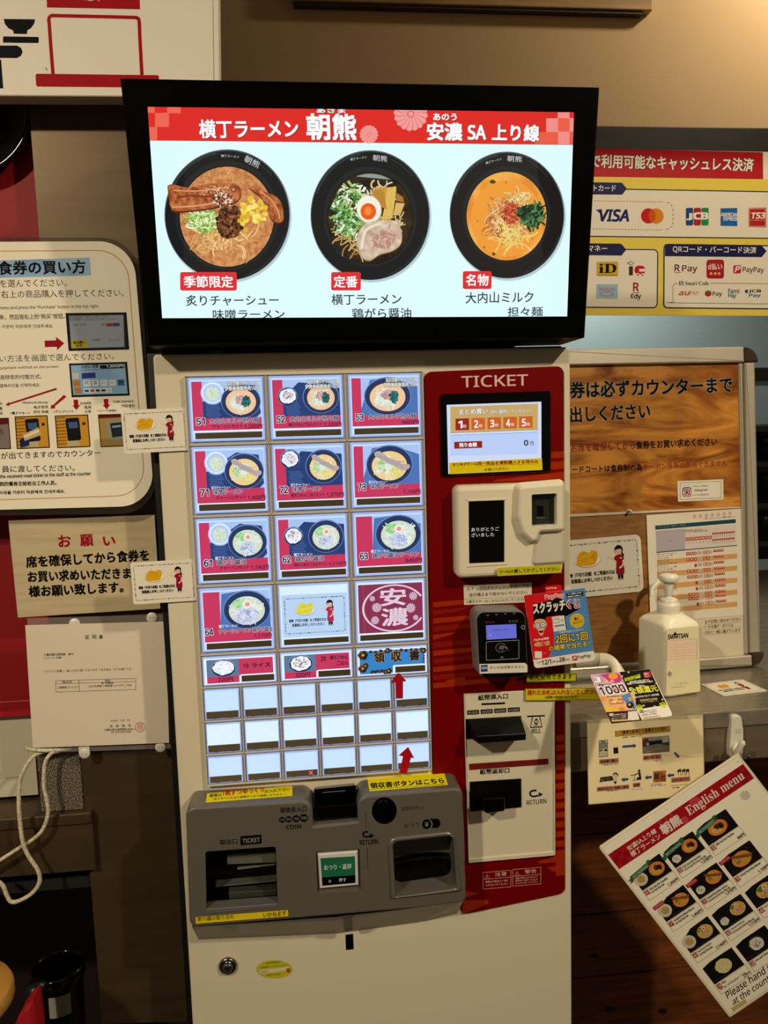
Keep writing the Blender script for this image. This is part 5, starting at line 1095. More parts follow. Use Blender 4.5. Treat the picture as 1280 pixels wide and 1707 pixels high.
# ================================================================== cashless payment board
YB_ = .452; s = Sheet(wall(YB_), (940, 190, 3.765)); fr = s.fr
YELB = P('#d6bd4a', .4); CRM = P('#d8cdb8', .4); NAV = P('#161a44', .4); RDB = P('#a8161e', .4); W_ = P('#e0d8c8', .4)
o_ = ccw([s.q(p) for p in ((-200, 212), (1600, 243), (1600, 1268), (-200, 1262))]); s.prism(fr, o_, [(0, -.003), (0, 0)], CRM); s.up()
s.poly([(-200, 208), (1248, 240), (1250, 411), (-200, 388)], RDB); s.poly([(-200, 388), (1600, 415), (1600, 1268), (-200, 1262)], YELB); s.up()
s.text('で利用可能なキャッシュレス決済', 168, 336, 1187, 361, P('#3a0c0c'), h=84, b=.12); s.up(); s.text('で利用可能なキャッシュレス決済', 168, 336, 1187, 361, W_, h=84, b=.05); s.up()
s.poly([(-200, 462), (1600, 494), (1600, 784), (-200, 764)], CRM); s.up(); s.line([(-200, 462), (1600, 494)], 7, NAV); s.line([(-200, 764), (1600, 784)], 7, NAV)
s.poly([(-200, 424), (363, 431), (394, 468), (366, 507), (-200, 502)], NAV); s.up(); s.text('クレジットカード', 20, 484, 324, 486, W_, h=40, b=.02)
for i in range(22): x = 190+i*20; s.line([(x, 545+i*.35), (x+11, 545.3+i*.35)], 3, INK); s.line([(x-10, 722+i*.3), (x+1, 722+i*.3)], 3, INK)
for p in (((645, 554), (662, 560)), ((670, 568), (680, 582)), ((684, 596), (684, 612)), ((684, 624), (684, 640)), ((684, 652), (684, 668)), ((683, 680), (680, 694)), ((676, 704), (666, 714)), ((656, 720), (640, 726))): s.line(list(p), 3, INK)
s.text('VISA', 212, 672, 405, 674, P('#1a1f5c'), h=72, b=.07, it=.18); s.poly([(198, 600), (228, 600), (246, 640)], P('#1a1f5c'))
s.ell(530, 640, 47, 48, P('#b81818')); s.ell(578, 641, 47, 48, P('#d07818'), dk=1); s.poly([(553+22*math.cos(R(a)), 640+40*math.sin(R(a))) for a in range(0, 360, 15)], P('#c05010'), dk=2)
for x, c in ((764, '#1c3c7c'), (813, '#a01c2c'), (861, '#1c7c3c')): s.poly(rpoly([(x, 590), (x+46, 588), (x+46, 700), (x, 700)], [18, 3, 18, 3] if False else 10), P(c)); 
s.up(3); s.text('J', 772, 664, 800, 664, W_, h=40, b=.1); s.text('C', 814, 660, 856, 660, W_, h=40, b=.1); s.text('B', 864, 660, 902, 660, W_, h=40, b=.1); s.line([(768, 660), (790, 664)], 8, W_)
s.poly([(982, 592), (1087, 590), (1087, 704), (982, 702)], P('#1a5a9c')); s.up(); s.text('AMERICAN', 984, 642, 1084, 644, W_, h=22, b=.06); s.text('EXPRESS', 1000, 668, 1086, 670, W_, h=22, b=.06)
s.poly([(1158, 590), (1269, 588), (1269, 711), (1158, 709)], P('#a81c20')); s.up(); s.frame_line(1163, 595, 1264, 705, 2, W_); s.text('TS3', 1170, 656, 1258, 655, W_, h=36, b=.07, it=.15); s.text('ティーエスキュービック', 1172, 672, 1256, 672, W_, h=10)
# lower boxes
s.poly([(-200, 846)]+rpoly([(-200, 846), (588, 852), (583, 1216), (-200, 1210)], [0, 0, 0, 0])[1:], CRM) if False else s.poly(rpoly([(-200, 846), (588, 852), (584, 1216), (-200, 1210)], 28), CRM); s.up()
s.line(rpoly([(-200, 846), (588, 852), (584, 1216), (-200, 1210)], 28), 7, NAV, closed=True); s.up(); s.poly([(-200, 808), (358, 814), (391, 852), (360, 889), (-200, 884)], NAV); s.up(); s.text('電子マネー', 62, 862, 270, 864, W_, h=38, b=.02)
s.poly([(204, 927), (340, 927), (338, 1018), (203, 1016)], P('#c09a30')); s.up(); s.text(roman('iD'), 220, 998, 328, 998, INK, h=58, b=.02); s.line([(208, 1012), (332, 1013)], 6, P('#8a6c20'))
s.poly([(407, 956), (432, 956), (432, 1013), (407, 1013)], P('#3c2c14')); s.line([(398, 938), (420, 926), (440, 938), (420, 948), (398, 938)], 4, INK); RI = P('#b01c2c'); s.poly(rpoly([(442, 952), (510, 952), (510, 1008), (442, 1008)], 26), RI); s.up(); s.poly([(472, 972), (512, 972), (512, 990), (472, 990)], CRM); s.ell(462, 1010, 11, 11, W_); s.ell(492, 1011, 11, 11, W_); s.up(); s.ell(462, 1010, 6, 6, RI); s.ell(492, 1011, 6, 6, RI)
s.poly([(204, 1068), (338, 1069), (336, 1160), (201, 1158)], P('#8caab4')); s.up(); s.text('WAON', 218, 1112, 318, 1113, P('#9c4a6c'), h=24, b=.02); s.line([(268+44*math.cos(R(a)), 1130+12*math.sin(R(a))) for a in range(0, 360, 15)], 4, P('#a83c5c'), closed=True)
s.text('R', 434, 1112, 468, 1112, P('#8c1c1c'), h=52, b=.05); s.line([(430, 1122), (472, 1122)], 4, P('#8c1c1c')); s.text('Edy', 420, 1166, 482, 1166, INK, h=38, b=.05)
q = rpoly([(628, 818), (1600, 832), (1600, 1226), (626, 1216)], 24); s.poly(q, CRM); s.up(); s.line(q, 7, NAV, closed=True); s.up(); s.poly([(632, 818), (1240, 826), (1270, 862), (1240, 899), (633, 893)], NAV); s.up(); s.text('QRコード・バーコード決済', 682, 872, 1205, 880, W_, h=46, b=.02)
MG = P('#5c1c24'); s.text('R', 694, 988, 724, 988, MG, h=42, b=.04); s.line([(694, 998), (732, 994)], 3.5, MG); s.text('Pay', 740, 1000, 835, 1000, MG, h=50, b=.03)
s.poly(rpoly([(893, 915), (1004, 914), (1003, 1034), (893, 1033)], 18), P('#9c1824')); s.up(); s.text('d払い', 904, 978, 992, 977, W_, h=40, b=.03)
for x in (922, 948, 972): s.ell(x, 1002, 9, 9, P('#d0a060'), n=14)
s.poly(rpoly([(1062, 950), (1110, 949), (1110, 1001), (1061, 1001)], 10), P('#b0202c')); s.up(); s.text('P', 1072, 992, 1098, 991, W_, h=34, b=.05, it=.2); s.text('PayPay', 1120, 1002, 1252, 1004, INK, h=42, b=.02)
s.line(spline([(714, 1062), (690, 1068), (683, 1090), (683, 1160), (690, 1180), (710, 1186), (1500, 1194)], 3), 2.5, INK); s.line([(916, 1062), (1500, 1068)], 2.5, INK); s.poly([(722, 1050), (748, 1050), (748, 1076), (722, 1076)], P('#2a2440')); s.text('S', 728, 1074, 743, 1074, W_, h=20, b=.05, dk=1); s.text(roman('Smart Code'), 760, 1076, 908, 1075, INK, h=26)
s.text('au', 718, 1138, 780, 1138, P('#b04428'), h=24, b=.05, it=.25); s.text('PAY', 788, 1138, 845, 1138, P('#b04428'), h=26); s.poly([(884, 1116), (904, 1106), (924, 1116), (924, 1138), (904, 1148), (884, 1138)], P('#a81c24')); s.poly([(884, 1116), (904, 1106), (924, 1116), (904, 1122)], P('#1c6c3c'), dk=1); s.text('Pay', 932, 1150, 990, 1149, INK, h=34, b=.03)
s.text('Fami', 1030, 1126, 1098, 1126, P('#1c5a4c'), h=28, b=.05); s.text('Pay', 1030, 1160, 1078, 1160, P('#1c4a7c'), h=32, b=.05); s.text('JCB', 1158, 1124, 1234, 1124, INK, h=22, b=.06); s.poly([(1134, 1106), (1154, 1102), (1152, 1124), (1136, 1124)], P('#20386c')); s.text('Pay', 1160, 1154, 1232, 1153, P('#2a6a8c'), h=24, b=.06)
obj('payment_board', s, None, 'yellow and cream board of cashless payment logos under a red headline, below the dark trim', 'board')

# ================================================================== framed board leaning on the counter
YAWB, LEAN = R(2.0), R(4.0)
B1 = atz(1172, 1121, ZC); ub = Vector((math.cos(YAWB), math.sin(YAWB), 0)); db = Vector((-ub.y, ub.x, 0)); vb = Vector((0, 0, math.cos(LEAN)))+db*math.sin(LEAN)
BF = Frame(B1, ub, vb)                                  # front plane of the frame
def C5(x, y): return BF.uv(930+x/3.657, 570+y/3.657)
def C6(x, y): return BF.uv(930+x/3.657, 830+y/3.657)
ALU = mat('#b8ac96', .35, .35, name='pale_aluminium')
L_ = -.302; xr0 = C6(1185, 985)[0]; xr1 = C6(1235, 880)[0]; yt1 = C5(600, 36)[1]; yt0 = C5(600, 132)[1]; yb0 = .0015; yb1 = C6(1000, 972)[1]; xi = C5(1152, 600)[0]
wbd = thing('framed_board', (B1+ub*-.1), 'aluminium framed stand board leaning behind the pump bottle, with brown corner caps and wooden back', 'board')
def bar(name, out, w1=0.0, m=ALU, w0=-.018, r=.003):
    q = MB(); q.prism(BF, rpoly(out, .0015), [(0, w0), (0, w1-r), (r*.3, w1-r*.3), (r, w1)], m); return obj(name, q, wbd)
xcr = C5(1136, 60)[0]
bar('top_rail', rect(L_, yt0, xcr, yt1)); bar('right_rail', rect(C5(1150, 600)[0], yb1+.004, xr1, yt0-.001)); bar('bottom_rail', rect(L_, yb0+.004, C6(1185, 985)[0], yb1)); bar('left_rail', rect(L_-.03, yb1, L_, yt0))
bar('inner_rail', rect(C5(1122, 600)[0], yb1+.001, C5(1149, 600)[0], yt0-.001), -.006)
CAPM = mat('#3a2a1c', .25, name='brown_corner_cap')
def cap(cx, cy, r_, a0): return [(cx, cy)]+[(cx+r_*math.cos(R(a0+a)), cy+r_*math.sin(R(a0+a))) for a in range(0, 91, 9)]
rc = yt1-yt0-.0005; bar('corner_cap', cap(xcr+.0005, yt0, rc, 0), 0, CAPM); bar('corner_cap', cap(C6(1186, 985)[0], yb1+.003, yb1-yb0, -90), 0, CAPM)
CORK = two_tone('brown_backing', '#7c4c12', '#94611e', 14, (2, 1, 12), detail=8, rough=(.45, .6))
q = MB(); q.prism(BF, rect(L_, yb1, C5(1149, 600)[0], yt0), [(0, -.018), (0, -.012)], CORK); obj('backing', q, wbd)
PF = Frame(BF.W(0, 0, -.0115), ub, vb)
# wood-look poster
WOODP = two_tone('orange_wood_print', '#7c3e0c', '#d08a38', 3.4, (1, 1, 4.2), detail=5, rough=(.15, .25), dist=2.6, lo=.36, hi=.60)
s = Sheet(PF, (930, 570, 3.657), base=.0015); s.body([(-100, 137), (1118, 140), (1134, 1008), (-100, 1074)], .0015, WOODP); s.up()
s.poly([(-100, 1057), (1134, 1003), (1134, 1011), (-100, 1075)], P('#c8bca4')); LG = P('#9a9080'); MRD = P('#7c2c20')
s.text('食券は必ずカウンターまで', -18, 348, 1060, 308, LG, h=100, b=.10); s.text('お出しください', -8, 497, 560, 466, LG, h=94, b=.10); s.up(); s.text('食券は必ずカウンターまで', -18, 348, 1060, 308, INK, h=100, b=.045); s.text('お出しください', -8, 497, 560, 466, INK, h=94, b=.045)
s.text('お席を確保してから', 78, 672, 468, 654, MRD, h=50, b=.04); s.text('食券をお買い求めください', 474, 654, 966, 630, INK, h=48, b=.045); s.text('フードコートは食券制の為', 46, 800, 510, 785, INK, h=42, b=.045); s.text('クーポン券等は使用できません', 516, 784, 1028, 756, MRD, h=40, b=.02)
obj('wood_poster', s, None, 'glossy orange wood-grain poster with black brush words in the framed board', 'poster')
s = Sheet(PF, (1120, 790, 12.8), base=.0021); s.body([(105, 156), (1078, 114), (1088, 546), (118, 592)], .0005, P('#ded4be')); s.up(); s.frame_line(160, 195, 1035, 545, 7, INK, sk=-38)
s.rr(208, 285, 402, 492, 52, P('#5a2a5c'), sk=-4); s.up(); s.poly(rpoly([(212, 380), (300, 340), (402, 390), (402, 490), (212, 492)], 46), P('#9c2c34')); s.up(); s.line(rpoly([(236, 318), (380, 312), (382, 466), (238, 470)], 36), 16, W_, closed=True); s.line([(303+42*math.cos(R(a)), 394+42*math.sin(R(a))) for a in range(0, 360, 15)], 14, W_, closed=True); s.ell(350, 342, 10, 10, W_, n=10)
s.text('フォローしてね', 205, 258, 385, 246, INK, h=22); s.text('お得な大人の情報など', 435, 284, 775, 268, INK, h=34); s.text('Instagram', 462, 386, 736, 376, INK, h=62, b=.03, it=.1); s.text('おすすめ商品配信中', 432, 468, 778, 452, INK, h=34)
obj('follow_card', s, None, 'small white card with a camera app icon stuck low on the wood-grain poster', 'card')
s = Sheet(PF, (1060, 840, 5.884), base=.0021); s.body([(640, 1108), (1052, 1075), (1056, 1478), (560, 1522), (560, 1115)], .0005, P('#cfc0a4'))
for t, x0, y0, x1, y1 in (('までお問い合わせください', 672, 1176, 1024, 1146), ('ｱ・かき揚げ・ポテトは', 662, 1226, 948, 1204), ('び天と一緒に揚げています', 668, 1280, 1018, 1252)): s.text(t, x0, y0, x1, y1, INK, h=36, b=.03); s.line([(x0, y0+8), (1026, y0+8-(1026-x0)*.08)], 2, INK)
obj('frying_notice', s, None, 'pale notice of three printed lines under the allergen table, right of the pump bottle', 'notice')
s = Sheet(PF, (1060, 840, 5.884), base=.0028); s.body([(96, 110), (1040, 44), (1064, 1086), (136, 1160)], .0005, P('#d9cdb6')); s.up()
TEAL = P('#1f4450'); ORA = P('#c9985c'); RE = P('#a83a2c'); GRY = P('#b0a698')
s.poly([(180, 213), (969, 148), (971, 186), (183, 253)], TEAL); s.poly([(186, 264), (470, 242), (474, 448), (193, 470)], P('#a9a0a4')); s.poly([(470, 242), (975, 202), (980, 404), (474, 448)], P('#cfc2b4'))
for i in range(7): s.ell(566+i*58, 125-i*5.5, 18, 22, P('#c9a49a'), n=12)
s.text('ご注意　本メニューのアレルゲン情報をご確認ください', 660, 152, 968, 128, INK, h=12, b=.04); s.up(); s.text('アレルギー表示 一覧表', 205, 236, 480, 212, P('#8aa0a8'), h=14)
s.text('特定原材料に準ずるもの', 470, 268, 652, 254, INK, h=12, b=.04); s.text('アレルゲン物質 28品目 対象', 470, 284, 690, 266, INK, h=12, b=.04); s.text('品名', 315, 366, 345, 363, INK, h=12)
for i in range(8): x = 476+i*33; y = 330-i*2.6; s.poly([(x, y), (x+29, y-2.3), (x+29, y+31), (x, y+34)], RE); s.ell(x+14, y+15, 7, 8, P('#d9cdb6'), dk=1, n=10); s.text('小麦卵乳落花生そばえびかに'[i], x+6, y+62, x+18, y+61, INK, h=14, dk=1)
for r_ in range(2):
    for i in range(12): x = 740+i*18.5; y = 282+r_*62-i*1.5; s.poly([(x, y), (x+15, y-1.2), (x+15, y+18), (x, y+20)], RE); s.line([(x+7, y+24), (x+7, y+48)], 4, P('#8a7c70'), dk=1)
s.poly([(193, 470), (982, 402), (982, 410), (193, 480)], TEAL)
for i in range(11):
    y = 486+i*59; yy = y+ (0 if i < 9 else -6); 
    if i % 2: s.poly([(200, y+6), (985, y-60), (985, y-12), (202, y+56)], ORA)
s.up()
for i in range(10):
    y = 466+i*(57 if i < 8 else 55); x0 = 484+i*3
    if i in (2, 5, 6, 9): s.poly([(x0+76, y+8), (x0+100, y+6), (x0+100, y+36), (x0+76, y+38)], RE)
    else:
        for j in range(3): s.poly([(x0+j*36, y+8-j*2.5), (x0+j*36+30, y+5.5-j*2.5), (x0+j*36+30, y+36-j*2.5), (x0+j*36, y+39-j*2.5)], RE); s.ell(x0+j*36+15, y+22-j*2.5, 7, 8, P('#d9cdb6'), dk=1, n=8)
    s.poly([(x0+110, y), (x0+150, y-4), (x0+150, y+28), (x0+110, y+32)], GRY)
    for j in range(2): s.frame_line(x0+166+j*34, y-6-j*3, x0+192+j*34, y+24-j*3, 5, RE); s.line([(x0+166+j*34, y+9-j*3), (x0+192+j*34, y+7-j*3)], 4, RE, dk=1)
    s.poly([(x0+232, y-10), (x0+256, y-12), (x0+256, y+18), (x0+232, y+20)], GRY); s.poly([(x0+266, y-18), (x0+366, y-26), (x0+366, y-2), (x0+266, y+6)], RE)
    for j in range(5): s.ell(x0+282+j*18, y-10-j*1.5, 5, 6, P('#d9cdb6'), dk=1, n=8)
    for j in range(3): s.text(('梅ちりめんごはんセット', '炙りチャーシュー麺', '大内山ミルク担々麺')[j], 200, y+34+j*19, 200+(190, 150, 110)[(i+j) % 3], y+34+j*19-(190, 150, 110)[(i+j) % 3]*.085, INK, h=9, b=.04)
obj('allergen_table', s, None, 'white allergen table sheet with red icons and tan stripes behind the pump bottle', 'notice')
def bq(x, y): return (930+x/3.657, 830+y/3.657)
pickle_card([bq(-12, 266), bq(500, 221), bq(521, 570), bq(6, 619)], 0, 'large pickles card with rounded corners in the framed board, beside the allergen sheet', r=.012, fr=Frame(PF.W(0, 0, .0026), ub, vb))
# clear pin at the poster edge
b = MB(); c = PF.W(*PF.uv(930+428/3.657, 570+1032/3.657), .0016); b.lathe(c, [(.004, 0), (.002, .003), (.002, .008), (.0035, .009), (0, .010)], mat('#d8d0bc', .2), n=16, axis=BF.n); obj('push_pin', b, None, 'pale push pin under the wood-grain poster', 'pin')
# ================================================================== pump bottle of sanitizer
c0 = Vector((.6372, .1058, ZC)); ur = Vector((.0750, .0150, 0)); ul = Vector((-.016, .084, 0)); ur = ur*1.0; ul = ur.normalized().orthogonal(); ul = Vector((-ur.y, ur.x, 0)).normalized()*.088
ur_ = ur.normalized(); ul_ = ul.normalized(); WX, WY = ur.length, ul.length; ctr = c0+ur/2+ul/2
hS = at(1105, 1045, .1058).z-ZC; hT = at(1117, 1022, .15).z-ZC
sz = thing('sanitizer_bottle', ctr, 'translucent square pump bottle of hand sanitizer with a cream label standing on the steel counter', 'bottle')
PLAS = mat('#eee6c8', .32, name='milky_plastic', sss=.08, spec=.4)
def rsq(hx, hy, r, z, n=6):
    o = []
    for sx, sy, a in ((1, 1, 0), (-1, 1, 90), (-1, -1, 180), (1, -1, 270)):
        for k in range(n+1): t = R(a+90*k/n); o.append(ctr+ur_*(sx*(hx-r)+r*math.cos(t))+ul_*(sy*(hy-r)+r*math.sin(t))+Vector((0, 0, z)))
    return o
b = MB(); rings = []; hx, hy = WX/2, WY/2
for ins, r, z in ((.006, .008, .0005), (.0015, .010, .002), (0, .011, .006), (0, .011, hS*.5), (0, .011, hS-.006), (.0012, .012, hS-.002), (.004, .014, hS+.002), (.012, .016, hS+.008), (.0185, .018, hS+.0135)): rings.append(rsq(hx-ins, hy-ins, min(r, hx-ins-.0005), z))
rn = .0175; rings.append(rsq(rn, rn, rn-.0002, hT-.001)); rings.append(rsq(rn*.9, rn*.9, rn*.9-.0002, hT+.004))
n = len(rings[0]); b.add([v for r_ in rings for v in r_], [(k*n+i, k*n+(i+1) % n, (k+1)*n+(i+1) % n, (k+1)*n+i) for k in range(len(rings)-1) for i in range(n)], PLAS, True)
b.add(rings[0], [tuple(range(n))[::-1]], PLAS); b.add(rings[-1], [tuple(range(n))], PLAS); obj('body', b, sz)
WP = mat('#e2dac4', .3, name='white_pump'); ax_ = Vector((ctr.x, ctr.y, 0))
zc0 = hT-.002; b = MB()
b.lathe(ctr+Vector((0, 0, zc0)), [(0, 0), (.0195, 0), (.0205, .001), (.0205, .018), (.0190, .0205), (.0165, .0212), (.0160, .0225), (.0160, .026), (.0145, .0285), (.011, .030), (.0085, .030), (.008, .033)], WP, n=44)
for k in range(44):
    t = 2*math.pi*k/44; d_ = Vector((math.cos(t), math.sin(t), 0)); b.obox(ctr+Vector((0, 0, zc0+.002))+d_*.0203-Vector((-d_.y, d_.x, 0))*.0004, d_*.0006, Vector((-d_.y, d_.x, 0))*.0008, Vector((0, 0, .015)), WP)
obj('collar', b, sz)
zp = zc0+.031; zt_h = at(1117, 958, ctr.y).z-ZC
b = MB(); b.lathe(ctr+Vector((0, 0, zp)), [(.0062, 0), (.0062, .004), (.0068, .006), (.0088, (zt_h-zp)*.55), (.0092, zt_h-zp-.013), (.0155, zt_h-zp-.012), (.0172, zt_h-zp-.010), (.0178, zt_h-zp-.003), (.016, zt_h-zp), (.008, zt_h-zp+.0022), (0, zt_h-zp+.0026)], WP, n=40)
nz = [(1113, 962), (1098, 970), (1092, 976), (1088, 981), (1086.5, 986), (1086, 994)]
b = b if False else b; obj('pump', b, sz, 'white pump head'); b = MB(); nzw = [hit(x, y, ctr, (CAM-ctr).normalized()) for x, y in nz]; b.tube(spline(nzw, 4), [.0062-.0024*i/20 for i in range(21)], WP, n=14); obj('spout', b, sz)
SF2 = Frame(c0-ul_*.0006, ur_, (0, 0, 1)); s = Sheet(SF2, (930, 830, 3.657), base=.0)
CL = P('#e6d8a8'); PKL = P('#ecd0b0'); RLN = P('#c88878')
def lb(q, m, dk=0): s.poly(q, m, dk)
lb(rpoly([(664, 800), (856, 782), (868, 1180), (660, 1205)], 10), CL); s.up(); lb([(666, 870), (848, 856), (848, 988), (664, 1002)], PKL); lb([(664, 1022), (850, 1004), (850, 1020), (664, 1040)], PKL)
s.line([(666, 872), (664, 1000)], 3, RLN); s.line([(846, 860), (848, 986)], 3, RLN); s.line([(666, 872), (846, 858)], 2, RLN)
for i in range(6): s.text('手指・皮膚の洗浄消毒に手のひらを', 680, 900+i*18, 836, 889+i*18, P('#c89080'), h=7)
s.up(); s.text('SMARTSAN', 669, 862, 792, 852, INK, h=28, b=.08); s.poly([(700, 838), (714, 812), (726, 836)], P('#1c2a5c')); s.line([(680, 1058), (694, 1074), (680, 1090), (666, 1074), (680, 1058)], 4, P('#2c2a60')); s.ell(680, 1074, 5, 6, P('#2c2a60'), n=8)
s.text('セハノールSS-1 アルコール', 710, 1140, 798, 1131, INK, h=10); s.text('指定医薬部外品', 690, 1160, 770, 1152, P('#8a7c60'), h=8); obj('label_sticker', s, sz, 'cream and pink product label')
# loose card lying on the counter
pz_ = Frame((0, 0, ZC+.0012), (1, 0, 0), (0, 1, 0)); C7 = lambda x, y: (940+x/3.765, 1080+y/3.765)
pickle_card([C7(858, 228), C7(1112, 199), C7(1230, 273), C7(942, 305)], 0, 'pickles card lying flat on the steel counter right of the pump bottle', r=.001, fr=pz_)
# ================================================================== promotion cards on bendy strips
YW = -.034; zf = (870, 970, 9.846); s = Sheet(wall(YW), zf); RP = P('#c8161e'); BLP = P('#4a7eae'); WHP = P('#ddd4c4')
s.body([(30, 222), (1030, 100), (1200, 1290), (205, 1420)], .0006, WHP, .006); s.up()
fr = s.fr; o_ = [s.q(p) for p in ((30, 222), (1030, 100), (1186, 1190), (188, 1282))]
s.poly(rpoly([(30, 222), (1030, 100), (1180, 1128), (188, 1280)], [0.01, 50, 0.01, 50] if False else 24), RP); s.up()
s.poly(rpoly([(655, 146), (1030, 100), (1180, 1130), (440, 1232), (530, 1050), (520, 830), (700, 560)], 10), BLP); s.up()
s.poly([(380, 210), (640, 40), (650, 160), (560, 185)], RP) if False else None
s.poly([(400, 320), (600, 250), (690, 300), (720, 340), (960, 400), (930, 450), (730, 560), (600, 545), (380, 580), (200, 600), (180, 520), (190, 370)], INK); s.poly([(725, 190), (1000, 152), (1010, 232), (735, 270)], INK); s.up()
s.text('お一人様最大100万円', 752, 216, 978, 188, WHP, h=24, b=.05); s.text('期間中上限なし！', 748, 258, 990, 226, WHP, h=24, b=.05)
s.text('PayPay', 384, 306, 690, 268, WHP, h=88, b=.16); s.up(); s.text('PayPay', 392, 304, 686, 266, RP, h=80, b=.03)
s.text('スクラッチ', 190, 530, 712, 460, WHP, h=170, b=.08); s.text('くじ', 735, 440, 948, 420, WHP, h=138, b=.18); s.up(); s.text('くじ', 742, 438, 942, 420, P('#b81c28'), h=130, b=.06)
star = []
for i in range(48): t = 2*math.pi*i/48; r_ = 128 if i % 2 else 112; star.append((902+r_*1.0*math.cos(t), 636+r_*math.sin(t)))
s.poly(star, P('#c8a42c')); s.up(); s.text('青に', 856, 636, 945, 626, INK, h=52, b=.05); s.text('スワイプ', 838, 696, 990, 668, INK, h=34, b=.06)
s.poly([(485, 575), (690, 548), (730, 790), (520, 818)], P('#d2ccc0')); s.poly([(690, 548), (704, 548), (738, 782), (726, 790)], INK); s.up(); s.frame_line(500, 610, 608, 680, 5, INK, sk=-12); s.poly([(530, 716), (565, 712), (568, 736), (534, 740)], P('#b03c34')); s.poly([(566, 710), (692, 694), (696, 716), (568, 734)], P('#3c6c94')); s.text('スワイプ', 506, 640, 596, 630, INK, h=22); s.text('))', 638, 656, 682, 648, INK, h=40)
# the cheering face with glasses printed on the card
SK = P('#d0a080'); s.poly(spline_xy([(205, 640), (220, 590), (300, 580), (370, 590), (392, 660), (385, 740), (360, 800), (345, 860), (318, 884), (285, 860), (255, 790), (212, 740)]), SK); s.ell(203, 722, 16, 30, SK); s.ell(396, 700, 14, 28, SK); s.up()
s.poly(spline_xy([(196, 660), (192, 590), (250, 550), (330, 550), (385, 580), (392, 650), (372, 620), (300, 606), (226, 622)]), INK)
for x, y in ((255, 716), (342, 704)): s.ell(x, y, 40, 40, P('#c8ccc8')); s.line([(x+41*math.cos(R(a)), y+41*math.sin(R(a))) for a in range(0, 360, 15)], 9, P('#3c4a5c'), dk=1, closed=True); s.ell(x, y, 12, 8, INK, dk=1, n=10)
s.poly([(255, 785), (360, 772), (340, 830), (310, 842), (280, 826)], P('#5c1418')); s.poly([(262, 787), (354, 776), (348, 792), (270, 802)], WHP, dk=1); s.ell(305, 748, 10, 14, P('#c08c6c'), dk=1)
s.up(2); s.text('PayPay残高', 196, 978, 440, 948, WHP, h=44, b=.06); s.text('4回に1回', 206, 1066, 450, 1036, P('#d0b878'), h=68, b=.07); s.text('PayPayクレジット', 620, 852, 1008, 800, WHP, h=40, b=.03)
YG = P('#d8b840')
for t, x0, y0, x1, y1, h in (('2回に1回', 556, 1012, 1078, 945, 130), ('の確率で当たる！', 444, 1140, 1110, 1052, 86)): s.text(t, x0, y0, x1, y1, INK, h=h, b=.17)
s.up()
for t, x0, y0, x1, y1, h in (('2回に1回', 556, 1012, 1078, 945, 130), ('の確率で当たる！', 444, 1140, 1110, 1052, 86)): s.text(t, x0, y0, x1, y1, YG, h=h, b=.045)
s.quad(208, 1140, 325, 1250, WHP); s.text('詳しくは', 352, 1180, 400, 1176, WHP, h=16)
s.text('2025年', 248, 1336, 312, 1328, INK, h=22); s.text('12/1', 330, 1364, 478, 1342, INK, h=76, b=.04); s.text('(月)', 494, 1338, 560, 1330, INK, h=46); s.poly([(574, 1288), (600, 1304), (576, 1326)], INK); s.text('28', 612, 1312, 702, 1300, INK, h=68, b=.05); s.text('(日)', 708, 1304, 778, 1294, INK, h=46)
s.poly(rpoly([(820, 1218), (898, 1208), (906, 1284), (828, 1296)], 10), P('#a81c20')); s.up(); s.text('P', 842, 1280, 884, 1274, WHP, h=48, b=.06, it=.15); s.text('PayPay', 916, 1278, 1132, 1246, INK, h=66, b=.02)
o = obj('promotion_card', s, None, 'red and blue promotion card with a face in glasses, at the ticket machine edge', 'card')
b = MB(); pts = [at(925, 1000, -.004), at(932, 1004, -.018), at(934, 1012, -.030), at(934, 1030, YW+.002)]
def ribbon(mb, pts, wv, th, m):
    sp = spline(pts, 6); L = []
    for i, p in enumerate(sp): w0 = Vector(wv[0]).lerp(Vector(wv[1]), i/(len(sp)-1)); L.append((p-w0/2, p+w0/2))
    vs = []; 
    for i, (a, c) in enumerate(L):
        t = (sp[min(i+1, len(sp)-1)]-sp[max(i-1, 0)]).normalized(); nn = t.cross((c-a).normalized())*th; vs += [a, c, c+nn, a+nn]
    fs = []
    for i in range(len(L)-1):
        for k in range(4): fs.append((i*4+k, i*4+(k+1) % 4, i*4+4+(k+1) % 4, i*4+4+k))
    fs += [(3, 2, 1, 0), tuple(len(vs)-4+k for k in range(4))]; mb.add(vs, fs, m, True)
ribbon(b, pts, ((.012, 0, 0), (.012, 0, 0)), .0006, mat('#b8281c', .4)); obj('bendy_strip', b, o)
fr2 = wall(YW+.004); s = Sheet(fr2, zf); s.body([(372, 74), (638, 44), (690, 300), (420, 330)], .0005, RP, .002); s.up(); s.text('PayPay', 400, 126, 515, 112, WHP, h=32, b=.04); s.poly([(525, 92), (560, 88), (566, 108), (530, 114)], WHP); obj('backing_tab', s, o)
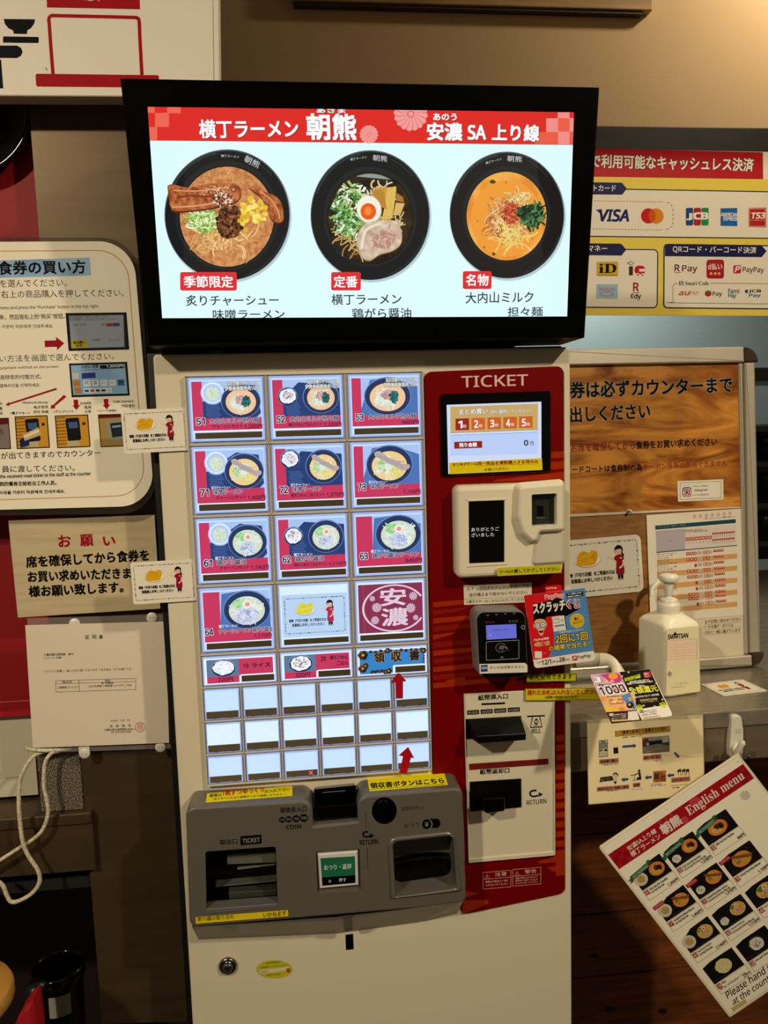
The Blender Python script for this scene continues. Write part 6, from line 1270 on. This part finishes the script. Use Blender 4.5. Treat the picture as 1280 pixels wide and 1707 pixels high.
# double card
az, el = R(10), R(50); nn = Vector((math.sin(az)*math.cos(el), -math.cos(az)*math.cos(el), math.sin(el))); P0 = CAM+ray(1052, 1160)*1.185
zq = (970, 1080, 8.0); qp = lambda x, y: hit(zq[0]+x/8, zq[1]+y/8, P0, nn)
tl, tr2, br2, bl2 = qp(105, 358), qp(905, 284), qp(1218, 906), qp(390, 1016); PFr = Frame(bl2, br2-bl2, tl-bl2)
if PFr.n.dot(nn) < 0: PFr = Frame(br2, bl2-br2, tl-bl2)
s = Sheet(PFr, zq); s.body([(105, 358), (905, 284), (1218, 906), (390, 1016)], .0005, P('#e0d8ca'), .006); s.up()
s.poly([(108, 358), (500, 322), (730, 824), (320, 856)], P('#c8a0b4')); s.poly([(500, 322), (900, 286), (1130, 760), (728, 822)], P('#17140f')); s.poly([(320, 858), (730, 826), (800, 968), (392, 1012)], P('#3c1c14')); s.up()
s.poly(spline_xy([(240, 360), (330, 345), (480, 340), (530, 440), (400, 470), (330, 420)]), P('#b83c7c')); s.poly([(150, 440), (240, 350), (300, 440), (220, 500)], P('#a894b0')); s.ell(415, 378, 62, 42, P('#e09430')); s.ell(400, 445, 30, 22, P('#d890a4')); s.ell(320, 440, 36, 22, P('#e0a878'), rot=40)
s.poly([(150, 395), (235, 388), (255, 458), (172, 464)], P('#e8e0d8'), dk=1); s.text('10', 160, 445, 205, 440, INK, h=38, b=.05, dk=2); s.poly([(220, 490), (545, 474), (552, 500), (232, 516)], P('#1c1418'), dk=1); s.text('マイナポイント第2弾！', 250, 512, 545, 494, WHP, h=18, dk=2)
s.poly([(250, 630), (700, 590), (726, 824), (320, 850)], P('#d8a878'), dk=0); s.poly([(520, 640), (640, 600), (722, 790), (700, 824), (600, 760)], P('#4c80b8'), dk=1); s.poly([(300, 770), (420, 800), (470, 792), (470, 836), (320, 852)], P('#e0b428'), dk=1)
s.ell(285, 680, 36, 34, P('#d89038'), dk=1); s.ell(530, 815, 40, 24, P('#d88428'), dk=2); s.ell(640, 765, 48, 42, P('#241810'), dk=2); s.ell(632, 758, 18, 18, P('#c89c3c'), dk=3, n=14); s.ell(640, 680, 26, 24, P('#d89038'), dk=2)
s.up(4); s.text('1000', 262, 636, 600, 588, P('#e8e0d8'), h=112, b=.2); s.up(); s.text('1000', 268, 632, 595, 586, P('#2c3048'), h=100, b=.05); s.poly([(392, 540), (560, 524), (566, 556), (404, 574)], P('#c8505c')); s.text('ポイント', 400, 566, 560, 552, WHP, h=26, b=.05, dk=1)
s.text('最大1,000円相当が当たる', 335, 664, 530, 646, INK, h=16, b=.05); s.poly([(358, 688), (545, 676), (556, 742), (376, 756)], P('#b05c24')); s.text('合計', 420, 702, 480, 697, P('#e8d0a8'), h=24, b=.05, dk=1); s.text('2億円分', 384, 742, 545, 730, P('#f0d8a0'), h=36, b=.07, dk=1)
s.poly([(562, 405), (768, 350), (782, 398), (576, 450)], P('#b4c41c')); s.text('2025年12月限定', 580, 420, 762, 376, INK, h=20, b=.04, dk=1); s.text('最大100%還元', 596, 442, 730, 410, INK, h=18, b=.04, dk=1)
s.poly(rpoly([(812, 328), (905, 314), (926, 392), (834, 402)], 14), P('#b01c3c')); s.text('d払い', 830, 362, 896, 352, WHP, h=26, b=.05, dk=1); s.text('ポイント', 838, 392, 905, 382, WHP, h=20, b=.05, dk=1)
YLW = P('#d8d048')
for t, x0, y0, x1, y1, h, c in (('対象店舗でお買い物すると', 640, 470, 900, 436, 24, WHP), ('抽選でご利用金額から最大', 606, 494, 950, 456, 24, WHP), ('1等なら', 760, 522, 838, 510, 22, WHP), ('全額還元', 652, 618, 1022, 578, 84, YLW), ('最大10万円まで戻ってくる毎日抽選', 706, 672, 1030, 632, 24, WHP), ('キャンペーンの詳細はこちら', 796, 740, 1010, 712, 14, P('#a89c80'))): s.text(t, x0, y0, x1, y1, c, h=h, b=.05)
s.poly(rpoly([(764, 690), (1000, 664), (1012, 690), (776, 718)], 12), P('#a8905c')); s.text('キャンペーン期間12/1～', 784, 712, 992, 684, INK, h=16, b=.04, dk=1)
for x, y in ((725, 770), (1040, 735)):
    for j in range(5): s.line([(x+10+j*14, y+45), (x+(-6+j*22), y-16+abs(j-2)*8)], 11, P('#c8cc30'))
    s.poly([(x+4, y+30), (x+66, y+24), (x+84, y+62), (x+40, y+66)], P('#c8cc30'))
for x, y in ((620, 325), (532, 380), (992, 476), (636, 540), (700, 700), (1072, 690), (820, 770), (968, 780)): s.ell(x, y, 15, 12, P('#c8bc60'), n=10)
s.poly([(360, 878), (412, 872), (420, 904), (368, 910)], WHP); s.text('対象', 372, 902, 412, 898, INK, h=18, dk=1)
for i in range(3): s.text(('対象期間2025年12月', 'エントリーしてお買物', '他キャンペーン併用可')[i], 424-i*16, 886+i*26+14, 590, 880+i*26+6, WHP, h=14, b=.03)
s.poly([(392, 962), (636, 948), (640, 970), (400, 986)], P('#c0a468')); s.quad(612, 850, 716, 962, P('#d8d0c2')); s.poly([(612, 852), (732, 840), (768, 956), (650, 970)], P('#d8d0c2'))
s.poly([(762, 836), (815, 830), (824, 864), (770, 870)], P('#5a5048')); s.text('還元', 774, 862, 814, 857, WHP, h=18, dk=1)
for i in range(3): s.text(('期間2025年12月1日から', 'エントリーが必要です', '対象店舗は公式で確認')[i], 832-i*20, 842+i*26+14, 1000, 820+i*26+10, INK, h=14, b=.02)
s.line([(806, 930), (1040, 902), (1052, 926), (814, 952), (806, 930)], 4, P('#a01c24')); s.text('いますぐエントリー', 824, 946, 1030, 920, P('#a01c24'), h=18, b=.03)
dc = obj('promotion_card', s, None, 'tilted double promotion card, half colourful, half black, before the steel counter', 'card')
b = MB(); STR = mat('#d8ccb0', .35, name='white_strip')
e1 = (tr2-tl).normalized(); a_ = qp(500, 335)-nn*.0008; b_ = qp(500, 335)+ (tl-bl2).normalized()*.012
A_ = spline([at(955, 1092, -.004), at(975, 1089, -.006), at(997, 1088.5, -.012), at(1012, 1089.5, -.022), at(1023, 1095, -.034), at(1032, 1105, -.044), qp(585, 330)-nn*.0006, qp(625, 400)-nn*.0008], 6)
B_ = spline([at(955, 1113, -.004), at(972, 1113, -.006), at(990, 1112, -.012), at(1003, 1110.5, -.022), at(1012, 1109, -.034), at(1018, 1114, -.044), qp(410, 345)-nn*.0006, qp(445, 415)-nn*.0008], 6)
vs = []; fs = []
for a, c in zip(A_, B_): off = Vector((0.0003, .0006, -.0003)); vs += [a, c, c+off, a+off]
for i in range(len(A_)-1):
    for k in range(4): fs.append((i*4+k, i*4+(k+1) % 4, i*4+4+(k+1) % 4, i*4+4+k))
fs += [(3, 2, 1, 0), tuple(len(vs)-4+k for k in range(4))]; b.add(vs, fs, STR, True); obj('bendy_strip', b, dc)
# ================================================================== sheet hanging from the counter, hook and English menu
YF = .024; s = Sheet(wall(YF), (975, 1190, 6.244)); LAM = P('#ead6a4', .3)
s.body([(20, 62), (1228, 8), (1248, 842), (36, 945)], .0006, P('#c8b88e', .25), .001); s.up(); s.poly([(24, 100), (1222, 46), (1234, 836), (40, 932)], LAM); s.up()
s.poly([(312, 180), (886, 126), (886, 186), (314, 238)], INK); s.poly([(317, 184), (881, 131), (881, 182), (319, 233)], P('#b8862c'), dk=1); s.text('〈食券の配布〉～食事までの流れ！', 376, 216, 862, 172, P('#3a1c10'), h=40, b=.06, dk=2); s.text('食券購入～お食事までの流れ', 392, 254, 595, 234, INK, h=16, b=.04)
LB = P('#a86a5c')
def tagp(x0, y0, x1, y1, hgt, t, c=None):
    s.poly([(x0-2, y0-2), (x1+2, y1-2), (x1+3, y1+hgt+2), (x0-1, y0+hgt+2)], INK); s.poly([(x0, y0), (x1, y1), (x1+1, y1+hgt), (x0+1, y0+hgt)], c or LB, dk=1); s.text(t, x0+10, y0+hgt-8, x1-8, y1+hgt-10, P('#2a100c'), h=hgt*.62, b=.05, dk=2)
BLU = P('#34507c'); BL2 = P('#1c2c48')
def arrow(x0, y0, x1, y1, wd):
    d = Vector((x1-x0, y1-y0)); L = d.length; d.normalize(); n_ = Vector((-d.y, d.x)); hl = wd*.9; a = Vector((x0, y0)); c = Vector((x1, y1)); m_ = c-d*hl
    q = [a+n_*wd*.3, m_+n_*wd*.3, m_+n_*wd*.6, c, m_-n_*wd*.6, m_-n_*wd*.3, a-n_*wd*.3]; s.poly([tuple(v) for v in q], BL2)
    a2 = a+d*4; c2 = c-d*7; m2 = m_+d*2; q = [a2+n_*wd*.2, m2+n_*wd*.2, m2+n_*wd*.42, c2, m2-n_*wd*.42, m2-n_*wd*.2, a2-n_*wd*.2]; s.poly([tuple(v) for v in q], BLU, dk=1)
s.poly([(140, 276), (236, 268), (240, 444), (146, 454)], P('#3c382c')); s.poly([(145, 282), (231, 274), (235, 438), (150, 447)], P('#b8ac88'), dk=1); s.poly([(146, 300), (232, 292), (234, 356), (148, 366)], P('#85807a'), dk=2)
for i in range(4): s.line([(150, 314+i*14), (230, 306+i*14)], 3, P('#4a4a4c'), dk=3)
s.poly([(168, 284), (184, 282), (185, 296), (169, 298)], INK, dk=3); s.poly([(192, 282), (208, 280), (209, 294), (193, 296)], INK, dk=3); s.poly([(148, 372), (180, 369), (181, 388), (149, 391)], P('#5c5a54'), dk=3); s.poly([(204, 368), (230, 366), (231, 386), (205, 388)], INK, dk=3)
s.poly([(294, 352), (344, 346), (348, 410), (298, 415)], P('#1c2018')); s.line([(306, 345), (310, 425)], 4, INK); s.line([(332, 340), (338, 424)], 4, INK)
arrow(390, 342, 538, 330, 40); arrow(932, 402, 982, 458, 36); arrow(928, 636, 850, 644, 40); arrow(694, 658, 618, 666, 40); arrow(450, 680, 374, 688, 40)
s.poly([(594, 248), (878, 226), (882, 394), (600, 417)], P('#3c362e')); s.up(); s.poly([(596, 250), (878, 228), (878, 260), (740, 275), (598, 290)], P('#8a8478')); s.poly([(600, 262), (660, 254), (662, 300), (602, 310)], P('#6c2824'), dk=1); s.poly([(660, 290), (790, 278), (792, 310), (664, 328)], P('#141c20'), dk=1); s.poly([(600, 345), (760, 310), (880, 330), (882, 392), (602, 414)], P('#6c6254'), dk=1); s.poly([(640, 304), (664, 302), (666, 324), (642, 328)], P('#a8b0ac'), dk=2); s.poly([(800, 240), (870, 236), (872, 290), (810, 300)], P('#a09888'), dk=2); s.line([(640, 400), (800, 350)], 6, P('#8c8270'), dk=2)
s.up(2); tagp(150, 478, 346, 462, 44, '食券機で購入'); s.text('「券売機でお買い求め」', 184, 540, 346, 526, INK, h=14, b=.03); tagp(606, 436, 790, 422, 44, '厨房で受け取り'); s.text('カウンターまでお越し下さい', 612, 500, 818, 486, INK, h=14, b=.03)
s.up(3); tagp(900, 668, 1090, 652, 46, 'お水をお持ち下さい'); tagp(712, 600, 840, 590, 112, '呼出', P('#b06a34')); s.text('番号で', 722, 640, 800, 632, P('#2a100c'), h=26, b=.05, dk=3); s.text('コップ', 720, 666, 760, 662, P('#2a100c'), h=18, b=.05, dk=3); tagp(500, 724, 572, 718, 40, '食事'); tagp(126, 766, 456, 738, 40, '返却口まで「食器」返却'); 
for t, x0, y0, x1, y1 in (('「ごゆっくりどうぞ」', 480, 796, 598, 788), ('「お盆ごと返却してください」', 228, 812, 352, 800), ('ブザーがなります', 684, 740, 800, 732), ('カウンターでお渡しします', 684, 756, 844, 744), ('セルフサービスです', 894, 752, 1064, 740), ('（給水機）', 904, 776, 984, 770)): s.text(t, x0, y0, x1, y1, INK, h=14, b=.03)
s.up(3); BR = P('#2c2418')
for x in (965, 1010, 1050): s.poly([(x, 580), (x+32, 570), (x+34, 600), (x+2, 608)], BR); s.line([(x+4, 606), (x+6, 640)], 5, BR); s.line([(x+30, 600), (x+32, 645)], 5, BR)
s.line([(955, 600), (1080, 575)], 10, P('#4a3c28'))
s.ell(563, 592, 13, 14, BR, n=14); s.poly([(550, 608), (576, 606), (584, 655), (586, 684), (538, 690), (536, 664), (562, 655)], BR); s.line([(520, 630), (556, 618)], 7, BR); s.line([(472, 640), (536, 632)], 7, BR); s.line([(512, 636), (514, 690)], 5, BR); s.line([(494, 692), (532, 688)], 5, BR)
s.poly([(160, 660), (280, 645), (300, 690), (150, 712)], BR); s.ell(180, 690, 26, 16, P('#5c5242')); s.ell(240, 676, 30, 16, P('#4a4234')); s.ell(316, 634, 28, 24, P('#241c14')); s.ell(314, 642, 22, 18, P('#d0ac84'), dk=1); s.poly([(296, 660), (334, 656), (340, 700), (290, 704)], P('#c8c0ac')); s.poly([(300, 702), (328, 700), (326, 726), (306, 728)], BR)
s.line(spline([(790, 424), (900, 428), (1000, 432), (1090, 448), (1215, 440)], 4), 2, P('#9c8c64'))
obj('flow_sheet', s, None, 'laminated cream sheet of small blue arrows and clip-art hanging under the counter edge', 'notice')
# hook
HKM = mat('#d8cfb8', .3, name='white_hook'); zh = (1180, 1060, 7.11); fr = wall(.026); hp = lambda x, y: fr.uv(zh[0]+x/zh[2], zh[1]+y/zh[2])
hk = thing('adhesive_hook', fr.W(*hp(320, 1440)), 'white plastic adhesive hook on the steel counter edge holding the English menu', 'hook')
b = MB(); o_ = ccw([hp(*q) for q in rpoly([(270, 935), (385, 935), (408, 1100), (412, 1300), (390, 1430), (250, 1440), (244, 1320), (258, 1100)], [50, 50, 10, 10, 30, 30, 10, 10])]); b.prism(fr, o_, [(0, -.0075), (0, .002), (.0008, .0034), (.0022, .004)], HKM); obj('base', b, hk)
b = MB(); b.prism(fr, ccw([hp(*q) for q in rpoly([(305, 1085), (380, 1080), (382, 1140), (308, 1145)], 8)]), [(0, .0035), (.0005, .0046)], mat('#c4baa2', .35)); obj('emboss', b, hk)
b = MB(); hc = lambda x, y, Y: at(zh[0]+x/zh[2], zh[1]+y/zh[2], Y); b.tube(spline([hc(330, 1290, .024), hc(325, 1370, .014), hc(330, 1400, .004), hc(350, 1370, -.004), hc(385, 1310, -.008), hc(412, 1268, -.010)], 6), [.007]*6+[.0058]*12+[.005]*13, HKM, n=16); c = hc(412, 1268, -.010); b.lathe(c-Vector((0, 0, .0042)), [(0, 0), (.003, .0008), (.0042, .0042), (.003, .0076), (0, .0084)], HKM, n=16); obj('arm', b, hk)
b = MB(); c = hc(485, 1428, .033); b.lathe(c, [(.0022, 0), (.0022, .0008), (0, .0012)], mat('#a8a49a', .25, 1.0), n=16, axis=(0, -1, 0)); obj('rivet', b, cnt)
# English menu
YE = -.012; fr = wall(YE); TL = Vector((998.5, 1414)); e1 = Vector((.829, -.559))*2.81; e2 = Vector((.610, .793))*2.81
s = Sheet(fr); s.tr = lambda p: tuple(TL+e1*p[0]+e2*p[1])
em_ = thing('english_menu', fr.W(*s.q((50, 100))), 'laminated English menu hanging tilted from the white hook, with rows of dish photos', 'menu')
MP = P('#eadfc4', .25)
q = MB(); o_ = rpoly([s.q(p) for p in ((0, 0), (100, 0), (100, 127), (0, 127))], .004); q.prism(fr, o_, [(0, -.0045), (0, -.001), (.0006, -.0001)], mat('#dccfb2', .2, name='laminate')); ob = obj('laminate', q, em_)
s.body([(1.6, 1.0), (98.6, 1.0), (98.6, 125), (1.6, 125)], .0002, MP); s.up(); RM = P('#9c141c', .3)
s.quad(1.8, 6.2, 98.4, 17, RM); s.up(); RM2 = P('#86101a', .3); RM3 = P('#b84048', .3)
for i in range(3):
    for j in range(3):
        if (i+j) % 2: s.quad(2+i*3.6, 6.4+j*3.5, 5.6+i*3.6, 9.9+j*3.5, RM2); s.quad(88+i*3.4, 6.4+j*3.5, 91.4+i*3.4, 9.9+j*3.5, RM2)
petals(s, 62, 9.5, 3.6, RM3); petals(s, 50.5, 14.5, 2.4, RM3); s.up()
WM = P('#d8ccb8', .3); s.text('安濃SA上り線', 13, 11.4, 33, 11.4, WM, h=3.0, b=.03); s.text('横丁ラーメン', 12.4, 15.6, 33, 15.6, WM, h=3.4, b=.03); s.text('朝熊', 35.4, 15.4, 48.5, 15.4, WM, h=6.4, b=.07); s.text('あさま', 36.5, 8.3, 47, 8.3, RM3, h=1.5); s.text(roman('English menu'), 54, 15.6, 94, 15.6, WM, h=7.2)
petals(s, 88, 22.5, 3.0, P('#a89c8c'), n=10, gap=.4); petals(s, 91, 58, 6, P('#d4c6aa'), n=16, gap=.3)
GRN = P('#2c5c3c', .4)
NM = [['Milk Dan Dan Noodles', '& Fried Rice Set'], ['Milk Dan Dan Noodles', '& Ume and Chirimen Rice Set'], ['Milk Dan Dan Noodles', ''], ['Grilled Pork Miso Ramen', '& Fried Rice Set'], ['Grilled Pork Miso Ramen', '& Ume and Chirimen Rice Set'], ['Grilled Pork Miso Ramen', ''], ['Soy Sauce Ramen', '& Fried Rice Set'], ['Soy Sauce Ramen', '& Ume and Chirimen Rice Set'], ['Soy Sauce Ramen', ''], ['Rice', ''], ['Ume and Chirimen Rice', '']]
PRC = ['1,260円', '1,230円', '960円', '1,400円', '1,370円', '1,100円', '1,140円', '1,110円', '840円', '220円', '320円']; NO = ['51', '52', '53', '71', '72', '73', '61', '62', '63', '19', '20']
pp = PAL_P
k_menu = s.k+1
for k in range(11):
    r_, c = divmod(k, 3); a0 = 5+c*23.7; b0 = 22.5+r_*23.4; s.k = k_menu
    s.frame_line(a0-.2, b0+13.2, a0+21.6, b0+20, .25, P('#8a8070')); s.up()
    s.poly([(a0, b0+12.8), (a0, b0+5), (a0+3, b0+3), (a0+9, b0+.5), (a0+21.4, b0), (a0+21.4, b0+12.8)] if c == 0 and r_ < 3 else rpoly([(a0, b0+12.8), (a0, b0+1), (a0+6, b0), (a0+21.4, b0), (a0+21.4, b0+12.8)], .4), P('#131110')); s.up()
    s.line([(a0+1, b0+11), (a0+12, b0+12)], .5, P('#2a2624'))
    kd = ('tantan', 'miso', 'shoyu')[r_] if r_ < 3 else None
    if kd and c == 0: s.ell(a0+3.4, b0+6.6, 4.2, 4, P('#c4baa4')); plate(s, a0+3.6, b0+6.4, 3.9, 3.7, pp, .5); ramen(s, a0+14.8, b0+6.2, 6.4, 5.6, kd, pp, .4)
    elif kd and c == 1: small_bowl(s, a0+4, b0+8.4, 3.2, 3.0, pp, .6); ramen(s, a0+14.8, b0+5.8, 6.4, 5.5, kd, pp, .4)
    elif kd: ramen(s, a0+11, b0+6.2, 8, 6.1, kd, pp, .5)
    elif k == 9: s.up(); blob(s, a0+11, b0+6.4, 5, 4.4, P('#c8bc80'), .04); s.up(); dots(s, a0+11, b0+6.4, 4.6, 4, 50, .35, ['#d4c890', '#b8ac70'], pr)
    else: small_bowl(s, a0+11, b0+6.4, 5.2, 4.8, pp, .8)
    s.up(); s.quad(a0+.4, b0+13.6, a0+3.2, b0+16.6, RM); s.text(NO[k], a0+.8, b0+16.1, a0+2.8, b0+16.1, WM, h=1.9, b=.05, dk=1)
    s.text(NM[k][0], a0+4, b0+15.2, a0+4+len(NM[k][0])*.62, b0+15.2, INK, h=1.35, b=.04)
    if NM[k][1]: s.text(NM[k][1], a0+4, b0+17.1, a0+4+len(NM[k][1])*.55, b0+17.1, INK, h=1.35, b=.04)
    s.text(PRC[k], a0+21-len(PRC[k])*1.15, b0+19.4, a0+21, b0+19.4, INK, h=1.9, b=.04)
    if r_ == 0:
        s.poly([(a0-1, b0+1.6), (a0+12.4, b0+.2), (a0+12.8, b0+2.9), (a0-.6, b0+4.4)], GRN); s.poly([(a0+12, b0-.6), (a0+14.6, b0-.9), (a0+13.6, b0+.4), (a0+14.8, b0+1.6), (a0+12.2, b0+1.6)], GRN); s.poly([(a0-3.2, b0+3), (a0-.8, b0+2.6), (a0-.4, b0+5), (a0-3, b0+5.6), (a0-2, b0+4.2)], GRN)
        s.text('RECOMMEND', a0+.4, b0+3.7, a0+11.6, b0+2.5, P('#9cac90'), h=1.5, b=.03, dk=1)
    if r_ == 1: s.poly([(a0-1.4, b0+.8), (a0+6, b0+.4), (a0+6.2, b0+2.8), (a0-1.2, b0+3.2)], RM); s.text('SEASON', a0-.6, b0+2.5, a0+5.4, b0+2.2, P('#c88c8c'), h=1.3, b=.03, dk=1)
s.k = k_menu; s.text('※Tax included / 10%', 6, 110.5, 24, 110.5, INK, h=1.3, b=.03); s.text('Please hand in the ticket', 6, 117, 62, 117, INK, h=4.4, b=.02, it=.2); s.text('at the counter.', 6.5, 122, 38, 122, INK, h=3.8, b=.02, it=.2); s.quad(4, 122.6, 14, 125, P('#b8a468'))
obj('printed_sheet', s, em_)
b = MB(); b.tube([fr.W(*s.q((96.4, 3.4)), .0004), hc(395, 1395, -.006), hc(436, 1490, -.013)], .0006, INK, n=8); obj('twist_tie', b, em_, 'thin dark tie')
